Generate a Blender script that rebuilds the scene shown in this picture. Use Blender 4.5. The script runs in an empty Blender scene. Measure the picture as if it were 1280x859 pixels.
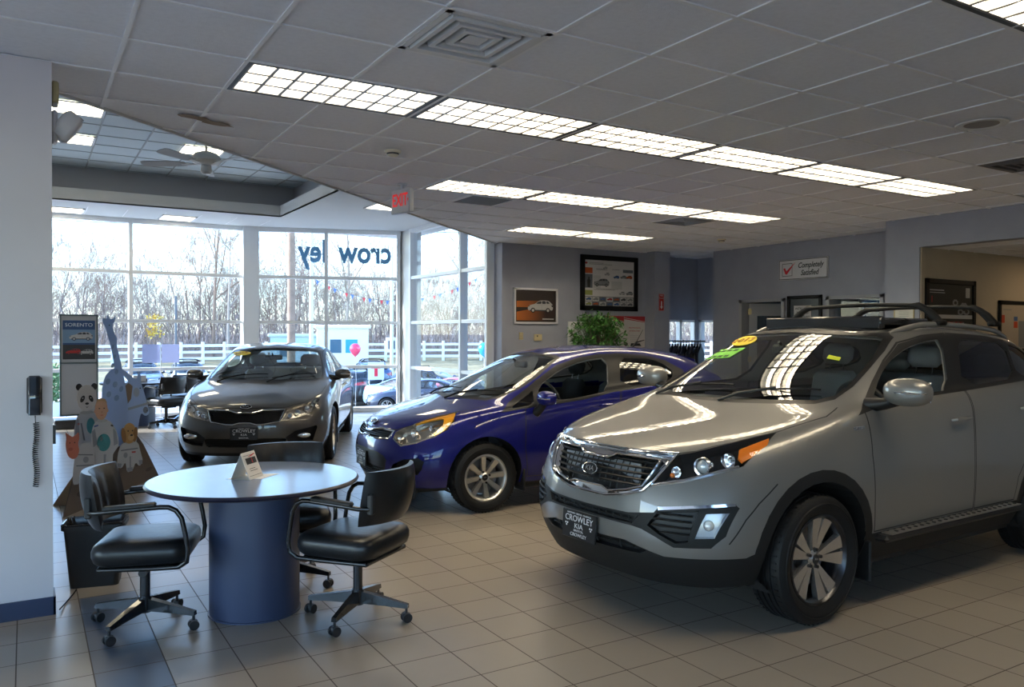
import bpy, bmesh, math, random
from mathutils import Vector, Matrix
from mathutils.bvhtree import BVHTree
from mathutils.geometry import tessellate_polygon
C = bpy.context.scene.collection
SC = bpy.context.scene
PI = math.pi
V = Vector
R = math.radians

# ---------------------------------------------------------------- materials
MATS = {}
def mat(name, col=(.5, .5, .5), rough=.5, metal=0., coat=0., emit=None, es=0., spec=.5, noise=None, bump=None, coat_rough=.03, flake=False):
    """procedural principled material; noise=(scale, amount) varies the colour, bump=(scale, strength)"""
    if name in MATS: return MATS[name]
    m = bpy.data.materials.new(name); m.use_nodes = True
    nt = m.node_tree; b = nt.nodes['Principled BSDF']
    b.inputs['Base Color'].default_value = (*col, 1)
    b.inputs['Roughness'].default_value = rough
    b.inputs['Metallic'].default_value = metal
    b.inputs['Coat Weight'].default_value = coat
    b.inputs['Coat Roughness'].default_value = coat_rough
    b.inputs['Specular IOR Level'].default_value = spec
    if emit:
        b.inputs['Emission Color'].default_value = (*emit, 1)
        b.inputs['Emission Strength'].default_value = es
    tc = nt.nodes.new('ShaderNodeTexCoord')
    if noise:
        n = nt.nodes.new('ShaderNodeTexNoise'); n.inputs['Scale'].default_value = noise[0]; n.inputs['Detail'].default_value = 4
        nt.links.new(tc.outputs['Object'], n.inputs['Vector'])
        mr = nt.nodes.new('ShaderNodeMapRange'); mr.inputs[1].default_value = .3; mr.inputs[2].default_value = .7
        mr.inputs[3].default_value = 1 - noise[1]; mr.inputs[4].default_value = 1 + noise[1]
        nt.links.new(n.outputs['Fac'], mr.inputs[0])
        mx = nt.nodes.new('ShaderNodeMix'); mx.data_type = 'RGBA'; mx.blend_type = 'MULTIPLY'; mx.inputs[0].default_value = 1
        mx.inputs[6].default_value = (*col, 1)
        nt.links.new(mr.outputs[0], mx.inputs[7]); nt.links.new(mx.outputs[2], b.inputs['Base Color'])
    if bump:
        n = nt.nodes.new('ShaderNodeTexNoise'); n.inputs['Scale'].default_value = bump[0]; n.inputs['Detail'].default_value = 3
        nt.links.new(tc.outputs['Object'], n.inputs['Vector'])
        bp = nt.nodes.new('ShaderNodeBump'); bp.inputs['Strength'].default_value = bump[1]; bp.inputs['Distance'].default_value = .01
        nt.links.new(n.outputs['Fac'], bp.inputs['Height']); nt.links.new(bp.outputs[0], b.inputs['Normal'])
    MATS[name] = m
    return m

def backlit(name, col, tr=.6):
    """thin card or film that lets part of the window light through"""
    if name in MATS: return MATS[name]
    m = bpy.data.materials.new(name); m.use_nodes = True; nt = m.node_tree; b = nt.nodes['Principled BSDF']; b.inputs['Base Color'].default_value = (*col, 1); b.inputs['Roughness'].default_value = .4
    t = nt.nodes.new('ShaderNodeBsdfTranslucent'); t.inputs[0].default_value = (*col, 1); x = nt.nodes.new('ShaderNodeMixShader'); x.inputs[0].default_value = tr
    nt.links.new(b.outputs[0], x.inputs[1]); nt.links.new(t.outputs[0], x.inputs[2]); nt.links.new(x.outputs[0], nt.nodes['Material Output'].inputs[0]); MATS[name] = m
    return m

def glass(name, tint=(1, 1, 1), ior=1.5, refl=(1, 1, 1), k=1.):
    """thin pane: sees through, mirrors by fresnel"""
    if name in MATS: return MATS[name]
    m = bpy.data.materials.new(name); m.use_nodes = True
    nt = m.node_tree; nt.nodes.clear()
    o = nt.nodes.new('ShaderNodeOutputMaterial'); mx = nt.nodes.new('ShaderNodeMixShader')
    t = nt.nodes.new('ShaderNodeBsdfTransparent'); t.inputs[0].default_value = (*tint, 1)
    g = nt.nodes.new('ShaderNodeBsdfGlossy'); g.inputs['Roughness'].default_value = 0.0; g.inputs['Color'].default_value = (*refl, 1)
    # fresnel that does not change between the two faces of a thin pane
    lw = nt.nodes.new('ShaderNodeLayerWeight'); lw.inputs['Blend'].default_value = .5
    pw = nt.nodes.new('ShaderNodeMath'); pw.operation = 'POWER'; pw.inputs[1].default_value = 4.2
    ml = nt.nodes.new('ShaderNodeMath'); ml.operation = 'MULTIPLY_ADD'
    f0 = ((ior - 1) / (ior + 1)) ** 2 * 1.3
    ml.inputs[1].default_value = (1 - f0)*k; ml.inputs[2].default_value = f0*k
    nt.links.new(lw.outputs['Facing'], pw.inputs[0]); nt.links.new(pw.outputs[0], ml.inputs[0])
    nt.links.new(ml.outputs[0], mx.inputs[0]); nt.links.new(t.outputs[0], mx.inputs[1]); nt.links.new(g.outputs[0], mx.inputs[2])
    nt.links.new(mx.outputs[0], o.inputs[0])
    MATS[name] = m
    return m

def lerp(a, b, t): return a + (b - a) * t

# ---------------------------------------------------------------- mesh builder
class MB:
    def __init__(self): self.v = []; self.f = []; self.m = []; self.sm = []
    def face(self, idx, mi=0, smooth=False): self.f.append(list(idx)); self.m.append(mi); self.sm.append(smooth)
    def add(self, vs, fs, mi=0, M=None, smooth=False):
        o = len(self.v)
        self.v += [tuple(M @ V(p)) if M else tuple(p) for p in vs]
        for f in fs: self.face([o + i for i in f], mi, smooth)
    def box(self, x0, y0, z0, x1, y1, z1, mi=0, M=None, bev=0):
        if x0 > x1: x0, x1 = x1, x0
        if y0 > y1: y0, y1 = y1, y0
        if z0 > z1: z0, z1 = z1, z0
        if bev:
            b = min(bev, (x1-x0)/2.01, (y1-y0)/2.01, (z1-z0)/2.01)
            vs = []; 
            for z in (z0, z1):
                s = 1 if z == z0 else -1
                for (ix, iy) in ((0,0),(1,0),(1,1),(0,1)):
                    X = (x0, x1)[ix]; Y = (y0, y1)[iy]; sx = 1 if ix == 0 else -1; sy = 1 if iy == 0 else -1
                    vs += [(X + sx*b, Y, z + s*b), (X, Y + sy*b, z + s*b), (X + sx*b, Y + sy*b, z)]
            bm = bmesh.new()
            for p in vs: bm.verts.new(p)
            r = bmesh.ops.convex_hull(bm, input=bm.verts)
            bmesh.ops.dissolve_limit(bm, angle_limit=.01, verts=bm.verts, edges=bm.edges)
            bm.verts.index_update()
            self.add([v.co[:] for v in bm.verts], [[v.index for v in f.verts] for f in bm.faces], mi, M); bm.free()
            return self
        vs = [(x0,y0,z0),(x1,y0,z0),(x1,y1,z0),(x0,y1,z0),(x0,y0,z1),(x1,y0,z1),(x1,y1,z1),(x0,y1,z1)]
        self.add(vs, [(0,3,2,1),(4,5,6,7),(0,1,5,4),(1,2,6,5),(2,3,7,6),(3,0,4,7)], mi, M); return self
    def quad(self, a, b, c, d, mi=0): self.add([a, b, c, d], [(0, 1, 2, 3)], mi); return self
    def tube(self, pts, r, n=8, mi=0, cap=True, M=None, smooth=True, closed=False):
        pts = [V(p) for p in pts]; rs = r if isinstance(r, (list, tuple)) else [r]*len(pts)
        N = len(pts); T = []
        for i in range(N):
            if closed: t = pts[(i+1) % N] - pts[i-1]
            else: t = pts[min(i+1, N-1)] - pts[max(i-1, 0)]
            T.append(t.normalized() if t.length > 1e-9 else V((0,0,1)))
        a = T[0].orthogonal().normalized(); vs = []; fr = []
        for i in range(N):
            if i:
                q = T[i-1].rotation_difference(T[i]); a = (q @ a)
            a = (a - T[i]*a.dot(T[i])).normalized(); b = T[i].cross(a); fr.append((a, b))
            for k in range(n):
                th = 2*PI*k/n; vs.append(pts[i] + (a*math.cos(th) + b*math.sin(th))*rs[i])
        fs = []
        for i in range(N if closed else N-1):
            j = (i+1) % N
            for k in range(n):
                l = (k+1) % n; fs.append((i*n+k, i*n+l, j*n+l, j*n+k))
        self.add(vs, fs, mi, M, smooth)
        if cap and not closed:
            self.add([vs[k] for k in range(n)], [tuple(range(n))[::-1]], mi, M); self.add([vs[(N-1)*n+k] for k in range(n)], [tuple(range(n))], mi, M)
        return self
    def cyl(self, p, q, r, n=16, mi=0, r2=None, M=None): return self.tube([p, q], [r, r if r2 is None else r2], n, mi, True, M)
    def lathe(self, prof, n=32, mi=0, M=None, close=False):
        """prof: list of (radius, axial) about local Z"""
        vs = []; fs = []; K = len(prof)
        for i in range(n):
            th = 2*PI*i/n; c, s = math.cos(th), math.sin(th)
            for (r, z) in prof: vs.append((r*c, r*s, z))
        for i in range(n):
            j = (i+1) % n
            for k in range(K if close else K-1):
                l = (k+1) % K; fs.append((i*K+k, j*K+k, j*K+l, i*K+l))
        self.add(vs, fs, mi, M, True); return self
    def prism(self, poly, z0, z1, mi=0, M=None, smooth=False, side_mi=None):
        n = len(poly)
        vs = [(x, y, z0) for x, y in poly] + [(x, y, z1) for x, y in poly]
        o = len(self.v); self.v += [tuple(M @ V(p)) if M else p for p in vs]
        tr = tessellate_polygon([[V((x, y, 0)) for x, y in poly]])
        for t in tr:
            self.face([o+i for i in t][::-1], mi); self.face([o+n+i for i in t], mi)
        for i in range(n):
            j = (i+1) % n; self.face([o+i, o+j, o+n+j, o+n+i], mi if side_mi is None else side_mi, smooth)
        return self
    def sphere(self, c, r, nu=16, nv=10, mi=0, sc=(1,1,1), M=None):
        vs = []; fs = []
        for j in range(nv+1):
            ph = PI*j/nv
            for i in range(nu):
                th = 2*PI*i/nu
                vs.append((c[0]+r*sc[0]*math.sin(ph)*math.cos(th), c[1]+r*sc[1]*math.sin(ph)*math.sin(th), c[2]+r*sc[2]*math.cos(ph)))
        for j in range(nv):
            for i in range(nu):
                k = (i+1) % nu; fs.append((j*nu+i, (j+1)*nu+i, (j+1)*nu+k, j*nu+k))
        self.add(vs, fs, mi, M, True); return self
    def mesh(self, name, mats, smooth_angle=None, merge=True, fix=True):
        me = bpy.data.meshes.new(name); me.from_pydata(self.v, [], self.f)
        for m in (mats if isinstance(mats, (list, tuple)) else [mats]): me.materials.append(m)
        me.polygons.foreach_set('material_index', self.m)
        me.polygons.foreach_set('use_smooth', [bool(smooth_angle) or s for s in self.sm])
        if merge or fix:
            bm = bmesh.new(); bm.from_mesh(me)
            if merge: bmesh.ops.remove_doubles(bm, verts=bm.verts, dist=1e-5)
            if fix: bmesh.ops.recalc_face_normals(bm, faces=bm.faces)
            bm.to_mesh(me); bm.free()
        me.update()
        if smooth_angle or any(self.sm): me.set_sharp_from_angle(angle=R(smooth_angle or 40))
        return me
    def build(self, name, mats, parent=None, smooth_angle=None, loc=None, merge=True, fix=True):
        return link(name, self.mesh(name, mats, smooth_angle, merge, fix), parent, loc)

def link(name, me, parent=None, loc=None):
    o = bpy.data.objects.new(name, me); C.objects.link(o)
    if parent: o.parent = parent
    if loc: o.location = loc
    return o
def tag(o, label=None, cat=None, group=None, kind=None):
    if label: o['label'] = label
    if cat: o['category'] = cat
    if group: o['group'] = group
    if kind: o['kind'] = kind
    return o
def thing(name, label, cat, loc=(0, 0, 0), rz=0., group=None):
    o = bpy.data.objects.new(name, None); C.objects.link(o)
    o.location = loc; o.rotation_euler = (0, 0, rz); o.empty_display_size = .1
    return tag(o, label, cat, group)
def struct(o): o['kind'] = 'structure'; return o
def copy_tree(o, parent=None, fn=None):
    c = o.copy(); C.objects.link(c)
    if parent: c.parent = parent; c.matrix_parent_inverse = o.matrix_parent_inverse
    if fn: fn(c)
    for ch in list(o.children): copy_tree(ch, c, fn)
    return c

# ---------------------------------------------------------------- lettering
_FCACHE = {}
def text_polys(s, size, ext=.002, res=3, bold=0.0, shear=0.0, sx=1.0):
    cu = bpy.data.curves.new('t', 'FONT'); cu.body = s; cu.size = size; cu.extrude = ext; cu.align_x = 'CENTER'; cu.align_y = 'CENTER'
    cu.resolution_u = res; cu.offset = bold; cu.shear = shear
    ob = bpy.data.objects.new('t', cu); C.objects.link(ob)
    dg = bpy.context.evaluated_depsgraph_get(); dg.update()
    me = bpy.data.meshes.new_from_object(ob.evaluated_get(dg))
    vs = [(v.co.x*sx, v.co.y, v.co.z) for v in me.vertices]; fs = [tuple(p.vertices) for p in me.polygons]
    bpy.data.objects.remove(ob); bpy.data.curves.remove(cu); bpy.data.meshes.remove(me)
    return vs, fs
def put_text(mb, s, size, M, mi=0, **k):
    vs, fs = text_polys(s, size, **k); mb.add(vs, fs, mi, M)
def frame_at(o, xdir, up):
    """matrix: local x along xdir, local y along up, local z outwards (x cross y)"""
    x = V(xdir).normalized(); y = V(up); y = (y - x*y.dot(x)).normalized(); z = x.cross(y)
    M = Matrix((x, y, z)).transposed().to_4x4(); M.translation = V(o); return M
# ================================================================ cars
# local axes: x backwards from the front axle, y to the car's right, z up
def row(keys):
    """fill 15 columns from sparse {col:(x,y,z)} by catmull-rom over the column index"""
    ks = sorted(keys); out = []
    for c in range(15):
        if c in keys: out.append(V(keys[c])); continue
        i = max(k for k in range(len(ks)) if ks[k] < c)
        k0, k1 = ks[i], ks[i+1]; t = (c-k0)/(k1-k0)
        p0, p1 = V(keys[k0]), V(keys[k1])
        m0 = (p1 - V(keys[ks[i-1]]))/(k1-ks[i-1])*(k1-k0) if i > 0 else (p1-p0)
        m1 = (V(keys[ks[i+2]]) - p0)/(ks[i+2]-k0)*(k1-k0) if i+2 < len(ks) else (p1-p0)
        if k0 == 0: m0 = V((0, p1.y-p0.y, 0))
        if k1 == 14: m1 = V((0, p1.y-p0.y, 0))
        t2, t3 = t*t, t*t*t
        out.append(p0*(2*t3-3*t2+1) + m0*(t3-2*t2+t) + p1*(-2*t3+3*t2) + m1*(t3-t2))
    return out

def inpoly(p, poly):
    x, y = p; c = False; n = len(poly); j = n-1
    for i in range(n):
        xi, yi = poly[i]; xj, yj = poly[j]
        if (yi > y) != (yj > y) and x < (xj-xi)*(y-yi)/(yj-yi)+xi: c = not c
        j = i
    return c

AX = {'side': (0, 2), 'front': (1, 2), 'top': (0, 1)}
PN = {'side': V((0, 1, 0)), 'front': V((1, 0, 0)), 'top': V((0, 0, 1))}
def smooth_poly(poly, it=1):
    for _ in range(it):
        n = len(poly); o = []
        for i in range(n):
            a, b = poly[i], poly[(i+1) % n]
            o += [(a[0]*.8+b[0]*.2, a[1]*.8+b[1]*.2), (a[0]*.2+b[0]*.8, a[1]*.2+b[1]*.8)]
        poly = o
    return poly
def mir(poly): return [(-a, b) for a, b in poly]
def mirt(poly): return [(a, -b) for a, b in poly]

class Shell:
    def __init__(self, loops, level=3):
        rows = [row(k) for k in loops]
        vs = []; idx = {}
        for j, r_ in enumerate(rows):
            for c, p in enumerate(r_):
                for s in (1, -1):
                    mid = c in (0, 14) or j == len(rows)-1
                    if mid and s == -1: idx[(j, c, -1)] = idx[(j, c, 1)]; continue
                    idx[(j, c, s)] = len(vs); vs.append((p.x, 0 if mid else s*p.y, p.z))
        fs = []
        for j in range(len(rows)-1):
            for c in range(14):
                for s in (1, -1):
                    q = [idx[(j, c, s)], idx[(j, c+1, s)], idx[(j+1, c+1, s)], idx[(j+1, c, s)]]
                    q = [a for k, a in enumerate(q) if a not in q[:k]]
                    if len(q) > 2: fs.append(q if s > 0 else q[::-1])
        me = bpy.data.meshes.new('cage'); me.from_pydata(vs, [], fs)
        ob = bpy.data.objects.new('cage', me); C.objects.link(ob)
        m = ob.modifiers.new('s', 'SUBSURF'); m.levels = m.render_levels = level
        dg = bpy.context.evaluated_depsgraph_get(); dg.update()
        me2 = bpy.data.meshes.new_from_object(ob.evaluated_get(dg))
        bm = bmesh.new(); bm.from_mesh(me2); bpy.data.objects.remove(ob); bpy.data.meshes.remove(me); bpy.data.meshes.remove(me2)
        bmesh.ops.recalc_face_normals(bm, faces=bm.faces); bm.normal_update()
        # outward check
        f = max(bm.faces, key=lambda f: f.calc_center_median().z)
        if f.normal.z < 0: bmesh.ops.reverse_faces(bm, faces=bm.faces); bm.normal_update()
        self.bm = bm
        self.nl = bm.verts.layers.float_vector.new('nrm')
        for v in bm.verts: v[self.nl] = v.normal
        self.part = bm.faces.layers.int.new('part'); self.mt = bm.faces.layers.int.new('mt')
        self.bvh = BVHTree.FromBMesh(bm)
    def hit(self, view, a, b, sign=-1):
        if view == 'front': r_ = self.bvh.ray_cast(V((sign*9, a, b)), V((-sign, 0, 0)))
        elif view == 'side': r_ = self.bvh.ray_cast(V((a, sign*9, b)), V((0, -sign, 0)))
        else: r_ = self.bvh.ray_cast(V((a, b, 9)), V((0, 0, -1)))
        return (r_[0], r_[1]) if r_[0] else (V((a, b, 0)), V((0, 0, 1)))
    def cut(self, poly, view, filt, closed=True):
        ia, ib = AX[view]; N = PN[view]; n = len(poly)
        for i in range(n if closed else n-1):
            p, q = poly[i], poly[(i+1) % n]
            lo = (min(p[0], q[0])-.001, min(p[1], q[1])-.001); hi = (max(p[0], q[0])+.001, max(p[1], q[1])+.001)
            P = V((0, 0, 0)); P[ia], P[ib] = p; D = V((0, 0, 0)); D[ia] = q[0]-p[0]; D[ib] = q[1]-p[1]
            if D.length < 1e-6: continue
            nn = D.cross(N).normalized()
            fs = []
            for f in self.bm.faces:
                c = f.calc_center_median()
                if abs((c-P).dot(nn)) > .09: continue
                if c[ia] < lo[0]-.09 or c[ia] > hi[0]+.09 or c[ib] < lo[1]-.09 or c[ib] > hi[1]+.09: continue
                if not filt(c, f.normal): continue
                aa = [v.co[ia] for v in f.verts]; bb = [v.co[ib] for v in f.verts]
                if max(aa) < lo[0] or min(aa) > hi[0] or max(bb) < lo[1] or min(bb) > hi[1]: continue
                fs.append(f)
            if not fs: continue
            es = list({e for f in fs for e in f.edges}); vs = list({v for f in fs for v in f.verts})
            bmesh.ops.bisect_plane(self.bm, geom=vs+es+fs, dist=2e-4, plane_co=P, plane_no=nn)
        self.bm.faces.ensure_lookup_table()
    def sel(self, poly, view, filt):
        ia, ib = AX[view]; out = []
        x0 = min(p[0] for p in poly); x1 = max(p[0] for p in poly); y0 = min(p[1] for p in poly); y1 = max(p[1] for p in poly)
        for f in self.bm.faces:
            c = f.calc_center_median()
            if c[ia] < x0 or c[ia] > x1 or c[ib] < y0 or c[ib] > y1: continue
            if filt(c, f.normal) and inpoly((c[ia], c[ib]), poly): out.append(f)
        return out
    def region(self, poly, view, filt, part=None, mt=None, cut=True, only=None):
        if cut: self.cut(poly, view, filt)
        fs = self.sel(poly, view, filt)
        for f in fs:
            if only is not None and f[self.mt] not in only: continue
            if part is not None: f[self.part] = part
            if mt is not None: f[self.mt] = mt
        return fs
    def seam(self, line, view, filt, w=.0045, mt=1):
        for i in range(len(line)-1):
            p, q = V(line[i]), V(line[i+1]); d = (q-p); 
            if d.length < 1e-6: continue
            d.normalize(); n = V((-d.y, d.x))*w; p = p - d*w*.5; q = q + d*w*.5
            poly = [tuple(p-n), tuple(q-n), tuple(q+n), tuple(p+n)]
            self.region(poly, view, filt, None, mt)
    def extract(self, name, part, mats, parent, off=0., bucket=0., pred=None):
        fs = [f for f in self.bm.faces if f[self.part] == part and (pred is None or pred(f.calc_center_median()))]
        if not fs: return None
        used = sorted({f[self.mt] for f in fs}) if isinstance(mats, dict) else None
        vm = {}; vs = []; ns = []
        for f in fs:
            for v in f.verts:
                if v not in vm:
                    n = V(v[self.nl]); n = n.normalized() if n.length > 1e-6 else v.normal.copy()
                    vm[v] = len(vs); vs.append(v.co + n*off); ns.append(n)
        F = [[vm[v] for v in f.verts] for f in fs]; mi = [used.index(f[self.mt]) if used else 0 for f in fs]
        nb = len(F)
        if bucket:
            o = len(vs); cen = sum(vs, V((0,0,0)))/len(vs)
            cen_n = sum(ns, V((0,0,0))).normalized()
            vs2 = [p - cen_n*bucket + (cen-p)*.08 for p in vs]
            cnt = {}
            for f in F:
                for i in range(len(f)):
                    e = (f[i], f[(i+1) % len(f)]); cnt[tuple(sorted(e))] = cnt.get(tuple(sorted(e)), 0)+1
            F2 = [[o+i for i in f] for f in F]
            for f in F:
                for i in range(len(f)):
                    a, b = f[i], f[(i+1) % len(f)]
                    if cnt[tuple(sorted((a, b)))] == 1: F2.append([b, a, o+a, o+b])
            vs = vs + vs2; F = F2; mi = [0]*len(F)
        me = bpy.data.meshes.new(name); me.from_pydata([tuple(v) for v in vs], [], F)
        if used: 
            for u in used: me.materials.append(mats[u])
        else: me.materials.append(mats)
        me.polygons.foreach_set('material_index', mi); me.polygons.foreach_set('use_smooth', [True]*len(F)); me.update()
        if not bucket: me.normals_split_custom_set_from_vertices([tuple(n) for n in ns])
        else: me.set_sharp_from_angle(angle=R(35))
        return link(name, me, parent)

def wheel_meshes(R_, W, rr, style, mats):
    """axle along local Y, outer face at -Y"""
    M = Matrix.Rotation(R(90), 4, 'X')       # local z -> -y
    t = MB(); w = W/2
    prof = [(rr+.004, -w*.78), (rr+.02, -w*.9), ((R_+rr)/2, -w*1.02), (R_-.03, -w*.98), (R_-.010, -w*.86), (R_-.002, -w*.7)]
    g = [(-.46, 1), (-.16, 1), (.16, 1), (.46, 1)]
    top = []
    for c, _ in g:
        x = c*w
        top += [(R_, x-.007), (R_-.008, x-.005), (R_-.008, x+.005), (R_, x+.007)]
    prof2 = [(R_-.002, w*.7), (R_-.010, w*.86), (R_-.03, w*.98), ((R_+rr)/2, w*1.02), (rr+.02, w*.9), (rr+.004, w*.78)]
    t.lathe(prof+top+prof2, 72, 0, M)
    # raised ring on the side wall and fine tread slits
    t.lathe([((R_*.6+rr*.4)-.002, w*1.0), (R_*.6+rr*.4, w*1.035), ((R_*.6+rr*.4)+.004, w*1.0)], 64, 0, M)
    for k in range(60):
        th = 2*PI*k/60; Mk = M @ Matrix.Rotation(th, 4, 'Z')
        for s in (-1, 1): t.box(R_-.012, -.002, s*w*.62-.015, R_+.0012, .006, s*w*.62+.015, 0, Mk)
    tire = t.mesh('tire', mats['rubber'], 30)
    r_ = MB()
    r_.lathe([(rr+.008, w*.80), (rr+.010, w*.86), (rr-.002, w*.88), (rr-.010, w*.80), (rr-.022, w*.62), (rr-.03, -w*.5), (rr-.01, -w*.8), (rr+.008, -w*.8)], 64, 0, M)
    zf = w*.74                               # outer face depth
    def spoke(ang, r0, r1, w0, w1, z0, z1, mi=0, skew=0.):
        Mk = M @ Matrix.Rotation(ang, 4, 'Z')
        pts = []
        for (rad, wd, zc, sk) in ((r0, w0, z0, 0), (lerp(r0, r1, .5), lerp(w0, w1, .5), lerp(z0, z1, .35), skew*.5), (r1, w1, z1, skew)):
            pts += [(rad, -wd/2+sk, zc-.03), (rad, wd/2+sk, zc-.03), (rad, wd/2*.86+sk, zc), (rad, -wd/2*.86+sk, zc)]
        fs = []
        for s in (0, 4):
            for k in range(4):
                l = (k+1) % 4; fs.append((s+k, s+l, s+4+l, s+4+k))
        fs += [(3, 2, 1, 0), (8, 9, 10, 11)]
        r_.add(pts, [f for i, f in enumerate(fs) if i not in ()], mi, Mk)
    if style == 's':      # five pairs of machined spokes
        for k in range(5):
            a = 2*PI*k/5 + .31
            for s in (-1, 1): spoke(a+s*.215, .040, rr-.010, .026, .088, zf-.024, zf, 1)
    elif style == 'r':    # eight tapering spokes
        for k in range(8):
            a = 2*PI*k/8+.1; spoke(a, .045, rr-.012, .036, .056, zf-.022, zf, 0)
    else:
        for k in range(5):
            a = 2*PI*k/5+.2
            for s in (-1, 1): spoke(a+s*.16, .05, rr-.012, .024, .034, zf-.02, zf, 0, s*.01)
    r_.lathe([(0, zf-.012), (.028, zf-.012), (.032, zf-.016), (.050, zf-.026), (.060, zf-.06), (.0, zf-.07)], 24, 1 if style == 's' else 0, M)
    nl = 4 if style == 'r' else 5
    for k in range(nl):
        th = 2*PI*k/nl + .31; x, y = .05*math.cos(th), .05*math.sin(th)
        r_.tube([M @ V((x, y, zf-.03)), M @ V((x, y, zf-.012))], .0095, 8, 2)
    rim = r_.mesh('rim', [mats['rim'], mats['rimface'], mats['dark']], 35)
    h = MB(); h.lathe([(0, zf-.008), (.024, zf-.008), (.029, zf-.013)], 24, 0, M)
    put_text(h, 'KIA', .017, M @ Matrix.Translation((0, 0, zf-.007)), 1, ext=.001)
    hub = h.mesh('hub_cap', [mats['dark'], mats['chrome']], 40)
    d = MB(); d.lathe([(0, .0), (.075, .0), (.08, -.01), (rr*.76, -.012), (rr*.76, -.035), (0, -.035)], 40, 0, M)
    disc = d.mesh('brake_disc', mats['disc'], 40)
    return rim, tire, hub, disc

def ellipsoidish(mb, c, r, mi=0, flat_back=None, nu=24, nv=14, pw=1.0, M=None):
    vs = []; fs = []
    for j in range(nv+1):
        ph = PI*j/nv
        for i in range(nu):
            th = 2*PI*i/nu
            def sp(v): return math.copysign(abs(v)**pw, v)
            x = r[0]*sp(math.sin(ph))*sp(math.cos(th)); y = r[1]*sp(math.sin(ph))*sp(math.sin(th)); z = r[2]*sp(math.cos(ph))
            if flat_back is not None and x > flat_back: x = flat_back
            vs.append((c[0]+x, c[1]+y, c[2]+z))
    for j in range(nv):
        for i in range(nu):
            k = (i+1) % nu; fs.append((j*nu+i, (j+1)*nu+i, (j+1)*nu+k, j*nu+k))
    mb.add(vs, fs, mi, M, True)

def seat_set(parent, x, ys, zc, m, lean=.22, h=.56, rest=.17, gap=.05, top_z=None):
    for y in ys:
        b = MB()
        b.box(x-.27, y-.24, zc-.13, x+.25, y+.24, zc, 0, bev=.05)
        Mb = Matrix.Translation((x+.22, y, zc-.05)) @ Matrix.Rotation(lean, 4, 'Y')
        vs = []
        b.box(-.06, -.235, 0, .06, .235, h*.55, 0, Mb, bev=.05); b.box(-.055, -.20, h*.5, .055, .20, h, 0, Mb, bev=.05)
        s = b.build('seat', m['fabric'], parent, 50)
        hr = MB(); hr.box(-.055, -.135, h+gap, .045, .135, h+gap+rest, 0, Mb, bev=.045)
        for sy in (-.06, .06): hr.cyl((0, sy, h-.02), (0, sy, h+gap+.03), .007, 8, 1, M=Mb)
        hr.build('headrest', [m['fabric'], m['chrome']], s, 50)

def outline_tube(sh, pts, view, r, off=.0, closed=True, sub=4, sign=-1):
    n = len(pts); out = []
    for i in range(n if closed else n-1):
        a, b = pts[i], pts[(i+1) % n]
        for k in range(sub):
            t = k/sub; p, nn = sh.hit(view, lerp(a[0], b[0], t), lerp(a[1], b[1], t), sign); out.append(p+nn*off)
    if not closed:
        p, nn = sh.hit(view, *pts[-1], sign); out.append(p+nn*off)
    return out
def flat_strip(sh, mb, upper, lower, view, off, mi=0, sub=3, thick=.006, sign=-1):
    """solid band between two polylines, draped on the shell"""
    U = []; L = []
    for A, O in ((upper, U), (lower, L)):
        for i in range(len(A)-1):
            for k in range(sub):
                t = k/sub; p, n = sh.hit(view, lerp(A[i][0], A[i+1][0], t), lerp(A[i][1], A[i+1][1], t), sign); O.append((p+n*off, p+n*(off-thick)))
        p, n = sh.hit(view, *A[-1], sign); O.append((p+n*off, p+n*(off-thick)))
    vs = []
    for u, l in zip(U, L): vs += [u[0], l[0], l[1], u[1]]
    fs = []
    for i in range(len(U)-1):
        a, b = 4*i, 4*i+4
        for k in range(4): fs.append((a+k, a+(k+1) % 4, b+(k+1) % 4, b+k))
    fs += [(0, 1, 2, 3), (len(vs)-1, len(vs)-2, len(vs)-3, len(vs)-4)]
    mb.add(vs, fs, mi, None, False)

PLATE_BLACK = None
def plate(parent, c, normal_x, w, h, m, rows_, M=None):
    b = MB(); F = M or frame_at(c, (0, -normal_x*-1 if False else 1, 0), (0, 0, 1))
    b.box(-w/2, -h/2, -.006, w/2, h/2, .004, 0, F, bev=.003)
    b.box(-w/2+.006, -h/2+.006, .004, w/2-.006, h/2-.006, .0045, 1, F)
    for (s, y, size, ex) in rows_: put_text(b, s, size, F @ Matrix.Translation((0, y, .005)), 2, ext=.0006, sx=ex)
    # two small flower-like marks beside the middle line
    for sx in (-1, 1):
        for (dx, dy) in ((-.008, .006), (.008, .006), (0, -.006)):
            b.cyl(F @ V((sx*w*.36+dx, -.004+dy, .004)), F @ V((sx*w*.36+dx, -.004+dy, .006)), .0055, 8, 2)
    return b.build('license_plate', [m['plasticdark'], m['plateblack'], m['white']], parent)

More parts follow.
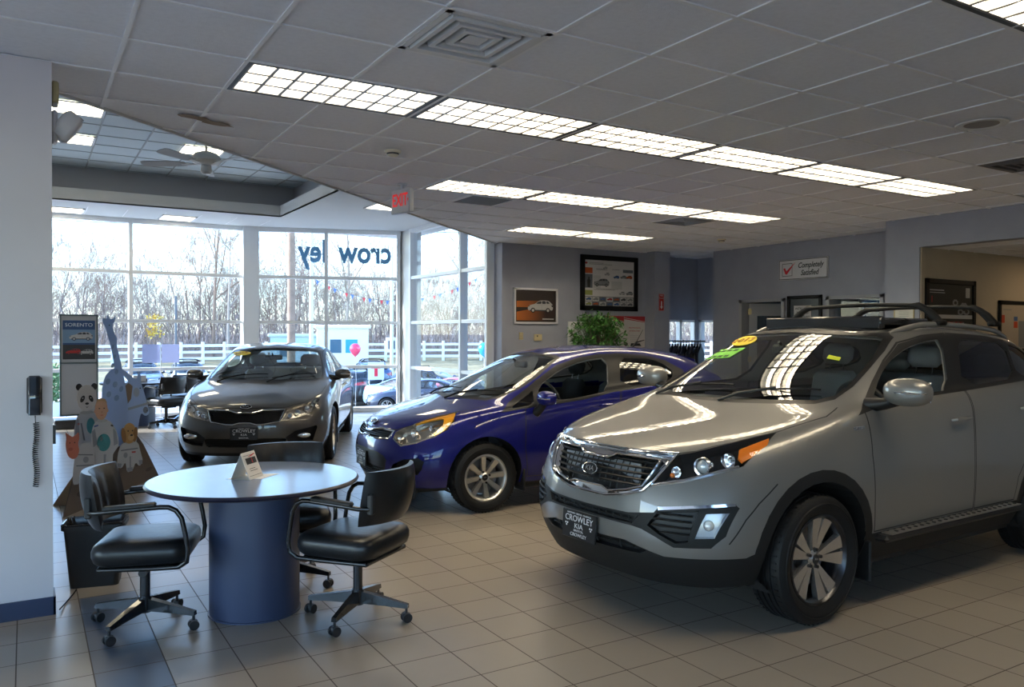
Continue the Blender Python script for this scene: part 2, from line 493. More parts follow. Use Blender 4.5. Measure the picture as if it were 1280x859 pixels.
def common_mats(prefix, paint, interior):
    return dict(paint=paint, dark=mat('car gap black', (.006, .006, .007), .6), plasticdark=mat('black trim plastic', (.012, .012, .013), .4, spec=.3),
        cladding=mat('dark cladding', (.011, .0115, .012), .55, spec=.3), chrome=mat('chrome', (.8, .81, .83), .06, 1.), rubber=mat('tire rubber', (.008, .008, .0085), .6, spec=.3),
        rim=mat('rim silver', (.60, .59, .57), .28, .9), rimface=mat('rim machined', (.62, .60, .58), .25, .9), rimdark=mat('rim dark', (.05, .05, .055), .25, .8),
        disc=mat('brake disc steel', (.28, .27, .27), .35, .9), fabric=interior, trim=mat('cabin trim', (.03, .03, .032), .6), liner=mat('headliner', (.32, .31, .29), .9),
        clear=glass('car glass', (.80, .86, .84), 1.6), tinted=glass('privacy glass', (.05, .055, .06), 1.6), halftint=glass('half tinted glass', (.22, .25, .26), 1.6), lens=glass('lamp lens', (.95, .95, .95), 1.45),
        blackgloss=mat('gloss black', (.01, .01, .011), .08, 0, 1), plateblack=mat('plate black', (.012, .012, .014), .4), white=mat('plate white', (.78, .78, .78), .5),
        amber=mat('amber lens', (1., .23, .01), .12, 0, .8), red=mat('tail lamp red', (.45, .01, .012), .12, 0, 1.), bright=mat('reflector chrome', (.9, .9, .92), .12, 1.), seatbelt=mat('seat belt', (.25, .25, .24), .8),
        yellow=mat('sticker yellow', (.80, .62, .03), .5), green=mat('sticker green', (.20, .62, .06), .5), black=mat('print black', (.015, .015, .015), .6))

def car_base(K, label, loc, rz, m, name='car'):
    """K: spec dict.  builds the parts every car has; returns root and shell"""
    root = thing(name, label, 'car', loc, rz)
    sh = Shell(K['loops']); WB = K['wb']; Rw = K['Rw']; Ra = K['Ra']; bm = sh.bm
    side = lambda c, n: abs(c.y) > K['sidey'] and abs(n.y) > .25
    T = {'front': lambda c, n: n.x < -.12 and c.x < K['fx'], 'rear': lambda c, n: n.x > .15 and c.x > K['rx']}
    # mt: 0 paint 1 gap 2 black trim 3 cladding  | part: 0 body 1 doorF 2 doorR 3 hood 10 ws 11 rear glass 12/13/14 side glass 20 lamp 21 grille 22 fog 23 lower 24 tail 99 delete
    for cx in (0, WB):
        poly = [(cx+Ra*math.cos(2*PI*k/32), K['az']+Ra*math.sin(2*PI*k/32)) for k in range(32)]
        if K.get('clad'):
            rp = Ra+K['clad']; P2 = [(cx+rp*math.cos(2*PI*k/32), K['az']+rp*math.sin(2*PI*k/32)) for k in range(32)]
            sh.region(P2, 'side', lambda c, n: abs(c.y) > .55 and c.z < K['az']+rp+.02, 0, 3)
        sh.region(poly, 'side', lambda c, n: abs(c.y) > .45 and c.z < K['az']+Ra+.02, 99, None)
    # doors
    for pid, poly in ((1, K['doorF']), (2, K['doorR'])):
        if poly:
            sh.region(poly, 'side', side, pid)
            sh.seam(poly+[poly[0]], 'side', side, .0042)
    if K.get('dlo'): sh.region(K['dlo'], 'side', side, None, 2)
    for pid, poly in K['glass']: sh.region(smooth_poly(poly), 'side', side, pid, 2)
    hf = lambda c, n: n.z > .25 and c.x < K['cowlx'] and c.z > K['hoodz']
    for s in (1, -1):
        H = K['hood'] if s == 1 else mirt(K['hood'])
        sh.region(H, 'top', lambda c, n: hf(c, n) and c.y*s >= -.002, 3)
        sh.seam(H[:K['hoodseam']], 'top', lambda c, n: hf(c, n) and c.y*s >= -.002, .004)
    for s in (1, -1):
        W = K['ws'] if s == 1 else mir(K['ws']); Wb = K['wsb'] if s == 1 else mir(K['wsb'])
        f = lambda c, n: n.x < -.15 and K['wsx0'] < c.x < K['wsx1'] and c.y*s >= -.002 and n.z > .1
        sh.region(Wb, 'front', f, None, 2); sh.region(W, 'front', f, 10, 2)
        W = K['rw'] if s == 1 else mir(K['rw'])
        f = lambda c, n: n.x > .15 and K['rwx0'] < c.x and c.y*s >= -.002
        sh.region(W, 'front', f, 11, 2)
    if 'extra' in K: K['extra'](sh, K, m)
    return root, sh

def car_finish(root, sh, K, m):
    mm = {0: m['paint'], 1: m['dark'], 2: m['plasticdark'], 3: m['cladding'], 4: m['blackgloss'], 5: m['red'], 6: m['chrome']}
    WB, Rw, Ra, az = K['wb'], K['Rw'], K['Ra'], K['az']
    sh.extract('body', 0, mm, root)
    for s in (-1, 1):
        P = lambda c: c.y*s > 0
        d = sh.extract('door', 1, mm, root, pred=P); d2 = sh.extract('door', 2, mm, root, pred=P)
        for pid, par, mt_ in ((12, d, 'clear'), (13, d2, 'rearglass'), (14, root, 'rearglass')):
            if pid == 12 and K.get('open_front') and s == -1: continue
            g = m[K[mt_]] if mt_ in K else m[mt_]
            sh.extract('window_pane', pid, g, par or root, -.004, pred=P)
        for (x, z, dd) in K['handles']:
            p, n = sh.hit('side', x, z, s); h = MB()
            h.tube([p+V((-.10, 0, -.004))+n*.004, p+V((-.085, 0, 0))+n*.030, p+n*.036, p+V((.085, 0, .002))+n*.030, p+V((.10, 0, 0))+n*.004], [.009, .011, .012, .011, .009], 8, 0)
            h.sphere(p+n*-.012, .055, 16, 8, 1, (.85, .25, .55))
            h.build('door_handle', [m[K.get('handlemat', 'paint')], m['paint']], (d if dd == 1 else d2) or root, 40)
    sh.extract('hood', 3, mm, root)
    sh.extract('windshield', 10, m['clear'], root, -.004)
    sh.extract('rear_window', 11, m[K['rearglass']], root, -.004)
    # cabin lining behind the painted shell, above the belt
    fs = [f for f in sh.bm.faces if f[sh.part] in (0, 1, 2) and f.calc_center_median().z > K['beltz'] and K['cowlx']+.02 < f.calc_center_median().x < K['linex']]
    vm = {}; vs = []; F = []
    for f in fs:
        idx = []
        for v in f.verts:
            if v not in vm:
                n = V(v[sh.nl]).normalized(); vm[v] = len(vs); vs.append(tuple(v.co - n*.022))
            idx.append(vm[v])
        F.append(idx[::-1])
    me = bpy.data.meshes.new('headliner'); me.from_pydata(vs, [], F); me.materials.append(m['liner']); me.polygons.foreach_set('use_smooth', [True]*len(F)); me.update()
    link('headliner', me, root)
    # wheel housings and floor pan
    hw = K['hw']
    for cx in (0, WB):
        for s in (-1, 1):
            b = MB(); n = 24; y0 = s*(hw-.035); y1 = s*(hw-.36)
            vs = []; fs = []
            for k in range(n+1):
                th = -.35 + (PI+.7)*k/n; x = cx+(Ra+.004)*math.cos(th); z = az+(Ra+.004)*math.sin(th)
                yo, _ = sh.hit('side', x, z, s); yy = yo.y - s*.006 if abs(yo.y) > .4 else y0
                vs += [(x, yy, z), (x, y1, z)]
            for k in range(n): fs.append((2*k, 2*k+1, 2*k+3, 2*k+2))
            fs.append([2*k+1 for k in range(n+1)])
            b.add(vs, fs, 0); b.build('wheel_arch_liner', m['dark'], root, fix=False)
    u = MB(); zz = K['floor']
    u.box(-.62, -.62, zz, -Ra-.02 if False else -.40, .62, zz+.12, 0); u.box(-.45, -.50, zz-.01, WB+Ra, .50, zz+.1, 0); u.box(Ra+.03, -hw+.10, zz-.01, WB-Ra-.03, hw-.10, zz+.08, 0)
    u.box(WB+Ra, -.6, zz, WB+Ra+.35, .6, zz+.2)
    u.cyl((0, -.5, Rw), (0, .5, Rw), .03, 8); u.cyl((WB, -.5, Rw), (WB, .5, Rw), .04, 8)
    u.build('underbody', m['dark'], root)
    # cabin
    cz = K['seatz']
    seat_set(root, K['seatx'], (-.36, .36), cz, m, h=K.get('seath', .56))
    b = MB(); x = K['seatx']+.85; b.box(x-.25, -.62, cz-.1, x+.25, .62, cz+.03, 0, bev=.05)
    Mb = Matrix.Translation((x+.22, 0, cz)) @ Matrix.Rotation(.3, 4, 'Y'); b.box(-.06, -.62, 0, .06, .62, .52, 0, Mb, bev=.05)
    b.build('rear_seat', m['fabric'], root, 50)
    for y in (-.38, .38): b = MB(); b.box(-.05, y-.12, .54, .04, y+.12, .70, 0, Mb, bev=.04); b.build('rear_headrest', m['fabric'], root, 50)
    dsh = MB(); cx = K['cowlx']; dz = K['dashz']
    prof = [(cx+.02, dz-.03), (cx+.30, dz+.0), (cx+.50, dz-.015), (cx+.55, dz-.09), (cx+.50, dz-.35), (cx+.02, dz-.40)]
    Mx = Matrix(((1, 0, 0, 0), (0, 0, 1, 0), (0, 1, 0, 0), (0, 0, 0, 1)))
    w = K['dashw']; dsh.prism(prof, -w, w, 0, Mx)
    dsh.build('dashboard', m['trim'], root, 30)
    st = MB(); yc = -.37; c = V((K['seatx']-.42, yc, cz+.33)); ax = V((1, 0, .45)).normalized(); e1 = V((0, 1, 0)); e2 = ax.cross(e1)
    st.tube([c+(e1*math.cos(t)+e2*math.sin(t))*.185 for t in [2*PI*k/28 for k in range(28)]], .015, 8, 0, closed=True)
    for t in (0, PI, -PI/2 if e2.z > 0 else PI/2): st.cyl(c+(e1*math.cos(t)+e2*math.sin(t))*.18, c, .014, 8)
    st.cyl(c, c-ax*.3, .03, 10); st.sphere(c, .06, 12, 8, 0, (.5, 1, .8)); st.build('steering_wheel', m['trim'], root, 40)
    fl = MB(); fl.box(cx+.1, -hw+.12, K['floor']+.1, WB+.2, hw-.12, K['floor']+.13); fl.box(cx+.35, -.12, K['floor']+.1, WB-.4, .12, cz+.02, 0, bev=.03)
    for s in (-1, 1):
        fl.box(cx+.42, s*(hw-.145), K['floor']+.12, WB+.1, s*(hw-.11), K['beltz']-.06)
    fl.box(WB+.0, -hw+.2, K['floor']+.1, WB+.5, hw-.2, K['beltz']-.12)
    fl.build('cabin_floor', m['trim'], root)
    mi_ = MB(); p, n = sh.hit('front', 0, K['mirrorz']); p = p+V((.10, 0, -.03)); mi_.box(p.x-.02, -.12, p.z-.04, p.x+.02, .12, p.z+.03, 0, bev=.015); mi_.cyl(p, p+V((-.09, 0, .05)), .01, 8)
    mi_.build('rear_view_mirror', m['trim'], root, 40)
    # wheels
    rim, tire, hub, disc = wheel_meshes(Rw, K['tw'], K['rr'], K['style'], dict(m, rim=m[K.get('rimmat', 'rim')]))
    for cx in (0, WB):
        for s in (-1, 1):
            w = link('wheel', rim, root, (cx, s*K['track']/2, Rw))
            w.rotation_euler = (0, K.get('spin', 0) + cx*.3, 0) if s == -1 else (0, cx, PI)
            link('tire', tire, w); link('hub_cap', hub, w); link('brake_disc', disc, w)
    # wipers
    for (y0, y1) in ((-.12, -.62), (.50, -.05)):
        wp = MB(); pts = []
        for k in range(7):
            t = k/6; y = lerp(y0, y1, t); z = K['wiperz']+.035*math.sin(t*2)+.012*t
            p, n = sh.hit('front', y, z); pts.append(p+n*.016+V((-.01, 0, 0)))
        wp.tube(pts, .006, 6); p, n = sh.hit('front', y0+.05, K['wiperz']-.035); wp.tube([p+n*.005, (p+n*.035+pts[2])/2, pts[3]+V((0, 0, .01))], .009, 6)
        wp.build('wiper', m['plasticdark'], root)
    # mirrors
    for s in (-1, 1):
        mx, my, mz, rx, ry, rz_ = K['mirror']
        b = MB(); ellipsoidish(b, (mx, s*my, mz), (rx, ry, rz_), 0, rx*.55, pw=.8)
        h = b.build('side_mirror', m['paint'], root, 50)
        b = MB(); b.box(mx+rx*.5, s*(my-ry*.8), mz-rz_*.72, mx+rx*.57, s*(my+ry*.8), mz+rz_*.72, 0, bev=.01); b.build('mirror_glass', m['bright'], h)
        b = MB(); p, n = sh.hit('side', K['stalk'][0], K['stalk'][1], s)
        b.tube([p-n*.02, lerp(p, V((mx, s*(my-ry*.5), mz-rz_*.7)), .6)+V((0, 0, -.01)), V((mx, s*(my-ry*.45), mz-rz_*.55))], [.045, .035, .04], 10, 0)
        b.build('mirror_stalk', m['plasticdark'], h, 40)
        b = MB()
        b.tube([V((mx-rx*math.sqrt(max(0, 1-(-.2+1.12*t)**2))*.985-.002, s*(my+ry*(-.2+1.12*t)), mz-rz_*.02)) for t in [k/10 for k in range(11)]], .0075, 6)
        if K.get('turn'): b.build('turn_signal', m['chrome'], h, 40)
def L(*a): return {k: v for k, v in a}
SUV = dict(loops=[
 {0:(-.80,0,.24),2:(-.76,.45,.24),3:(-.62,.68,.24),4:(-.42,.80,.26),5:(0,.84,.27),7:(1,.82,.24),9:(2.1,.82,.24),10:(2.64,.84,.27),11:(3.05,.82,.28),12:(3.3,.68,.30),13:(3.42,.4,.3),14:(3.46,0,.3)},
 {0:(-.88,0,.35),2:(-.83,.45,.35),3:(-.71,.71,.36),4:(-.47,.865,.37),5:(0,.91,.39),7:(1,.89,.35),9:(2.1,.89,.35),10:(2.64,.91,.39),11:(3.1,.88,.39),12:(3.38,.73,.4),13:(3.5,.4,.4),14:(3.54,0,.4)},
 {0:(-.91,0,.50),2:(-.865,.45,.50),3:(-.745,.73,.51),4:(-.50,.885,.53),5:(0,.935,.57),7:(1,.915,.5),9:(2.1,.915,.5),10:(2.64,.935,.57),11:(3.12,.895,.55),12:(3.42,.73,.55),14:(3.55,0,.55)},
 {0:(-.895,0,.66),2:(-.84,.45,.67),3:(-.715,.72,.69),4:(-.465,.875,.72),5:(0,.94,.76),7:(1,.93,.72),9:(2.1,.93,.73),10:(2.64,.94,.76),11:(3.12,.89,.75),12:(3.4,.73,.75),14:(3.52,0,.75)},
 {0:(-.86,0,.80),2:(-.795,.45,.81),3:(-.65,.70,.84),4:(-.40,.845,.88),5:(0,.915,.92),7:(1,.925,.95),9:(2.1,.925,.98),10:(2.64,.93,1.0),11:(3.08,.88,1.0),12:(3.34,.73,1.0),14:(3.46,0,.98)},
 {0:(-.80,0,.925),2:(-.73,.44,.93),3:(-.57,.66,.95),4:(-.33,.80,.985),5:(0,.875,1.02),6:(.45,.89,1.06),7:(1,.905,1.11),9:(2.1,.91,1.17),10:(2.64,.905,1.19),11:(3.05,.86,1.20),12:(3.3,.71,1.18),14:(3.42,0,1.12)},
 {0:(-.68,0,.985),2:(-.60,.41,.99),3:(-.46,.60,1.005),4:(-.24,.74,1.035),5:(.02,.83,1.07),6:(.42,.865,1.125),7:(1,.875,1.17),9:(2.1,.875,1.23),10:(2.64,.865,1.25),11:(3.02,.82,1.255),12:(3.27,.69,1.24),14:(3.39,0,1.19)},
 {0:(-.3,0,1.065),2:(-.26,.40,1.068),3:(-.16,.57,1.07),4:(-.02,.69,1.085),5:(.16,.775,1.115),6:(.46,.84,1.15),7:(1,.85,1.195),9:(2.1,.85,1.255),10:(2.64,.835,1.275),11:(3.0,.79,1.28),12:(3.23,.67,1.27),14:(3.36,0,1.22)},
 {0:(.17,0,1.135),2:(.20,.38,1.137),3:(.24,.55,1.145),4:(.29,.65,1.155),5:(.37,.74,1.17),6:(.56,.805,1.185),7:(1.0,.82,1.22),9:(2.1,.81,1.28),10:(2.64,.79,1.305),11:(2.97,.74,1.31),12:(3.18,.63,1.30),14:(3.32,0,1.25)},
 {0:(.56,0,1.38),2:(.58,.35,1.38),3:(.62,.50,1.38),4:(.67,.585,1.375),5:(.77,.665,1.37),6:(.93,.73,1.375),7:(1.2,.75,1.40),9:(2.1,.745,1.43),10:(2.6,.725,1.43),11:(2.87,.68,1.42),12:(3.05,.57,1.42),14:(3.17,0,1.41)},
 {0:(.93,0,1.58),2:(.95,.31,1.578),3:(.98,.44,1.573),4:(1.03,.52,1.567),5:(1.14,.595,1.562),6:(1.3,.645,1.575),7:(1.45,.66,1.59),8:(1.7,.665,1.595),9:(2.1,.66,1.59),10:(2.55,.64,1.56),11:(2.78,.60,1.54),12:(2.95,.51,1.54),14:(3.06,0,1.55)},
 {0:(1.03,0,1.612),2:(1.05,.28,1.61),3:(1.1,.40,1.607),4:(1.16,.46,1.605),5:(1.27,.51,1.61),6:(1.4,.54,1.622),8:(1.7,.55,1.64),9:(2.1,.55,1.635),10:(2.5,.52,1.61),11:(2.7,.47,1.59),12:(2.83,.38,1.58),14:(2.92,0,1.59)},
 {0:(1.22,0,1.64),7:(1.9,0,1.665),14:(2.72,0,1.625)}],
 wb=2.64, Rw=.352, Ra=.405, az=.372, clad=.065, tw=.235, rr=.238, track=1.60, hw=.93, style='s')
HATCH = dict(loops=[
 {0:(-.74,0,.2),2:(-.70,.42,.2),3:(-.58,.62,.2),4:(-.40,.74,.21),5:(0,.78,.22),7:(1,.77,.2),9:(2,.77,.2),10:(2.57,.78,.22),11:(2.9,.74,.24),12:(3.05,.62,.26),14:(3.13,0,.26)},
 {0:(-.81,0,.32),2:(-.77,.42,.32),3:(-.66,.66,.32),4:(-.44,.81,.33),5:(0,.845,.35),7:(1,.835,.32),9:(2,.835,.32),10:(2.57,.85,.35),11:(2.93,.81,.35),12:(3.1,.67,.35),14:(3.18,0,.35)},
 {0:(-.845,0,.45),2:(-.805,.42,.45),3:(-.68,.67,.45),4:(-.46,.82,.46),5:(0,.87,.5),7:(1,.865,.46),9:(2,.865,.46),10:(2.57,.875,.5),11:(2.95,.82,.5),12:(3.12,.68,.5),14:(3.2,0,.5)},
 {0:(-.84,0,.57),2:(-.795,.42,.575),3:(-.66,.66,.585),4:(-.43,.81,.60),5:(0,.875,.65),7:(1,.875,.64),9:(2,.875,.66),10:(2.57,.88,.68),11:(2.94,.82,.68),12:(3.1,.68,.68),14:(3.18,0,.68)},
 {0:(-.81,0,.66),2:(-.75,.41,.665),3:(-.61,.63,.69),4:(-.37,.78,.72),5:(0,.85,.76),6:(.4,.86,.80),7:(1,.865,.83),9:(2,.87,.89),10:(2.57,.865,.90),11:(2.9,.80,.9),12:(3.04,.67,.9),14:(3.12,0,.88)},
 {0:(-.765,0,.745),2:(-.69,.39,.75),3:(-.54,.59,.78),4:(-.32,.735,.825),5:(0,.815,.865),6:(.35,.835,.895),7:(1,.84,.965),9:(2,.835,1.045),10:(2.5,.82,1.07),11:(2.8,.77,1.08),12:(2.97,.65,1.06),14:(3.04,0,1.02)},
 {0:(-.66,0,.805),2:(-.58,.36,.81),3:(-.44,.54,.835),4:(-.24,.68,.87),5:(.02,.77,.905),6:(.28,.81,.915),7:(1,.82,1.0),9:(2,.81,1.085),10:(2.45,.79,1.14),11:(2.72,.74,1.16),12:(2.9,.63,1.13),14:(2.98,0,1.09)},
 {0:(-.34,0,.885),2:(-.3,.33,.887),3:(-.2,.50,.893),4:(-.07,.63,.91),5:(.10,.73,.93),6:(.32,.785,.94),7:(1,.795,1.02),9:(2,.785,1.11),10:(2.42,.765,1.165),11:(2.68,.72,1.18),12:(2.85,.61,1.16),14:(2.93,0,1.12)},
 {0:(-.02,0,.955),2:(.02,.34,.956),3:(.07,.50,.958),4:(.12,.60,.963),5:(.20,.69,.97),6:(.42,.75,.985),7:(1,.765,1.04),9:(2,.755,1.13),10:(2.38,.735,1.18),11:(2.62,.69,1.2),12:(2.79,.59,1.18),14:(2.87,0,1.15)},
 {0:(.42,0,1.18),2:(.45,.32,1.18),3:(.49,.46,1.177),4:(.54,.55,1.172),5:(.63,.625,1.168),6:(.79,.68,1.17),7:(1.15,.70,1.22),9:(2,.695,1.25),10:(2.3,.67,1.26),11:(2.5,.63,1.27),12:(2.68,.54,1.27),14:(2.76,0,1.27)},
 {0:(.85,0,1.365),2:(.87,.29,1.363),3:(.90,.41,1.359),4:(.94,.48,1.354),5:(1.03,.54,1.352),6:(1.18,.585,1.368),7:(1.38,.60,1.395),8:(1.6,.605,1.40),9:(1.95,.60,1.385),10:(2.2,.585,1.35),11:(2.42,.56,1.33),12:(2.58,.49,1.32),14:(2.66,0,1.34)},
 {0:(.98,0,1.402),2:(1.0,.25,1.40),3:(1.04,.35,1.398),4:(1.1,.41,1.398),5:(1.18,.45,1.41),7:(1.4,.48,1.44),9:(1.9,.48,1.44),10:(2.15,.46,1.42),11:(2.32,.43,1.40),12:(2.42,.35,1.39),14:(2.5,0,1.405)},
 {0:(1.2,0,1.44),7:(1.65,0,1.465),14:(2.3,0,1.44)}],
 wb=2.57, Rw=.308, Ra=.350, az=.322, tw=.19, rr=.198, track=1.50, hw=.87, style='r')
SEDAN = dict(loops=[
 {0:(-.88,0,.18),2:(-.83,.46,.18),3:(-.68,.68,.18),4:(-.46,.80,.19),5:(0,.84,.2),7:(1,.82,.19),9:(2.1,.82,.19),10:(2.795,.84,.2),11:(3.3,.80,.22),12:(3.65,.66,.25),14:(3.8,0,.25)},
 {0:(-.95,0,.3),2:(-.905,.46,.3),3:(-.76,.72,.3),4:(-.50,.865,.31),5:(0,.905,.33),7:(1,.89,.3),9:(2.1,.89,.3),10:(2.795,.905,.33),11:(3.35,.86,.33),12:(3.72,.71,.33),14:(3.87,0,.33)},
 {0:(-.98,0,.44),2:(-.93,.46,.44),3:(-.78,.73,.44),4:(-.52,.875,.455),5:(0,.92,.5),7:(1,.91,.46),9:(2.1,.91,.46),10:(2.795,.92,.5),11:(3.37,.87,.5),12:(3.74,.72,.5),14:(3.88,0,.5)},
 {0:(-.97,0,.56),2:(-.92,.46,.565),3:(-.76,.72,.58),4:(-.49,.865,.60),5:(0,.925,.66),7:(1,.92,.64),9:(2.1,.92,.66),10:(2.795,.925,.68),11:(3.36,.87,.68),12:(3.7,.72,.7),14:(3.84,0,.7)},
 {0:(-.94,0,.655),2:(-.87,.45,.66),3:(-.71,.70,.69),4:(-.43,.84,.725),5:(0,.90,.79),7:(1,.91,.83),9:(2.1,.91,.85),10:(2.795,.91,.87),11:(3.34,.85,.87),12:(3.66,.70,.88),14:(3.8,0,.88)},
 {0:(-.89,0,.735),2:(-.81,.43,.742),3:(-.64,.66,.77),4:(-.37,.80,.815),5:(0,.865,.875),6:(.45,.885,.915),7:(1,.885,.945),9:(2.1,.885,.985),10:(2.795,.875,.995),11:(3.3,.81,1.0),12:(3.6,.67,1.01),14:(3.74,0,1.02)},
 {0:(-.78,0,.785),2:(-.68,.39,.79),3:(-.52,.59,.815),4:(-.27,.73,.855),5:(.02,.81,.91),6:(.4,.85,.95),7:(1,.855,.975),9:(2.1,.855,1.015),10:(2.795,.83,1.03),11:(3.27,.77,1.04),12:(3.55,.64,1.045),14:(3.68,0,1.06)},
 {0:(-.4,0,.88),2:(-.34,.37,.88),3:(-.23,.54,.887),4:(-.07,.66,.905),5:(.13,.75,.937),6:(.42,.825,.97),7:(1,.83,.995),9:(2.1,.83,1.035),10:(2.8,.79,1.05),11:(3.2,.72,1.055),12:(3.4,.59,1.06),14:(3.5,0,1.075)},
 {0:(.06,0,.955),2:(.1,.38,.956),3:(.16,.54,.96),4:(.22,.64,.966),5:(.32,.73,.977),6:(.55,.785,.99),7:(1,.80,1.015),9:(2.1,.795,1.05),10:(2.7,.74,1.065),11:(2.92,.67,1.07),12:(3.02,.53,1.075),14:(3.1,0,1.085)},
 {0:(.52,0,1.17),2:(.55,.35,1.17),3:(.6,.49,1.168),4:(.66,.575,1.165),5:(.76,.65,1.163),6:(.93,.705,1.17),7:(1.2,.725,1.2),9:(2.05,.72,1.225),10:(2.42,.67,1.22),11:(2.58,.60,1.22),12:(2.68,.48,1.225),14:(2.75,0,1.235)},
 {0:(.98,0,1.355),2:(1.0,.31,1.353),3:(1.04,.43,1.35),4:(1.09,.51,1.343),5:(1.18,.57,1.34),6:(1.3,.61,1.35),7:(1.45,.625,1.37),8:(1.65,.63,1.38),9:(1.9,.61,1.37),10:(2.12,.57,1.345),11:(2.22,.52,1.34),12:(2.3,.42,1.34),14:(2.36,0,1.36)},
 {0:(1.1,0,1.392),2:(1.12,.26,1.39),3:(1.16,.37,1.387),4:(1.22,.43,1.387),5:(1.3,.47,1.392),7:(1.5,.50,1.42),9:(1.8,.49,1.42),10:(1.95,.45,1.40),11:(2.05,.41,1.395),12:(2.12,.33,1.395),14:(2.17,0,1.405)},
 {0:(1.3,0,1.43),7:(1.6,0,1.445),14:(2.0,0,1.425)}],
 wb=2.795, Rw=.334, Ra=.378, az=.345, tw=.215, rr=.222, track=1.58, hw=.915, style='o')
NOF = lambda c, n: c.x < .05
def half_regions(sh, lst):
    """lst of (front polygon with y>=0, part, material) cut on both sides"""
    for poly, part, mt in lst:
        for s in (1, -1):
            sh.region(poly if s == 1 else mir(poly), 'front', lambda c, n: c.x < .05 and n.x < -.05 and c.y*s >= -.004, part, mt)
def both(poly):
    """closed outline from a half outline that starts and ends on y=0"""
    return poly + [(-a, b) for a, b in poly[::-1] if a > 1e-6]
def lamp_parts(root, sh, m, pid, beams, amber=None, name='headlight', depth=.07, hm='plasticdark'):
    out = []
    for s in (-1, 1):
        P = lambda c: c.y*s > 0
        h = sh.extract(name, pid, m[hm], root, 0, bucket=depth, pred=P)
        sh.extract('lens', pid, m['lens'], h, .001, pred=P)
        b = MB()
        for (y, z, r, k) in beams:
            p, n = sh.hit('front', s*y, z); d = V((-1, n.y*.3, 0)).normalized()
            q = p - n*.035; M = Matrix.Translation(q) @ d.to_track_quat('Z', 'Y').to_matrix().to_4x4()
            if k == 0:   # projector: ring with a glass ball
                b.lathe([(r, .012), (r*1.12, .0), (r*1.0, -.03), (r*.8, -.005), (r*.8, .01), (r, .012)], 24, 0, M); b.sphere(M @ V((0, 0, -.012)), r*.8, 18, 10, 1)
            elif k == 1:   # open reflector bowl with a bulb
                b.lathe([(r*1.05, .015), (r*.95, .012), (r*.7, -.015), (r*.3, -.03), (0, -.032)], 24, 0, M); b.cyl(M @ V((0, 0, -.03)), M @ V((0, 0, .0)), r*.2, 10, 1)
            else:
                b.sphere(q, r, 14, 8, 2)
        b.build('reflector', [m['bright'], m['clearball'], m['amber']], h, 45)
        if amber:
            sel = amber if s == 1 else mir(amber); vs = []; fs = []
            tr = tessellate_polygon([[V((a, c, 0)) for a, c in sel]])
            for a, c in sel:
                p, n = sh.hit('front', a, c); vs.append(p - n*.006)
            for a, c in sel:
                p, n = sh.hit('front', a, c); vs.append(p - n*.022)
            k = len(sel); fs = [tuple(t) for t in tr] + [tuple(k+i for i in t) for t in tr] + [(i, (i+1) % k, k+(i+1) % k, k+i) for i in range(k)]
            b = MB(); b.add(vs, fs); b.build('amber_marker', m['amber'], h)
    return out
def emblem(root, sh, m, y, z, w, h, dark=False):
    p, n = sh.hit('front', y, z); b = MB(); F = frame_at(p+n*.008, (0, -1, 0), (0, 0, 1) if abs(n.z) < .5 else (-n.z, 0, -n.x))
    F = frame_at(p+n*.010, (0, -1, 0), V((0, -1, 0)).cross(n) * -1)
    F = frame_at(p+n*.010, (0, -1, 0), n.cross(V((0, -1, 0))))
    el = [(w/2*math.cos(2*PI*k/32), h/2*math.sin(2*PI*k/32)) for k in range(32)]
    b.prism(el, -.012, .002, 0, F, True)
    b.tube([F @ V((x, y_, .003)) for x, y_ in el], h*.055, 6, 1, closed=True)
    put_text(b, 'KIA', h*.62, F @ Matrix.Translation((0, 0, .004)), 1, ext=.0015, sx=1.15)
    return b.build('emblem', [m['plasticdark'], m['chrome']], root, 30)

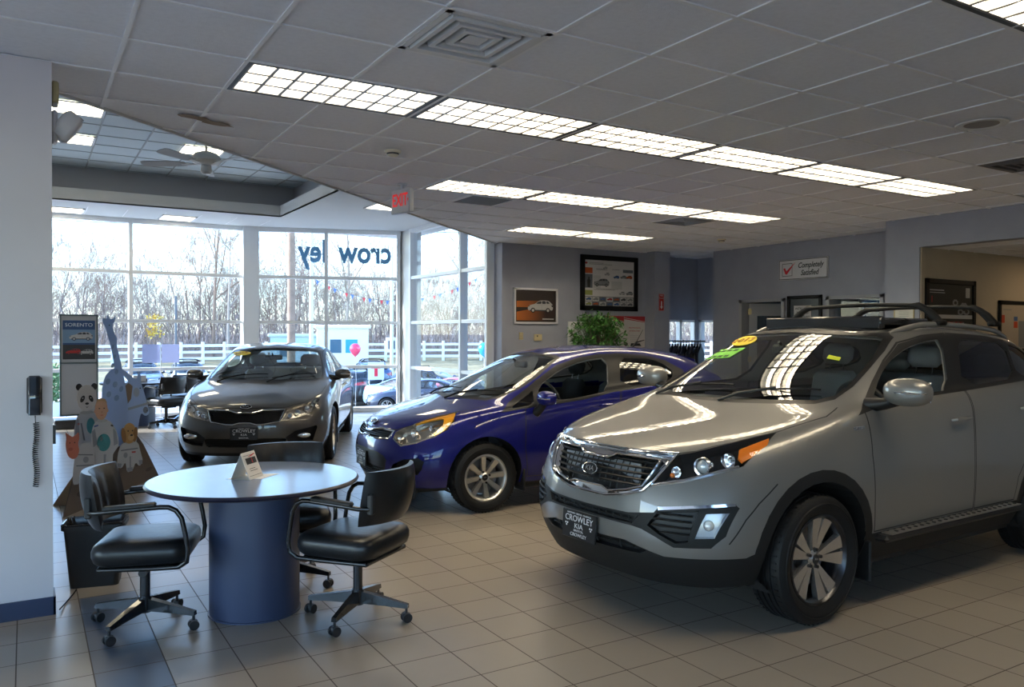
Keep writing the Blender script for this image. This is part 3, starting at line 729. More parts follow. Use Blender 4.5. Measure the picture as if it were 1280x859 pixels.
# ---------------------------------------------------------------- silver crossover
def suv_extra(sh, K, m):
    half_regions(sh, [
        ([(0, .925), (.35, .925), (.505, .928), (.486, .87), (.448, .79), (.40, .734), (.302, .70), (.159, .676), (0, .676)], 25, 6),
        ([(0, .873), (.11, .873), (.16, .898), (.274, .897), (.444, .894), (.422, .82), (.389, .754), (.296, .726), (.174, .703), (.118, .721), (0, .721)], 21, 2),
        ([(.437, .76), (.486, .861), (.508, .925), (.566, .941), (.664, .989), (.752, 1.04), (.787, .983), (.776, .883), (.693, .844), (.594, .80)], 20, 2),
        ([(0, .607), (.33, .609), (.48, .63), (.50, .657), (.80, .70), (.815, .68), (.79, .54), (.742, .476), (.588, .463), (.50, .505), (.42, .535), (.36, .543), (.13, .549), (0, .551)], 0, 3),
        ([(.45, .56), (.50, .635), (.69, .662), (.655, .50), (.60, .485), (.52, .52)], 26, 2),
        ([(0, .597), (.33, .599), (.40, .607), (.36, .556), (.13, .56), (0, .561)], 27, 2),
        ([(.718, .649), (.792, .656), (.778, .605), (.756, .529), (.685, .521)], 22, 2),
        ([(0, .455), (.144, .455), (.311, .458), (.446, .426), (.40, .40), (.2, .395), (0, .395)], 28, 2)])
    # dark lower cladding all round
    low = lambda c, n: True
    for s in (1, -1):
        P = [(0, .395), (.20, .395), (.40, .40), (.446, .426), (.533, .406), (.828, .422), (.90, .49), (1.2, .49), (1.2, 0), (0, 0)]
        sh.region(P if s == 1 else mir(P), 'front', lambda c, n: c.x < -.28 and c.y*s >= -.004, None, 3, only=(0,))
    sh.region([(.3, .0), (2.3, .0), (2.3, .435), (.3, .435)], 'side', lambda c, n: abs(c.y) > .5, None, 3, only=(0, 1))
    sh.region([(2.3, .0), (4, .0), (4, .52), (2.9, .50), (2.3, .47)], 'side', lambda c, n: c.x > 2.3, None, 3, only=(0, 1))
    for s in (1, -1):      # tail lamps
        P = [(.52, .98), (.80, 1.0), (.98, 1.06), (.98, 1.16), (.72, 1.14), (.52, 1.08)]
        sh.region(P if s == 1 else mir(P), 'front', lambda c, n: c.x > 2.98 and n.x > -.2, 24, 5)
    # glass roof
    sh.region([(1.30, -.47), (2.55, -.45), (2.55, .45), (1.30, .47)], 'top', lambda c, n: c.z > 1.5, None, 4)
    sh.region([(1.03, -.41), (1.30, -.47), (1.30, .47), (1.03, .41)], 'top', lambda c, n: c.z > 1.585, None, 4)
    sh.seam([(-.32, .79), (-.44, .70), (-.52, .62), (-.60, .50)], 'side', lambda c, n: abs(c.y) > .5 and c.x < 0 and c.z < .9, .0035)
SUV.update(sidey=.40, fx=0, rx=3, hoodz=.9, cowlx=.33, beltz=1.2, linex=3.1, floor=.24, seatz=.75, seatx=1.62, seath=.60, dashz=1.13, dashw=.70,
    wiperz=1.185, mirrorz=1.50, mirror=(.60, 1.035, 1.245, .085, .135, .080), stalk=(.56, 1.17), turn=True, rearglass='tinted', rimmat='rimdark', spin=.2, open_front=True,
    doorF=[(.466, 1.122), (.44, .887), (.46, .60), (.482, .445), (1.59, .445), (1.567, .796), (1.562, 1.097), (1.545, 1.205), (1.62, 1.40), (1.70, 1.583), (1.42, 1.567), (1.15, 1.52), (.93, 1.41), (.72, 1.285), (.53, 1.165)],
    doorR=[(1.605, .445), (2.13, .445), (2.16, .60), (2.33, .82), (2.52, .97), (2.58, 1.27), (2.52, 1.535), (2.2, 1.566), (1.72, 1.584), (1.64, 1.40), (1.56, 1.205), (1.577, 1.097), (1.582, .796)],
    dlo=[(.40, 1.108), (.75, 1.172), (1.54, 1.208), (2.40, 1.252), (2.80, 1.28), (2.93, 1.33), (2.80, 1.47), (2.6, 1.523), (2.2, 1.562), (1.7, 1.58), (1.42, 1.563), (1.15, 1.513), (.93, 1.405), (.72, 1.28), (.55, 1.185)],
    glass=[(12, [(.62, 1.185), (.80, 1.315), (.985, 1.415), (1.19, 1.49), (1.40, 1.53), (1.60, 1.545), (1.42, 1.222), (1.0, 1.20)]), (13, [(1.60, 1.235), (2.33, 1.27), (2.45, 1.51), (2.1, 1.532), (1.79, 1.545)]), (14, [(2.38, 1.28), (2.72, 1.30), (2.86, 1.35), (2.72, 1.47), (2.50, 1.508)])],
    hood=[(-.766, 0), (-.768, .12), (-.738, .35), (-.662, .505), (-.60, .57), (-.43, .665), (-.18, .75), (.19, .80), (.34, .77), (.30, .70), (.22, .60), (.13, .40), (.10, 0)], hoodseam=9,
    ws=[(0, 1.165), (.19, 1.165), (.49, 1.18), (.64, 1.185), (.695, 1.21), (.69, 1.26), (.662, 1.36), (.625, 1.46), (.575, 1.545), (.54, 1.56), (.40, 1.568), (0, 1.588)],
    wsb=[(0, 1.147), (.19, 1.147), (.49, 1.158), (.66, 1.165), (.715, 1.19), (.712, 1.26), (.682, 1.36), (.645, 1.47), (.60, 1.555), (.55, 1.582), (.40, 1.60), (0, 1.615)], wsx0=.05, wsx1=1.35,
    rw=[(0, 1.26), (.55, 1.27), (.62, 1.32), (.50, 1.48), (.40, 1.50), (0, 1.51)], rwx0=2.85, handles=[(1.39, 1.04, 1), (2.28, 1.07, 2)], extra=suv_extra)
def build_suv(loc, rz, m, label):
    K = SUV; root, sh = car_base(K, label, loc, rz, m); car_finish(root, sh, K, m)
    g = sh.extract('grille', 21, m['plasticdark'], root, 0, bucket=.06)
    b = MB()
    for z in (.752, .782, .812, .842, .872):
        pts = []
        for k in range(-20, 21):
            y = k*.0215
            if inpoly((abs(y), z), [(0, .873), (.11, .873), (.16, .898), (.274, .897), (.444, .894), (.422, .82), (.389, .754), (.296, .726), (.174, .703), (.118, .721), (0, .721), (-.01, .8)]):
                p, n = sh.hit('front', y, z); pts.append(p+V((.020, 0, 0)))
        seg = []
        for p in pts:
            if seg and abs(p.y-seg[-1].y) > .03:
                if len(seg) > 1: b.tube(seg, .0075, 6)
                seg = []
            seg.append(p)
        if len(seg) > 1: b.tube(seg, .0075, 6)
    for k in range(-8, 9):
        y = k*.049; pts = []
        for j in range(9):
            z = .712+j*.021
            if inpoly((abs(y)+1e-4, z), [(0, .873), (.11, .873), (.16, .898), (.274, .897), (.444, .894), (.422, .82), (.389, .754), (.296, .726), (.174, .703), (.118, .721), (0, .721)]):
                p, n = sh.hit('front', y, z); pts.append(p+V((.03, 0, 0)))
        if len(pts) > 1: b.tube(pts, .0035, 5)
    b.build('grille_slats', m['plasticdark'], g, 40)
    # pale radiator seen through the openings
    rr_ = MB(); rr_.box(-.775, -.33, .71, -.77, .33, .86); rr_.build('radiator', m['radiator'], g)
    sur = sh.extract('grille_surround', 25, m['chrome'], root, .008, bucket=.02)
    out = both([(0, .925), (.35, .925), (.505, .928), (.486, .87), (.448, .79), (.40, .734), (.302, .70), (.159, .676), (0, .676)])
    b = MB(); b.tube(outline_tube(sh, out, 'front', 0, .006), .007, 8, closed=True)
    inn = both([(0, .873), (.11, .873), (.16, .898), (.274, .897), (.444, .894), (.422, .82), (.389, .754), (.296, .726), (.174, .703), (.118, .721), (0, .721)])
    b.tube(outline_tube(sh, inn, 'front', 0, .006), .006, 8, closed=True); b.build('chrome_trim', m['chrome'], sur, 40)
    emblem(root, sh, m, 0, .797, .125, .066)
    lamp_parts(root, sh, m, 20, [(.632, .892, .048, 0), (.715, .928, .040, 1), (.535, .855, .030, 1), (.515, .835, .014, 2)], [(.718, .965), (.758, 1.018), (.785, .99), (.79, .945), (.765, .905), (.742, .925)])
    for s in (-1, 1):      # chrome line under each lamp and over each fog pocket
        b = MB(); b.tube(outline_tube(sh, [(s*.44, .766), (s*.594, .804), (s*.693, .846), (s*.765, .88)], 'front', 0, -.004, False), .011, 6)
        b.build('lamp_trim', m['chrome'], root, 40)
        b = MB(); flat_strip(sh, b, [(s*.50, .662), (s*.65, .684), (s*.80, .704)], [(s*.505, .646), (s*.65, .669), (s*.803, .690)], 'front', .006)
        b.build('fog_trim', m['chrome'], root, 30)
        P = lambda c: c.y*s > 0
        f = sh.extract('fog_light', 22, m['fogbowl'], root, 0, bucket=.04, pred=P); sh.extract('lens', 22, m['lens'], f, .001, pred=P)
        p, n = sh.hit('front', s*.735, .59); bb = MB(); bb.sphere(p-n*.02, .028, 14, 8, 0); bb.build('bulb', m['clearball'], f)
        v = sh.extract('side_vent', 26, m['plasticdark'], root, 0, bucket=.03, pred=P)
        b = MB()
        for z in (.535, .567, .60, .63): b.tube(outline_tube(sh, [(s*(.47 if z > .55 else .52), z), (s*.665, z)], 'front', 0, -.006, False), .006, 6)
        b.build('vent_slats', m['cladding'], v, 40)
    v = sh.extract('lower_grille', 27, m['plasticdark'], root, 0, bucket=.03); b = MB(); b.tube(outline_tube(sh, [(-.34, .578), (.34, .578)], 'front', 0, -.012, False), .005, 6)
    for k in range(-6, 7): b.tube(outline_tube(sh, [(k*.055, .565), (k*.055, .592)], 'front', 0, -.012, False, 2), .004, 5)
    b.build('mesh_bars', m['cladding'], v, 40)
    v = sh.extract('lower_grille', 28, m['plasticdark'], root, 0, bucket=.03); b = MB(); b.tube(outline_tube(sh, [(-.36, .428), (.36, .428)], 'front', 0, -.012, False), .006, 6)
    for k in (-3, -1, 1, 3): b.tube(outline_tube(sh, [(k*.09, .405), (k*.09, .45)], 'front', 0, -.01, False, 2), .006, 5)
    b.build('mesh_bars', m['cladding'], v, 40)
    for s in (-1, 1): sh.extract('tail_light', 24, m['red'], root, .004, pred=lambda c: c.y*s > 0)
    p1, n1 = sh.hit('front', .026, .475); F = frame_at(V((p1.x-.022, .026, .470)), (0, -1, 0), (.06, 0, 1))
    plate(root, None, 1, .305, .158, m, [('HARTFORD • BRISTOL • PLAINVILLE', .064, .0125, 1.1), ('CROWLEY', .034, .050, 1.06), ('KIA', -.006, .040, 1.25), ('BRISTOL', -.032, .0165, 1.4), ('CROWLEY', -.056, .027, 1.15)], M=F)
    # running boards
    for s in (-1, 1):
        b = MB(); b.box(.50, s*.80, .385, 2.15, s*.985, .425, 0, bev=.02); b.box(.56, s*.86, .425, 2.09, s*.975, .432, 1, bev=.003)
        for k in range(22): 
            x = .62+k*.067; b.cyl((x, s*.905, .432), (x, s*.905, .436), .012, 10, 0); b.cyl((x+.03, s*.945, .432), (x+.03, s*.945, .436), .012, 10, 0)
        b.build('running_board', [m['plasticdark'], m['steptop']], root, 30)
        # mud guard and roof rail
        b = MB(); b.box(.415, s*.72, .17, .44, s*.93, .40, 0, bev=.008); b.box(3.05, s*.72, .2, 3.075, s*.92, .42, 0, bev=.008); b.build('mud_flap', m['plasticdark'], root)
        b = MB(); pts = []
        for k in range(17):
            t = k/16; x = lerp(1.22, 2.80, t); p, n = sh.hit('top', x, s*(.585 - .05*(2*t-1)**2 if x < 2.6 else .56))
            pts.append(V((x, s*(.592-.05*(2*t-1)**4), p.z + .030*min(1, 5*t, 5*(1-t)) - .004)))
        b.tube(pts, [.012]+[.019]*15+[.012], 10); b.build('roof_rail', m['paint'], root, 50)
        bp = MB(); p, n = sh.hit('side', .365, 1.04, s); put_text(bp, 'AWD', .03, frame_at(p+n*.003, (-s*-1*1, 0, 0) if s == -1 else (-1, 0, 0), (0, 0, 1)), 0, ext=.0015, sx=1.5)
        bp.build('badge', m['chrome'], root)
    for xb, yy in ((1.73, .60), (2.50, .59)):
        b = MB(); pts = []
        for k in range(25):
            t = k/24; y = lerp(-yy, yy, t); e = min(t, 1-t)
            z = 1.655 + .115*min(1, (e/.11))**.75 + .022*math.sin(PI*t)
            pts.append(V((xb+.05*max(0, 1-e/.11)*0, y, z)))
        rad = [.030 if min(k, 24-k) < 2 else (.024 if min(k, 24-k) < 4 else .015) for k in range(25)]
        b.tube(pts, rad, 8)
        for s in (-1, 1): b.box(xb-.05, s*(yy-.03), 1.635, xb+.06, s*(yy+.03), 1.675, 0, bev=.012)
        b.build('roof_cross_bar', m['barblack'], root, 50)
    b = MB(); vs = []
    zt = sh.hit('top', 1.35, 0)[0].z
    b.box(1.24, -.47, zt-.03, 1.30, .47, zt+.060, 0, bev=.010); b.box(1.28, -.46, zt-.004, 1.85, .46, zt+.050, 0, bev=.012); b.build('sunroof_panel', m['sunroof'], root, 40)
    # stickers on the windscreen
    def sticker(name, poly, mt, txt, size, mtx, c, sx=1., rot=0.):
        vs = []; b = MB()
        for a, z in poly: p, n = sh.hit('front', a, z); vs.append(p+n*.003)
        for a, z in poly: p, n = sh.hit('front', a, z); vs.append(p+n*.0015)
        k = len(poly); cen, cn = sh.hit('front', *c); vs.append(cen+cn*.0033)
        fs = [(2*k, i, (i+1) % k) for i in range(k)] + [(i, (i+1) % k, k+(i+1) % k, k+i) for i in range(k)]
        b.add(vs, fs, 0)
        if txt:
            right = V((0, -1, 0)); right = (right - cn*right.dot(cn)).normalized(); up = cn.cross(right)
            F = frame_at(cen+cn*.006, right, up) @ Matrix.Rotation(rot, 4, 'Z')
            put_text(b, txt, size, F, 1, ext=.001, sx=sx)
        return b.build(name, [mt, mtx], root)
    sticker('windshield_sticker', [(.36+.125*math.cos(2*PI*k/24), 1.523+.036*math.sin(2*PI*k/24)) for k in range(24)], m['yellow'], '2013', .085, m['rust'], (.36, 1.523), 1.25)
    green = sticker('windshield_sticker', [(.245, 1.475), (.50, 1.455), (.545, 1.385), (.29, 1.405)], m['green'], None, 0, m['black'], (.395, 1.43))
    ck = MB()
    for i in range(12):
        for j in range(3):
            if (i*5+j*3+i*j) % 3 == 0: continue
            a = .27+i*.0205+j*.014; z = 1.466-i*.0018-j*.021
            q = []
            for (da, dz) in ((0, 0), (.013, -.001), (.017, -.013), (.004, -.012)): p, n = sh.hit('front', a+da, z+dz); q.append(p+n*.0045)
            for (da, dz) in ((0, 0), (.013, -.001), (.017, -.013), (.004, -.012)): p, n = sh.hit('front', a+da, z+dz); q.append(p+n*.0034)
            ck.add(q, [(0, 1, 2, 3), (7, 6, 5, 4), (0, 4, 5, 1), (1, 5, 6, 2), (2, 6, 7, 3), (3, 7, 4, 0)])
    o_ = ck.build('sticker_print', m['black'], green); o_['kind'] = 'stuff'
    sticker('windshield_sticker', [(-.44, 1.44), (-.52, 1.425), (-.53, 1.405), (-.45, 1.418)], m['yellowgreen'], None, 0, m['black'], (-.485, 1.422))
    return root

# ---------------------------------------------------------------- blue hatchback
HG = [(0, .688), (.07, .69), (.12, .708), (.25, .722), (.424, .708), (.412, .645), (.213, .633), (.10, .636), (.06, .648), (0, .648)]
def hatch_extra(sh, K, m):
    half_regions(sh, [
        (HG, 21, 2),
        ([(.455, .65), (.437, .705), (.47, .735), (.511, .755), (.565, .822), (.64, .885), (.70, .855), (.745, .81), (.76, .737), (.738, .683), (.663, .624), (.565, .592)], 20, 2),
        ([(0, .535), (.30, .525), (.40, .50), (.44, .465), (.37, .31), (.30, .275), (0, .265)], 0, 2),
        ([(0, .40), (.40, .395), (.37, .315), (.29, .285), (0, .275)], 27, 2),
        ([(.435, .335), (.515, .435), (.61, .485), (.71, .505), (.742, .475), (.73, .41), (.70, .36)], 26, 2)])
    sh.region([(-2, 0), (5, 0), (5, .235), (-2, .235)], 'side', lambda c, n: True, None, 3)
    for s in (1, -1):
        P = [(.50, .86), (.90, .86), (.92, 1.05), (.72, 1.06), (.52, 1.0)]
        sh.region(P if s == 1 else mir(P), 'front', lambda c, n: c.x > 2.72 and n.x > -.1, 24, 5)
HATCH.update(sidey=.35, fx=0, rx=2.6, hoodz=.70, cowlx=.10, beltz=1.02, linex=2.6, floor=.19, seatz=.60, seatx=1.35, seath=.54, dashz=.94, dashw=.64,
    wiperz=.99, mirrorz=1.30, mirror=(.54, .955, .995, .072, .115, .066), stalk=(.50, .86), turn=True, rearglass='halftint', open_front=True,
    doorF=[(.385, .847), (.37, .566), (.42, .285), (1.36, .285), (1.40, .60), (1.42, .944), (1.435, 1.01), (1.50, 1.22), (1.52, 1.378), (1.139, 1.345), (.87, 1.27), (.60, 1.13), (.42, 1.02)],
    doorR=[(1.375, .285), (2.05, .285), (2.12, .48), (2.27, .65), (2.33, .85), (2.36, 1.10), (2.30, 1.21), (2.135, 1.30), (1.9, 1.365), (1.535, 1.378), (1.515, 1.22), (1.45, 1.01), (1.435, .944), (1.415, .60)],
    dlo=[(.15, .872), (.36, .895), (1.0, .955), (1.351, 1.015), (2.117, 1.092), (2.31, 1.15), (2.30, 1.207), (2.135, 1.297), (1.9, 1.355), (1.512, 1.381), (1.30, 1.37), (1.08, 1.335), (.87, 1.265), (.598, 1.13), (.25, .945)],
    glass=[(12, [(.56, .945), (.60, 1.085), (.87, 1.235), (1.139, 1.315), (1.415, 1.345), (1.33, 1.035), (.95, .975)]), (13, [(1.475, 1.06), (2.09, 1.11), (2.17, 1.18), (2.11, 1.265), (1.94, 1.325), (1.56, 1.348)]), (14, [(.22, .895), (.50, .935), (.545, 1.065), (.45, 1.0)])],
    hood=[(-.775, 0), (-.765, .10), (-.735, .30), (-.68, .43), (-.58, .525), (-.42, .585), (-.19, .665), (.08, .70), (.22, .70), (.15, .60), (.06, .45), (.0, .25), (-.03, 0)], hoodseam=9,
    ws=[(0, .985), (.30, .99), (.55, .985), (.62, 1.0), (.64, 1.06), (.60, 1.16), (.535, 1.26), (.475, 1.335), (.42, 1.348), (0, 1.372)],
    wsb=[(0, .965), (.30, .97), (.60, .965), (.655, .985), (.66, 1.06), (.62, 1.165), (.55, 1.27), (.49, 1.345), (.43, 1.362), (0, 1.387)], wsx0=-.1, wsx1=1.2,
    rw=[(0, 1.09), (.50, 1.10), (.56, 1.13), (.46, 1.26), (0, 1.28)], rwx0=2.55, handles=[(1.28, .90, 1), (2.18, .95, 2)], extra=hatch_extra)
def build_hatch(loc, rz, m, label):
    K = HATCH; root, sh = car_base(K, label, loc, rz, m); car_finish(root, sh, K, m)
    g = sh.extract('grille', 21, m['plasticdark'], root, 0, bucket=.035); b = MB()
    for z in (.658, .674, .69, .706):
        seg = []
        for k in range(-21, 22):
            y = k*.02
            if inpoly((abs(y)+1e-4, z), HG): seg.append(sh.hit('front', y, z)[0]+V((.010, 0, 0)))
        if len(seg) > 1: b.tube(seg, .0035, 5)
    for k in range(-20, 21):
        y = k*.02; z0, z1 = .645, (.69 if abs(y) < .09 else .712); b.tube([sh.hit('front', y, z0)[0]+V((.012, 0, 0)), sh.hit('front', y, z1)[0]+V((.012, 0, 0))], .003, 5)
    b.build('mesh_bars', m['plasticdark'], g, 40)
    out = both(HG); b = MB(); b.tube(outline_tube(sh, out, 'front', 0, .004), .009, 8, closed=True); b.build('grille_surround', m['chrome'], root, 40)
    emblem(root, sh, m, 0, .755, .115, .058)
    lamp_parts(root, sh, m, 20, [(.50, .675, .034, 1), (.585, .725, .038, 1), (.665, .77, .022, 1)], None, depth=.06, hm='lampsilver')
    for s in (-1, 1):
        b = MB()
        for poly in ([(.542, .777), (.56, .810), (.64, .876), (.70, .852), (.735, .812), (.65, .833), (.60, .815)], [(.661, .837), (.735, .812), (.75, .737), (.733, .690), (.715, .695), (.718, .78)]):
            pl = poly if s == 1 else mir(poly); k = len(pl); vs = []
            tr = tessellate_polygon([[V((a, c, 0)) for a, c in pl]])
            for o_ in (-.006, -.02): vs += [sh.hit('front', a, c)[0]-sh.hit('front', a, c)[1]*o_*-1 for a, c in pl]
            b.add(vs, [tuple(t) for t in tr]+[tuple(k+i for i in t) for t in tr]+[(i, (i+1) % k, k+(i+1) % k, k+i) for i in range(k)])
        b.build('amber_marker', m['amberglow'], root)
        b = MB(); b.tube(outline_tube(sh, [(s*.46, .650), (s*.565, .598), (s*.663, .63), (s*.735, .685)], 'front', 0, -.003, False), .008, 6); b.build('lamp_trim', m['chrome'], root, 40)
        v = sh.extract('fog_pocket', 26, m['plasticdark'], root, 0, bucket=.06, pred=lambda c: c.y*s > 0)
        b = MB(); p, n = sh.hit('front', s*.62, .42); b.lathe([(.036, .0), (.03, -.01), (0, -.03)], 20, 0, Matrix.Translation(p+V((.03, 0, 0))) @ V((-1, 0, 0)).to_track_quat('Z', 'Y').to_matrix().to_4x4()); b.build('fog_light', m['bright'], v, 40)
        sh.extract('tail_light', 24, m['red'], root, .004, pred=lambda c: c.y*s > 0)
        b = MB(); b.box(.365, s*.68, .16, .385, s*.85, .36, 0, bev=.006); b.build('mud_flap', m['plasticdark'], root)
    v = sh.extract('lower_grille', 27, m['plasticdark'], root, 0, bucket=.03); b = MB()
    for j in range(5):
        z = .295+j*.024; y1 = .30+.07*j/4; b.tube(outline_tube(sh, [(-y1, z), (y1, z)], 'front', 0, -.004, False, 16), .004, 5)
    for k in range(-11, 12): b.tube(outline_tube(sh, [(k*.03, .283), (k*.03+.012, .398)], 'front', 0, -.004, False, 3), .003, 5)
    b.build('mesh_bars', m['cladding'], v, 40)
    p1, n1 = sh.hit('front', .03, .44); F = frame_at(V((p1.x-.016, .035, .435)), (0, -1, 0), (.03, 0, 1))
    plate(root, None, 1, .27, .145, m, [('HARTFORD • BRISTOL', .06, .012, 1.1), ('CROWLEY', .033, .045, 1.05), ('KIA', -.006, .036, 1.25), ('BRISTOL', -.03, .016, 1.4), ('CROWLEY', -.052, .024, 1.1)], M=F)
    b = MB(); p, n = sh.hit('top', 2.2, 0); b.tube([p, p+V((.05, 0, .05)), p+V((.16, 0, .075))], [.014, .010, .004], 8); b.build('roof_antenna', m['plasticdark'], root)
    b = MB()
    vs = [(2.42, -.50, 1.355), (2.42, .50, 1.355), (2.70, .44, 1.305), (2.70, -.44, 1.305)]
    b.add([(x, y, z) for x, y, z in vs]+[(x, y, z-.03) for x, y, z in vs], [(0, 1, 2, 3), (7, 6, 5, 4), (0, 4, 5, 1), (1, 5, 6, 2), (2, 6, 7, 3), (3, 7, 4, 0)]); b.build('rear_spoiler', m['paint'], root)
    return root

# ---------------------------------------------------------------- grey sedan
OG = [(0, .672), (.08, .668), (.14, .68), (.19, .695), (.42, .695), (.37, .57), (.20, .543), (.13, .54), (.06, .559), (0, .561)]
def sedan_extra(sh, K, m):
    half_regions(sh, [
        (OG, 21, 2),
        ([(.389, .575), (.445, .702), (.53, .735), (.66, .765), (.73, .80), (.765, .785), (.755, .718), (.69, .645), (.57, .61)], 20, 2),
        ([(0, .385), (.40, .385), (.45, .375), (.43, .30), (.40, .285), (0, .285)], 27, 2),
        ([(.44, .39), (.54, .458), (.755, .50), (.765, .48), (.72, .33), (.60, .30), (.48, .295)], 26, 2)])
    sh.region([(-2, 0), (5, 0), (5, .215), (-2, .215)], 'side', lambda c, n: True, None, 3)
    for s in (1, -1):
        P = [(.42, .86), (.90, .84), (.92, 1.0), (.70, 1.02), (.42, .98)]
        sh.region(P if s == 1 else mir(P), 'front', lambda c, n: c.x > 3.45 and n.x > -.1, 24, 5)
SEDAN.update(sidey=.38, fx=0, rx=2.6, hoodz=.66, cowlx=.18, beltz=1.03, linex=2.5, floor=.17, seatz=.55, seatx=1.50, seath=.56, dashz=.945, dashw=.68,
    wiperz=.995, mirrorz=1.28, mirror=(.62, .945, 1.035, .075, .105, .066), stalk=(.60, 1.0), turn=True, rearglass='clear',
    doorF=[(.40, .93), (.38, .60), (.42, .26), (1.52, .26), (1.54, .60), (1.54, 1.0), (1.60, 1.36), (1.42, 1.345), (1.20, 1.31), (.95, 1.22), (.62, 1.04)],
    doorR=[(1.535, .26), (2.32, .26), (2.38, .45), (2.55, .62), (2.66, .80), (2.70, 1.02), (2.60, 1.10), (2.2, 1.30), (1.95, 1.355), (1.615, 1.365), (1.555, 1.0), (1.555, .60)],
    dlo=[(.50, .99), (1.5, 1.035), (2.45, 1.065), (2.72, 1.075), (2.66, 1.12), (2.2, 1.295), (1.95, 1.35), (1.62, 1.36), (1.42, 1.34), (1.20, 1.30), (.95, 1.21), (.64, 1.05)],
    glass=[(12, [(.72, 1.035), (.97, 1.185), (1.22, 1.28), (1.52, 1.335), (1.49, 1.06)]), (13, [(1.57, 1.065), (2.35, 1.09), (2.25, 1.22), (2.0, 1.31), (1.64, 1.34)]), (14, [(2.42, 1.095), (2.60, 1.10), (2.32, 1.22)])],
    hood=[(-.885, 0), (-.88, .12), (-.84, .35), (-.80, .44), (-.66, .60), (-.46, .71), (-.2, .77), (.12, .79), (.30, .76), (.24, .66), (.13, .45), (.07, .25), (.05, 0)], hoodseam=9,
    ws=[(0, .99), (.35, .99), (.62, .99), (.69, 1.0), (.695, 1.05), (.66, 1.15), (.60, 1.27), (.56, 1.322), (.50, 1.338), (0, 1.358)],
    wsb=[(0, .97), (.35, .97), (.64, .97), (.72, .985), (.715, 1.06), (.68, 1.16), (.62, 1.28), (.575, 1.335), (.51, 1.352), (0, 1.372)], wsx0=0, wsx1=1.35,
    rw=[(0, 1.10), (.52, 1.095), (.60, 1.12), (.50, 1.27), (.40, 1.33), (0, 1.35)], rwx0=2.05, handles=[(1.40, .86, 1), (2.42, .89, 2)], extra=sedan_extra, handlemat='chrome')
def build_sedan(loc, rz, m, label):
    K = SEDAN; root, sh = car_base(K, label, loc, rz, m); car_finish(root, sh, K, m)
    g = sh.extract('grille', 21, m['plasticdark'], root, 0, bucket=.035); b = MB()
    for j in range(7):
        z = .556+j*.019; seg = []
        for k in range(-20, 21):
            y = k*.0205
            if inpoly((abs(y)+1e-4, z), OG): seg.append(sh.hit('front', y, z)[0]+V((.010, 0, 0)))
            elif len(seg) > 1: b.tube(seg, .0035, 5); seg = []
        if len(seg) > 1: b.tube(seg, .0035, 5)
    for k in range(-19, 20):
        y = k*.021; zz = [z for z in [.55+.01*i for i in range(15)] if inpoly((abs(y)+1e-4, z), OG)]
        if len(zz) > 2: b.tube([sh.hit('front', y, z)[0]+V((.012, 0, 0)) for z in (zz[0], zz[-1])], .003, 5)
    b.build('mesh_bars', m['plasticdark'], g, 40)
    b = MB(); b.tube(outline_tube(sh, both(OG), 'front', 0, .004), .008, 8, closed=True); b.build('grille_surround', m['chrome'], root, 40)
    emblem(root, sh, m, 0, .728, .12, .06)
    lamp_parts(root, sh, m, 20, [(.66, .715, .034, 0), (.565, .675, .030, 1), (.49, .645, .024, 1), (.715, .755, .02, 1)], None, depth=.06, hm='lampsilver')
    for s in (-1, 1):
        v = sh.extract('fog_pocket', 26, m['plasticdark'], root, 0, bucket=.05, pred=lambda c: c.y*s > 0)
        b = MB(); p, n = sh.hit('front', s*.62, .40); b.sphere(p+V((.028, 0, 0)), .04, 16, 10, 0, (.5, 2.0, .8)); b.build('fog_light', m['bright'], v, 40)
        sh.extract('tail_light', 24, m['red'], root, .004, pred=lambda c: c.y*s > 0)
        b = MB(); b.box(.405, s*.72, .15, .425, s*.90, .36, 0, bev=.006); b.build('mud_flap', m['plasticdark'], root)
    v = sh.extract('lower_grille', 27, m['plasticdark'], root, 0, bucket=.03); b = MB()
    for j in range(4): b.tube(outline_tube(sh, [(-.42, .30+j*.024), (.42, .30+j*.024)], 'front', 0, -.004, False, 16), .004, 5)
    for k in range(-14, 15): b.tube(outline_tube(sh, [(k*.03, .293), (k*.03+.01, .38)], 'front', 0, -.004, False, 3), .003, 5)
    b.build('mesh_bars', m['cladding'], v, 40)
    p1, n1 = sh.hit('front', 0, .44); F = frame_at(V((p1.x-.016, 0.003, .442)), (0, -1, 0), (.03, 0, 1))
    plate(root, None, 1, .30, .145, m, [('HARTFORD • BRISTOL', .06, .012, 1.1), ('CROWLEY', .032, .05, 1.05), ('KIA', -.01, .036, 1.25), ('BRISTOL', -.045, .019, 1.5)], M=F)
    b = MB(); vs = []; pl = [(.42+.13*math.cos(2*PI*k/24), 1.298+.026*math.sin(2*PI*k/24)) for k in range(24)]
    for a, z in pl: p, n = sh.hit('front', a, z); vs.append(p+n*.004)
    for a, z in pl: p, n = sh.hit('front', a, z); vs.append(p+n*.001)
    cen, cn = sh.hit('front', .42, 1.298); vs.append(cen+cn*.005); b.add(vs, [(48, i, (i+1) % 24) for i in range(24)]+[(i, (i+1) % 24, 24+(i+1) % 24, 24+i) for i in range(24)])
    right = V((0, -1, 0)); right = (right-cn*right.dot(cn)).normalized(); put_text(b, '2013', .07, frame_at(cen+cn*.007, right, cn.cross(right)), 1, ext=.001, sx=1.3)
    b.build('windshield_sticker', [m['yellow'], m['rust']], root)
    return root
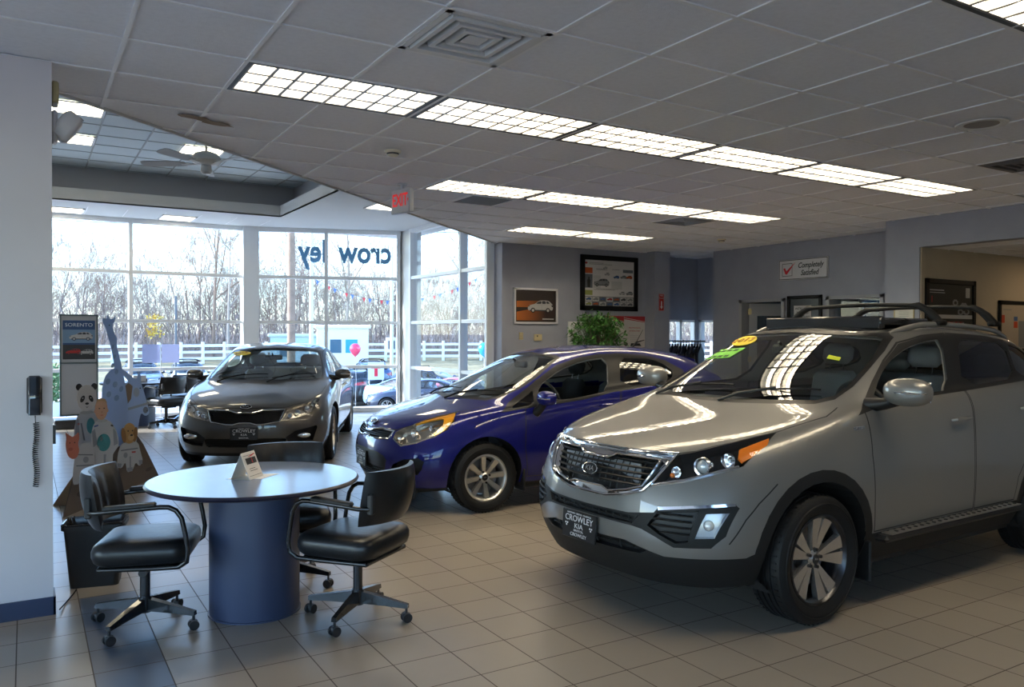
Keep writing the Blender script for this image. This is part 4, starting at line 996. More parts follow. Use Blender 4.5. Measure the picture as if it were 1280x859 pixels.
def finish_mats(m):
    m['barblack'] = mat('cross bar black', (.008, .008, .009), .55, spec=.25)
    m['lampsilver'] = mat('lamp housing silver', (.50, .48, .45), .22, .85)
    m['fogbowl'] = mat('fog lamp bowl', (.42, .43, .45), .3, .8)
    m['clearball'] = mat('lamp glass ball', (.75, .78, .8), .03, .3, 1.); m['radiator'] = mat('radiator fins', (.30, .31, .33), .5, .4, bump=(300, .4))
    m['steptop'] = mat('step aluminium', (.42, .40, .37), .35, .9); m['sunroof'] = mat('sunroof glass black', (.014, .014, .016), .25, 0, .5); m['rust'] = mat('print brown', (.45, .16, .02), .6)
    m['yellowgreen'] = mat('sticker lime', (.62, .70, .02), .5); m['amberglow'] = mat('amber lens bright', (1., .42, .01), .1, 0, .8)
    return m
def paint(name, col, metal=.55, rough=.38, spec=.1): return mat(name, col, rough, metal, 1., spec=spec)
MS = finish_mats(common_mats('s', paint('silver paint', (.215, .209, .20), .5, .40), mat('seat grey leather', (.17, .17, .18), .55, bump=(60, .1))))
MR = finish_mats(common_mats('r', paint('blue paint', (.008, .010, .15), .3, .38), mat('seat black cloth', (.022, .022, .025), .9, bump=(200, .2))))
MO = finish_mats(common_mats('o', paint('grey paint', (.10, .095, .09), .55, .40), mat('seat grey leather', (.10, .10, .105), .55)))
car_silver = build_suv((3.626, 3.712, 0), .039, MS, 'silver crossover with black roof cross bars and green windshield sticker, nearest the camera')
car_blue = build_hatch((3.488, 6.919, 0), -.052, MR, 'dark blue hatchback parked between the silver crossover and the glass corner')
car_grey = build_sedan((2.493, 10.079, 0), 1.147, MO, 'dark grey sedan facing the round table, in front of the big windows')
# ================================================================ room shell
H = 3.065; PX, PY, PT = 1.0495, 4.5255, .6096
DX0, DY0, DS = .13, 5.70, .878            # diagonal edge of the low ceiling
def diag(x): return DY0 + DS*(x-DX0)
def tile_floor():
    m = bpy.data.materials.new('floor tiles'); m.use_nodes = True; nt = m.node_tree; b = nt.nodes['Principled BSDF']; N = nt.nodes.new; Lk = nt.links.new
    tc = N('ShaderNodeTexCoord'); sx = N('ShaderNodeSeparateXYZ'); Lk(tc.outputs['Object'], sx.inputs[0])
    def math_(op, a, bb=None, c=None):
        n = N('ShaderNodeMath'); n.operation = op
        for i, v in enumerate((a, bb, c)):
            if v is None: continue
            if isinstance(v, (int, float)): n.inputs[i].default_value = v
            else: Lk(v, n.inputs[i])
        return n.outputs[0]
    S = .3043; ux = math_('DIVIDE', math_('SUBTRACT', sx.outputs[0], 2.0895), S); uy = math_('DIVIDE', math_('SUBTRACT', sx.outputs[1], 4.721), S)
    fx, fy = math_('FRACT', ux), math_('FRACT', uy)
    ex = math_('MINIMUM', fx, math_('SUBTRACT', 1., fx)); ey = math_('MINIMUM', fy, math_('SUBTRACT', 1., fy))
    e = math_('MINIMUM', ex, ey); g = math_('LESS_THAN', e, .0095)
    cb = N('ShaderNodeCombineXYZ'); Lk(math_('FLOOR', ux), cb.inputs[0]); Lk(math_('FLOOR', uy), cb.inputs[1])
    wn = N('ShaderNodeTexWhiteNoise'); wn.noise_dimensions = '2D'; Lk(cb.outputs[0], wn.inputs['Vector'])
    ns = N('ShaderNodeTexNoise'); ns.inputs['Scale'].default_value = 14; ns.inputs['Detail'].default_value = 8; Lk(tc.outputs['Object'], ns.inputs['Vector'])
    v = math_('ADD', math_('MULTIPLY', wn.outputs['Value'], .07), math_('MULTIPLY_ADD', ns.outputs['Fac'], .07, .91))
    # one column of tiles is coloured a darker blue-grey
    band = math_('MULTIPLY', math_('COMPARE', math_('FLOOR', ux), -6., .1), math_('LESS_THAN', sx.outputs[1], 5.33))
    mx = N('ShaderNodeMix'); mx.data_type = 'RGBA'; Lk(band, mx.inputs[0]); mx.inputs[6].default_value = (.315, .275, .225, 1); mx.inputs[7].default_value = (.10, .125, .17, 1)
    m2 = N('ShaderNodeMix'); m2.data_type = 'RGBA'; m2.blend_type = 'MULTIPLY'; m2.inputs[0].default_value = 1; Lk(mx.outputs[2], m2.inputs[6]); Lk(v, m2.inputs[7])
    m3 = N('ShaderNodeMix'); m3.data_type = 'RGBA'; Lk(g, m3.inputs[0]); Lk(m2.outputs[2], m3.inputs[6]); m3.inputs[7].default_value = (.085, .065, .052, 1)
    Lk(m3.outputs[2], b.inputs['Base Color'])
    r_ = math_('ADD', math_('MULTIPLY', g, .4), math_('MULTIPLY_ADD', ns.outputs['Fac'], .06, .27)); Lk(r_, b.inputs['Roughness'])
    bp = N('ShaderNodeBump'); bp.inputs['Strength'].default_value = .5; bp.inputs['Distance'].default_value = .003
    Lk(math_('ADD', math_('MULTIPLY', g, -1.), math_('MULTIPLY', ns.outputs['Fac'], .15)), bp.inputs['Height']); Lk(bp.outputs[0], b.inputs['Normal'])
    return m
def wallcloth(name, col):
    m = mat(name, col, .85, noise=(3, .05)); nt = m.node_tree; b = nt.nodes['Principled BSDF']
    tc = nt.nodes.new('ShaderNodeTexCoord'); n = nt.nodes.new('ShaderNodeTexNoise'); n.inputs['Scale'].default_value = 90; nt.links.new(tc.outputs['Object'], n.inputs['Vector'])
    bp = nt.nodes.new('ShaderNodeBump'); bp.inputs['Strength'].default_value = .25; bp.inputs['Distance'].default_value = .004; nt.links.new(n.outputs['Fac'], bp.inputs['Height']); nt.links.new(bp.outputs[0], b.inputs['Normal'])
    return m
M_tile = mat('ceiling tile', (.92, .93, .98), .95, bump=(220, .35), noise=(30, .03)); M_tbar = mat('ceiling grid metal', (.95, .95, .97), .5)
M_white = mat('white painted drywall', (.72, .72, .71), .8, noise=(2, .03)); M_ring = mat('soffit paint', (.66, .68, .68), .85)
M_cloth = wallcloth('grey wall covering', (.325, .34, .41)); M_base = mat('navy base board', (.03, .045, .10), .45)
M_beige = mat('beige wall paint', (.52, .44, .33), .85, noise=(3, .04)); M_alu = mat('window aluminium', (.88, .90, .91), .4, .0); M_dk = mat('dark metal', (.03, .03, .033), .4)
M_pane = glass('window glass', (.96, .975, .985), 1.45, k=.16)
M_ext = mat('outside cladding', (.5, .5, .5), .8)

b = MB(); b.box(-3.2, -3.2, -.2, 14.2, 16.45, 0); struct(b.build('floor', tile_floor()))

# lay-in ceiling: tiles, grid, openings for lights and diffusers
LIGHT_ROWS = [(-5, [4, 6], 'front'), (0, [0, 2, 4, 6, 8, 10], 'long'), (4, [4, 6, 8, 10], 'second'), (8, [8, 10], 'third')]
openings = {}
for j, iis, _ in LIGHT_ROWS:
    for i in iis: openings[(i, j)] = 1; openings[(i+1, j)] = 1
VENTS = {(1, -2): 'big', (5, 5): 'return', (10, 5): 'vent', (10, -2): 'vent2'}
for k in VENTS: openings[k] = 1
def clip(mb, planes, name, mats):
    me = mb.mesh(name, mats, None, True, False); bm = bmesh.new(); bm.from_mesh(me)
    for co, no in planes: bmesh.ops.bisect_plane(bm, geom=bm.verts[:]+bm.edges[:]+bm.faces[:], plane_co=co, plane_no=no, clear_outer=True)
    bm.to_mesh(me); bm.free(); return me
dn = V((-DS, 1, 0)).normalized()
b = MB()
for i in range(-8, 22):
    for j in range(-14, 14):
        if (i, j) in openings: continue
        x, y = PX+i*PT, PY+j*PT; cx, cy = x+PT/2, y+PT/2
        if cy > diag(cx)+.6: continue
        b.add([(x, y, H+.006), (x, y+PT, H+.006), (x+PT, y+PT, H+.006), (x+PT, y, H+.006)], [(0, 1, 2, 3)], 0)
for i in range(-8, 23): b.box(PX+i*PT-.011, -3, H-.002, PX+i*PT+.011, 11.7, H+.005, 1)
for j in range(-13, 15): b.box(-3.2, PY+j*PT-.011, H-.003, 13, PY+j*PT+.011, H+.0045, 1)
me = clip(b, [((DX0, DY0, 0), dn), ((11.39, 0, 0), (1, 0, 0)), ((0, 11.65, 0), (0, 1, 0))], 'ceiling', [M_tile, M_tbar])
struct(link('ceiling', me))
# brown leak mark
b = MB(); pts = []
rnd = random.Random(4)
for (cx, cy, r0, r1, a0) in ((1.0, 5.90, .10, .05, 0), (1.16, 5.985, .13, .045, .1)):
    pl = []
    for k in range(18):
        th = 2*PI*k/18; r_ = 1+rnd.uniform(-.25, .25); u, w_ = r0*r_*math.cos(th), r1*r_*math.sin(th); a = math.radians(20); pl.append((cx+u*math.cos(a)-w_*math.sin(a), cy+u*math.sin(a)+w_*math.cos(a)))
    b.prism(pl, H-.004, H-.0025)
tag(b.build('ceiling_stain', mat('brown stain', (.33, .25, .19), .9)), 'brown water stain on the ceiling tiles near the diagonal ceiling edge', 'stain')

# soffit, high ceiling ring, recessed tray
ax, ay, bx, by = -.6, diag(-.6), 6.72, diag(6.72)
b = MB(); t = dn*.02
b.prism([(ax, ay), (bx, by), (bx+t.x, by+t.y), (ax+t.x, ay+t.y)], H-.012, 4.65); struct(b.build('trim_1', M_ring))
ZR = 3.65; b = MB(); 
b.box(-3, 14.4, ZR, 7.2, 16.3, ZR+.02); b.box(3.9, 5, ZR, 7.2, 14.4, ZR+.02)
for (x, y) in [(-1.6, 15.05), (.87, 15.05), (2.65, 15.05)]:
    for k in range(3): b.box(x+.02+k*.6, 14.95, ZR-.002, x+.03+k*.6, 15.9, ZR, 1)
me = clip(b, [((DX0+dn.x*.05, DY0+dn.y*.05, 0), -dn)], 'ceiling_ring', [M_ring, M_tbar]); o = struct(link('ceiling_ring', me)); o.name = 'trim_2'
b = MB(); b.box(-3, 14.4, ZR, 3.9, 14.42, ZR+.18); b.box(3.9, 5, ZR, 3.92, 14.42, ZR+.18); b.box(-3, 14.4, ZR+.18, 4.27, 14.77, ZR+.2); b.box(3.9, 5, ZR+.18, 4.27, 14.77, ZR+.2)
me = clip(b, [((DX0+dn.x*.05, DY0+dn.y*.05, 0), -dn)], 'trim_3', [M_ring]); struct(link('trim_3', me))
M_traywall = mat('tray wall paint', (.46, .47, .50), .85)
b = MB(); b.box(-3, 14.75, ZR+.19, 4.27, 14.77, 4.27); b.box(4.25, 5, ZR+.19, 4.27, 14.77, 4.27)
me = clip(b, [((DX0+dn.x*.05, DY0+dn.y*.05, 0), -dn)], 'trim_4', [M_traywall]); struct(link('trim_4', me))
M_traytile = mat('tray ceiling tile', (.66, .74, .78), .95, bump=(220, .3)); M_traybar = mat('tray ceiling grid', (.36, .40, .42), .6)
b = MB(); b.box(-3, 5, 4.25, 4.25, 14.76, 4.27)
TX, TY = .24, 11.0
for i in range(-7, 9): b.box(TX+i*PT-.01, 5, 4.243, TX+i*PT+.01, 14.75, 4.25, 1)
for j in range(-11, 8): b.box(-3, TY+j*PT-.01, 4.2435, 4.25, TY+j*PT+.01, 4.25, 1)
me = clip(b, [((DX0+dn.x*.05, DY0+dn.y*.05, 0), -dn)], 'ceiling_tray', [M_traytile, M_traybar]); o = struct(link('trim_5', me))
b = MB(); b.box(-3.3, -3.3, 4.66, 14.4, 16.5, 4.8); struct(b.build('ceiling_roof', M_ext)).name = 'trim_6'

# walls
b = MB(); b.box(-3, 5.11, 0, .13, 5.28, 3.06); struct(b.build('wall_left', mat('off white wall', (.74, .69, .71), .8, noise=(2, .03))))
b = MB(); b.box(-3, 5.098, 0, .142, 5.11, .10); b.box(.13, 5.098, 0, .142, 5.29, .10); struct(b.build('baseboard_left', M_base))
b = MB(); b.box(-3, 5.26, 3.06, .13, 5.285, 4.66); b.box(-3.2, 4.9, 0, -3, 16.3, 4.66); b.box(-3.2, -3.2, 0, -3, -2.6, 4.66); b.box(-3.2, -2.6, 0, -3, 4.9, .3); b.box(-3.2, -2.6, 2.85, -3, 4.9, 4.66); struct(b.build('wall_west', M_white))
b = MB()
for y in (-2.6, -.75, 1.1, 2.95, 4.84): b.box(-3.14, y, .3, -3.04, y+.06, 2.85)
for z in (.3, 2.79): b.box(-3.14, -2.6, z, -3.04, 4.9, z+.06)
w = struct(b.build('window_5', M_alu)); b = MB(); b.box(-3.1, -2.58, .33, -3.09, 4.88, 2.82); b.build('panes', M_pane, w)
# unseen canopy, added to keep direct sun out of the west window
b = MB(); b.box(-9.8, -5, 3.1, -3.2, 8.5, 3.35)
for x, y in ((-9.5, -4.5), (-9.5, 8)): b.box(x-.15, y-.15, -.22, x+.15, y+.15, 3.1)
struct(b.build('sun_block_canopy', mat('sun block white', (.75, .76, .78), .7)))
b = MB(); b.box(-3.2, -3.2, 0, 14.2, -3, .35); b.box(-3.2, -3.2, 2.85, 14.2, -3, 4.66); b.box(.46, -3.2, .35, 14.2, -3, 2.85); struct(b.build('wall_south', M_cloth))
b = MB()
for x in (-3.0, -1.3, .4): b.box(x, -3.14, .35, x+.06, -3.04, 2.85)
for z in (.35, 2.79): b.box(-3, -3.14, z, .46, -3.04, z+.06)
w = struct(b.build('window_4', M_alu)); b = MB(); b.box(-2.98, -3.1, .38, .44, -3.09, 2.82); b.build('panes', M_pane, w)
b = MB(); b.box(6.66, 11.27, 0, 9.72, 11.52, H+.01); b.box(6.60, 11.27, H+.01, 11.6, 11.52, 4.66); struct(b.build('wall_north', M_cloth))
b = MB(); b.box(9.70, 11.0, 0, 10.06, 11.52, H+.01); struct(b.build('wall_pier', M_cloth))
# alcove: two walls with a low strip of window
b = MB(); b.box(10.06, 11.66, 1.86, 11.5, 11.80, H+.01); b.box(10.06, 11.66, 0, 11.5, 11.80, 1.0); b.box(9.9, 11.5, 0, 10.06, 11.8, H+.01); b.box(11.36, 11.66, 1.0, 11.5, 11.80, 1.86)
b.box(11.4, 10.45, 1.86, 11.54, 11.80, H+.01); b.box(11.4, 10.45, 0, 11.54, 11.80, 1.0); struct(b.build('wall_alcove', M_cloth))
def pane_box(b, x0, y0, z0, x1, y1, z1): b.box(x0, y0, z0, x1, y1, z1)
b = MB()
for x in (10.08, 10.95, 11.33): b.box(x, 11.68, 1.0, x+.06, 11.78, 1.86)
for z in (1.0, 1.82): b.box(10.08, 11.68, z, 11.39, 11.78, z+.04)
w = struct(b.build('window_7', M_alu)); b = MB(); b.box(10.1, 11.725, 1.02, 11.35, 11.735, 1.84); b.build('pane', M_pane, w)
b = MB()
for y in (10.47, 11.1, 11.58): b.box(11.42, y, 1.0, 11.52, y+.06, 1.86)
for z in (1.0, 1.82): b.box(11.42, 10.47, z, 11.52, 11.66, z+.04)
w = struct(b.build('window_8', M_alu)); b = MB(); b.box(11.465, 10.5, 1.02, 11.475, 11.6, 1.84); b.build('pane', M_pane, w)
# east wall: door opening Y 8.84-9.80, window Y 7.10-8.05
b = MB(); X0, X1 = 10.6, 10.74
b.box(X0, 9.80, 0, X1, 10.45, H+.01); b.box(X1, 10.35, 0, 11.5, 10.45, H+.01); b.box(X0, 8.84, 2.17, X1, 9.80, H+.01); b.box(X0, 8.05, 0, X1, 8.84, H+.01)
b.box(X0, 7.08, 2.17, X1, 8.05, H+.01); b.box(X0, 7.08, 0, X1, 8.05, .95); b.box(X0, 6.47, 0, X1, 7.08, H+.01); struct(b.build('wall_east', M_cloth))
b = MB(); b.box(9.7, 6.0, 0, 10.60, 6.47, H+.01); b.box(10.60, 6.2, 0, 10.74, 6.47, H+.01); b.box(9.7, -3, 2.69, 9.9, 6.0, H+.01); b.box(9.7, -3, 0, 9.9, 3.0, 2.69); struct(b.build('wall_right', M_cloth))
b = MB(); b.box(9.72, 5.985, 0, 14.2, 6.05, 2.75); b.box(14, -3, 0, 14.2, 6.05, 2.75); struct(b.build('wall_corridor', M_beige))
b = MB(); b.box(9.9, -3, 2.69, 14.2, 6.0, 2.72)
for k in range(8): b.box(10.3+k*PT, -3, 2.685, 10.32+k*PT, 6.0, 2.69, 1)
for k in range(14): b.box(9.9, 5.6-k*PT, 2.685, 14.2, 5.62-k*PT, 2.69, 1)
struct(b.build('ceiling_corridor', [M_tile, M_tbar]))
# office behind the east wall
b = MB(); b.box(10.74, 6.06, 0, 14.2, 6.2, 3.05); b.box(10.74, 10.3, 0, 14.2, 10.45, 3.05); b.box(14, 6.2, 2.3, 14.2, 10.3, 3.05); b.box(14, 6.2, 0, 14.2, 10.3, .9); b.box(14, 6.2, .9, 14.2, 6.7, 2.3); b.box(14, 9.9, .9, 14.2, 10.3, 2.3)
b.box(10.74, 6.06, 3.05, 14.2, 10.45, 3.1); struct(b.build('wall_office', mat('office wall paint', (.35, .36, .38), .8)))
b = MB()
for k in range(6): y = 6.7+k*.63; b.box(14.05, y, .9, 14.15, y+.06, 2.3)
for z in (.9, 2.25): b.box(14.05, 6.7, z, 14.15, 9.9, z+.05)
w = struct(b.build('window_9', M_alu)); b = MB(); b.box(14.09, 6.72, .92, 14.1, 9.88, 2.28); b.build('pane', glass('tinted window glass', (.06, .13, .19), 1.45, k=.3), w)
# door frame and open door leaf with gridded light
M_frame = mat('grey door frame', (.36, .36, .39), .5)
b = MB(); b.box(10.56, 9.74, 0, 10.76, 9.80, 2.17); b.box(10.56, 8.84, 0, 10.76, 8.90, 2.17); b.box(10.56, 8.84, 2.12, 10.76, 9.80, 2.17); struct(b.build('door_1', M_frame))
d = bpy.data.objects['door_1']
lf = MB(); Md = Matrix.Translation((10.74, 9.735, 0)) @ Matrix.Rotation(R(-42), 4, 'Z')
lf.box(0, -.045, .01, .13, 0, 2.11, 0, Md); lf.box(.72, -.045, .01, .84, 0, 2.11, 0, Md); lf.box(.13, -.045, 1.90, .72, 0, 2.11, 0, Md); lf.box(.13, -.045, .01, .72, 0, 1.1, 0, Md)
leaf = lf.build('door_leaf', mat('grey door leaf', (.34, .34, .37), .5), d)
g = MB(); g.box(.13, -.026, 1.1, .72, -.020, 1.90, 0, Md)
g.build('pane', glass('wired glass', (.45, .55, .55)), leaf)
g = MB()
for k in range(1, 10): g.box(.13+k*.059, -.030, 1.1, .133+k*.059, -.016, 1.90, 0, Md)
for k in range(1, 14): g.box(.13, -.030, 1.1+k*.0575, .72, -.016, 1.103+k*.0575, 0, Md)
g.build('wire_grid', M_dk, leaf)
h = MB()
for z in (.3, 1.1, 1.92): h.box(-.02, -.06, z, .035, .002, z+.10, 0, Md)
h.build('hinge', mat('brass hinge', (.45, .36, .2), .35, .8), leaf); h = MB(); h.sphere((.78, -.085, .98), .03, 14, 8, 0, M=Md); h.cyl(Md @ V((.78, -.045, .98)), Md @ V((.78, -.08, .98)), .012); h.build('door_handle', mat('steel handle', (.5, .5, .5), .3, .9), leaf)
b = MB(); 
for y in (7.08, 7.99): b.box(10.57, y, .95, 10.77, y+.06, 2.17)
for z in (.95, 2.12): b.box(10.57, 7.08, z, 10.77, 8.05, z+.05)
w = struct(b.build('window_6', M_frame)); b = MB(); b.box(10.67, 7.12, .98, 10.675, 8.01, 2.13); b.build('pane', M_pane, w)

# the glass front: three runs of mullions
ZS = [0.02, .90, 1.79, 2.68, 3.60]
def glass_run(n, P0, P1, cuts, doors=None):
    P0, P1 = V((*P0, 0)), V((*P1, 0)); D = P1-P0; Ln = D.length; D.normalize(); ang = math.atan2(D.y, D.x)
    M = Matrix.Translation(P0) @ Matrix.Rotation(ang, 4, 'Z'); b = MB()
    for c in cuts: b.box(c-.033, -.075, 0, c+.033, .075, ZR, 0, M)
    for z in ZS: b.box(0, -.06, z-.03, Ln, .06, z+.03, 0, M)
    b.box(0, -.08, 3.6, Ln, .08, ZR, 0, M); b.box(0, -.07, 0, Ln, .07, .08, 0, M); b.box(0, -.01, ZR, Ln, .25, 4.66, 1, M)
    w = struct(b.build('window_%d' % n, [M_alu, M_ext]))
    p = MB(); cc = sorted(cuts)
    for a, c in zip(cc[:-1], cc[1:]):
        for z0, z1 in zip(ZS[:-1], ZS[1:]): p.box(a+.03, -.006, z0+.025, c-.03, .006, z1-.025, 0, M)
    p.build('panes', M_pane, w); return w, M
glass_run(1, (-3, 16.1), (3.76, 16.1), [.03, 2.6, 4.645, 6.65])
glass_run(2, (3.80, 16.09), (6.54, 15.13), [.1, 1.43, 2.86])
_w, _ = glass_run(3, (6.60, 14.68), (6.60, 11.52), [.03, 2.17, 3.11])
b = MB(); b.box(3.62, 15.98, 0, 3.92, 16.25, ZR); struct(b.build('trim_7', M_alu)); b = MB(); b.box(6.55, 14.70, 0, 6.80, 15.24, ZR); struct(b.build('trim_8', mat('white post', (.75, .76, .75), .5)))
# outside faces of the building
b = MB(); b.box(9.9, 11.8, 3.0, 14.4, 12, 4.66); b.box(6.6, 11.3, 4.5, 14.4, 12.0, 4.66); struct(b.build('trim_9', M_ext))

# ---------------------------------------------------------------- lights
TUBE = 8.8
M_tube = mat('fluorescent tube', (1, 1, 1), .5, emit=(1., .85, .60), es=TUBE)
M_refl = mat('light reflector', (.60, .60, .60), .5, .0); M_louver = mat('parabolic louver', (.34, .34, .35), .35, .3); M_house = mat('light housing', (.10, .11, .12), .5)
def make_light(label, x, y, L=2*PT, group=None):
    t = thing('ceiling_light', label, 'ceiling light', (x, y, H), 0, group)
    b = MB(); W = PT; e = .022; z1 = .12
    for (a0, b0, a1, b1) in ((0.012, .012, L-.012, .012+e), (.012, W-.012-e, L-.012, W-.012), (.012, .012, .012+e, W-.012), (L-.012-e, .012, L-.012, W-.012)): b.box(a0, b0, -.002, a1, b1, z1, 0)
    b.build('frame', M_house, t)
    b = MB(); b.box(.012, .012, z1, L-.012, W-.012, z1+.01); b.build('reflector', M_refl, t)
    b = MB(); n, k = (8, 3); x0, x1, y0, y1 = .036, L-.036, .036, W-.036
    for i in range(n+1):
        xx = lerp(x0, x1, i/n); b.add([(xx-.010, y0, .0), (xx+.010, y0, .0), (xx+.003, y0, .055), (xx-.003, y0, .055), (xx-.010, y1, .0), (xx+.010, y1, .0), (xx+.003, y1, .055), (xx-.003, y1, .055)], [(0, 1, 2, 3), (7, 6, 5, 4), (0, 4, 5, 1), (1, 5, 6, 2), (2, 6, 7, 3), (3, 7, 4, 0)])
    for j in range(k+1):
        yy = lerp(y0, y1, j/k); b.add([(x0, yy-.014, .0), (x0, yy+.014, .0), (x0, yy+.003, .055), (x0, yy-.003, .055), (x1, yy-.014, .0), (x1, yy+.014, .0), (x1, yy+.003, .055), (x1, yy-.003, .055)], [(0, 1, 2, 3), (7, 6, 5, 4), (0, 4, 5, 1), (1, 5, 6, 2), (2, 6, 7, 3), (3, 7, 4, 0)])
    b.build('louver', M_louver, t)
    for j in range(3):
        yy = lerp(y0, y1, (j+.5)/3); b = MB(); b.tube([(.05, yy, .088), (L-.05, yy, .096)], .044, 12); b.build('fluorescent_tube', M_tube, t)
    return t
proto = None
ordn = ['first', 'second', 'third', 'fourth', 'fifth', 'sixth']
rown = {'front': 'in the top right row', 'long': 'in the long row of six', 'second': 'in the row of four', 'third': 'in the short far row of two'}
for j, iis, rn in LIGHT_ROWS:
    for q, i in enumerate(iis):
        lab = 'louvered ceiling light, %s from the left %s' % (ordn[q], rown[rn]); x, y = PX+i*PT, PY+j*PT
        if proto is None: proto = make_light(lab, x, y, group='louvered ceiling lights'); o = proto
        else: o = copy_tree(proto); o.location = (x, y, H); o['label'] = lab
        o['group'] = 'louvered ceiling lights'
M_diff = mat('glowing lens panel', (1, 1, 1), .5, emit=(1., .86, .58), es=3.2)
def flat_light(label, x, y, z, L, W=.6):
    t = thing('lens_ceiling_light', label, 'ceiling light', (x, y, z), 0, 'flat warm ceiling lights')
    b = MB(); 
    for (a0, b0, a1, b1) in ((0, 0, L, .03), (0, W-.03, L, W), (0, 0, .03, W), (L-.03, 0, L, W)): b.box(a0, b0, -.012, a1, b1, -.001)
    b.build('frame', M_tbar, t); b = MB(); b.box(.03, .03, -.009, L-.03, W-.03, -.004); b.build('diffuser', M_diff, t)
flat_light('warm flat ceiling light in the blue raised ceiling, above the wall speaker', -.38, 10.57, 4.243, 1.22)
flat_light('warm flat ceiling light in the blue raised ceiling, beside the wall speaker', -.38, 12.3, 4.243, 1.22)
flat_light('warm flat ceiling light behind the ceiling fan', 1.92, 12.12, 4.243, .6)
flat_light('long warm flat light in the lower soffit next to the white wall', -.35, 15.22, ZR-.002, 1.22)
flat_light('short warm flat light in the lower soffit above the big windows', 2.07, 15.22, ZR-.002, .58)
flat_light('small warm flat light in the soffit beside the exit sign', 4.78, 11.98, ZR-.002, .6)
# supply diffuser, stepped square cones
M_vent = mat('painted vent', (.80, .80, .80), .5)
def frustum(b, cx, cy, h0, h1, z0, z1, mi=0):
    v = []
    for h, z in ((h0, z0), (h1, z1)): v += [(cx-h, cy-h, z), (cx+h, cy-h, z), (cx+h, cy+h, z), (cx-h, cy+h, z)]
    b.add(v, [(0, 1, 5, 4), (1, 2, 6, 5), (2, 3, 7, 6), (3, 0, 4, 7)], mi)
def stepped_vent(label, i, j, m0, m1):
    x, y = PX+(i+.5)*PT, PY+(j+.5)*PT; t = thing('ceiling_vent', label, 'ceiling vent', (x, y, H))
    b = MB(); h = PT/2-.012
    for (a, c) in ((-h, -h+.035), (h-.035, h)): b.box(a, -h, -.004, c, h, .004); b.box(-h, a, -.004, h, c, .004)
    frustum(b, 0, 0, h-.03, h-.05, .004, .16); b.build('frame', m0, t, fix=False)
    for k, hh in enumerate((.245, .175, .105)):
        b = MB(); z_ = -.014+k*.004; frustum(b, 0, 0, hh+.012, hh, z_+.07, z_); frustum(b, 0, 0, hh, hh-.026, z_, z_); frustum(b, 0, 0, hh-.026, hh-.030, z_, z_+.03)
        if k == 2: b.box(-.055, -.055, .0, .055, .055, .004)
        b.build('cone', m0, t, fix=False)
    b = MB(); b.lathe([(0, .12), (.14, .12), (.14, .10)], 28); b.build('duct', m1, t, fix=False); b = MB(); b.box(-h, -h, .13, h, h, .14); b.build('back_plate', m0, t)
stepped_vent('large square stepped air vent in the ceiling, nearest the camera', 1, -2, M_vent, M_dk)
stepped_vent('small square air vent at the right end of the second light row', 10, 5, mat('vent grey', (.30, .30, .31), .5), M_dk)
stepped_vent('dark square air vent at the right edge of the ceiling', 10, -2, mat('vent dark', (.14, .13, .13), .5), M_dk)
t = thing('return_grille', 'dark grey perforated return grille beside the second light row', 'ceiling vent', (PX+5.5*PT, PY+5.5*PT, H))
b = MB(); h = PT/2-.012
for (a, c) in ((-h, -h+.03), (h-.03, h)): b.box(a, -h, -.004, c, h, .004); b.box(-h, a, -.004, h, c, .004)
b.build('frame', M_tbar, t); b = MB(); b.box(-h, -h, .012, h, h, .016)
b.build('mesh_plate', mat('perforated plate', (.10, .10, .105), .6), t); b = MB()
for k in range(-17, 18): b.box(k*.016-.002, -h, .004, k*.016+.002, h, .012)
b.build('slats', mat('vent grey', (.30, .30, .31), .5), t)
# smoke detectors and round speaker
def smoke(label, x, y):
    t = thing('smoke_detector', label, 'smoke detector', (x, y, H)); b = MB(); b.lathe([(0, -.052), (.03, -.05), (.045, -.040), (.050, -.022), (.066, -.018), (.068, -.002), (0, -.001)], 28); b.build('cover', mat('ivory plastic', (.88, .82, .66), .5), t)
    b = MB(); b.lathe([(.0475, -.036), (.049, -.032), (.0505, -.025)], 28); b.build('vent_ring', M_dk, t)
smoke('round smoke detector on the ceiling above the exit sign', 2.571, 6.108); smoke('round smoke detector on the ceiling in front of the wall sign', 9.3, 9.0)
t = thing('ceiling_speaker', 'round recessed speaker grille in the ceiling at the upper right', 'speaker', (5.785, 3.128, H)); b = MB(); b.lathe([(.11, -.003), (.125, -.010), (.165, -.008), (.17, -.001)], 40); b.build('rim', M_vent, t)
b = MB(); b.lathe([(0, -.003), (.12, -.004)], 32); b.build('grille', mat('speaker mesh', (.30, .28, .27), .6), t)
# exit sign
t = thing('exit_sign', 'white exit sign with red letters hanging from the ceiling', 'exit sign', (3.226, 7.42, H)); rz = -math.atan2(.22, .3)
F = frame_at((0, 0, -.17), (math.cos(R(-78)), math.sin(R(-78)), 0), (0, 0, 1)); b = MB(); b.box(-.155, -.125, -.03, .155, .115, .03, 0, F, bev=.008); b.cyl((0, 0, -.06), (0, 0, 0), .02, 10); b.cyl((0, 0, -.012), (0, 0, 0), .05, 16); hs = b.build('housing', mat('exit sign white', (.66, .68, .72), .5), t)
b = MB(); put_text(b, 'EXIT', .175, F @ Matrix.Translation((0, 0, .031)), 0, ext=.001, bold=.003, sx=.72)
for sx in (-1, 1): pass
b.prism([(.128, .02), (.144, 0), (.128, -.02)], .030, .0325, 0, F); b.build('letters', mat('exit red', (.62, .01, .015), .4, emit=(1, .02, .02), es=.18), t)
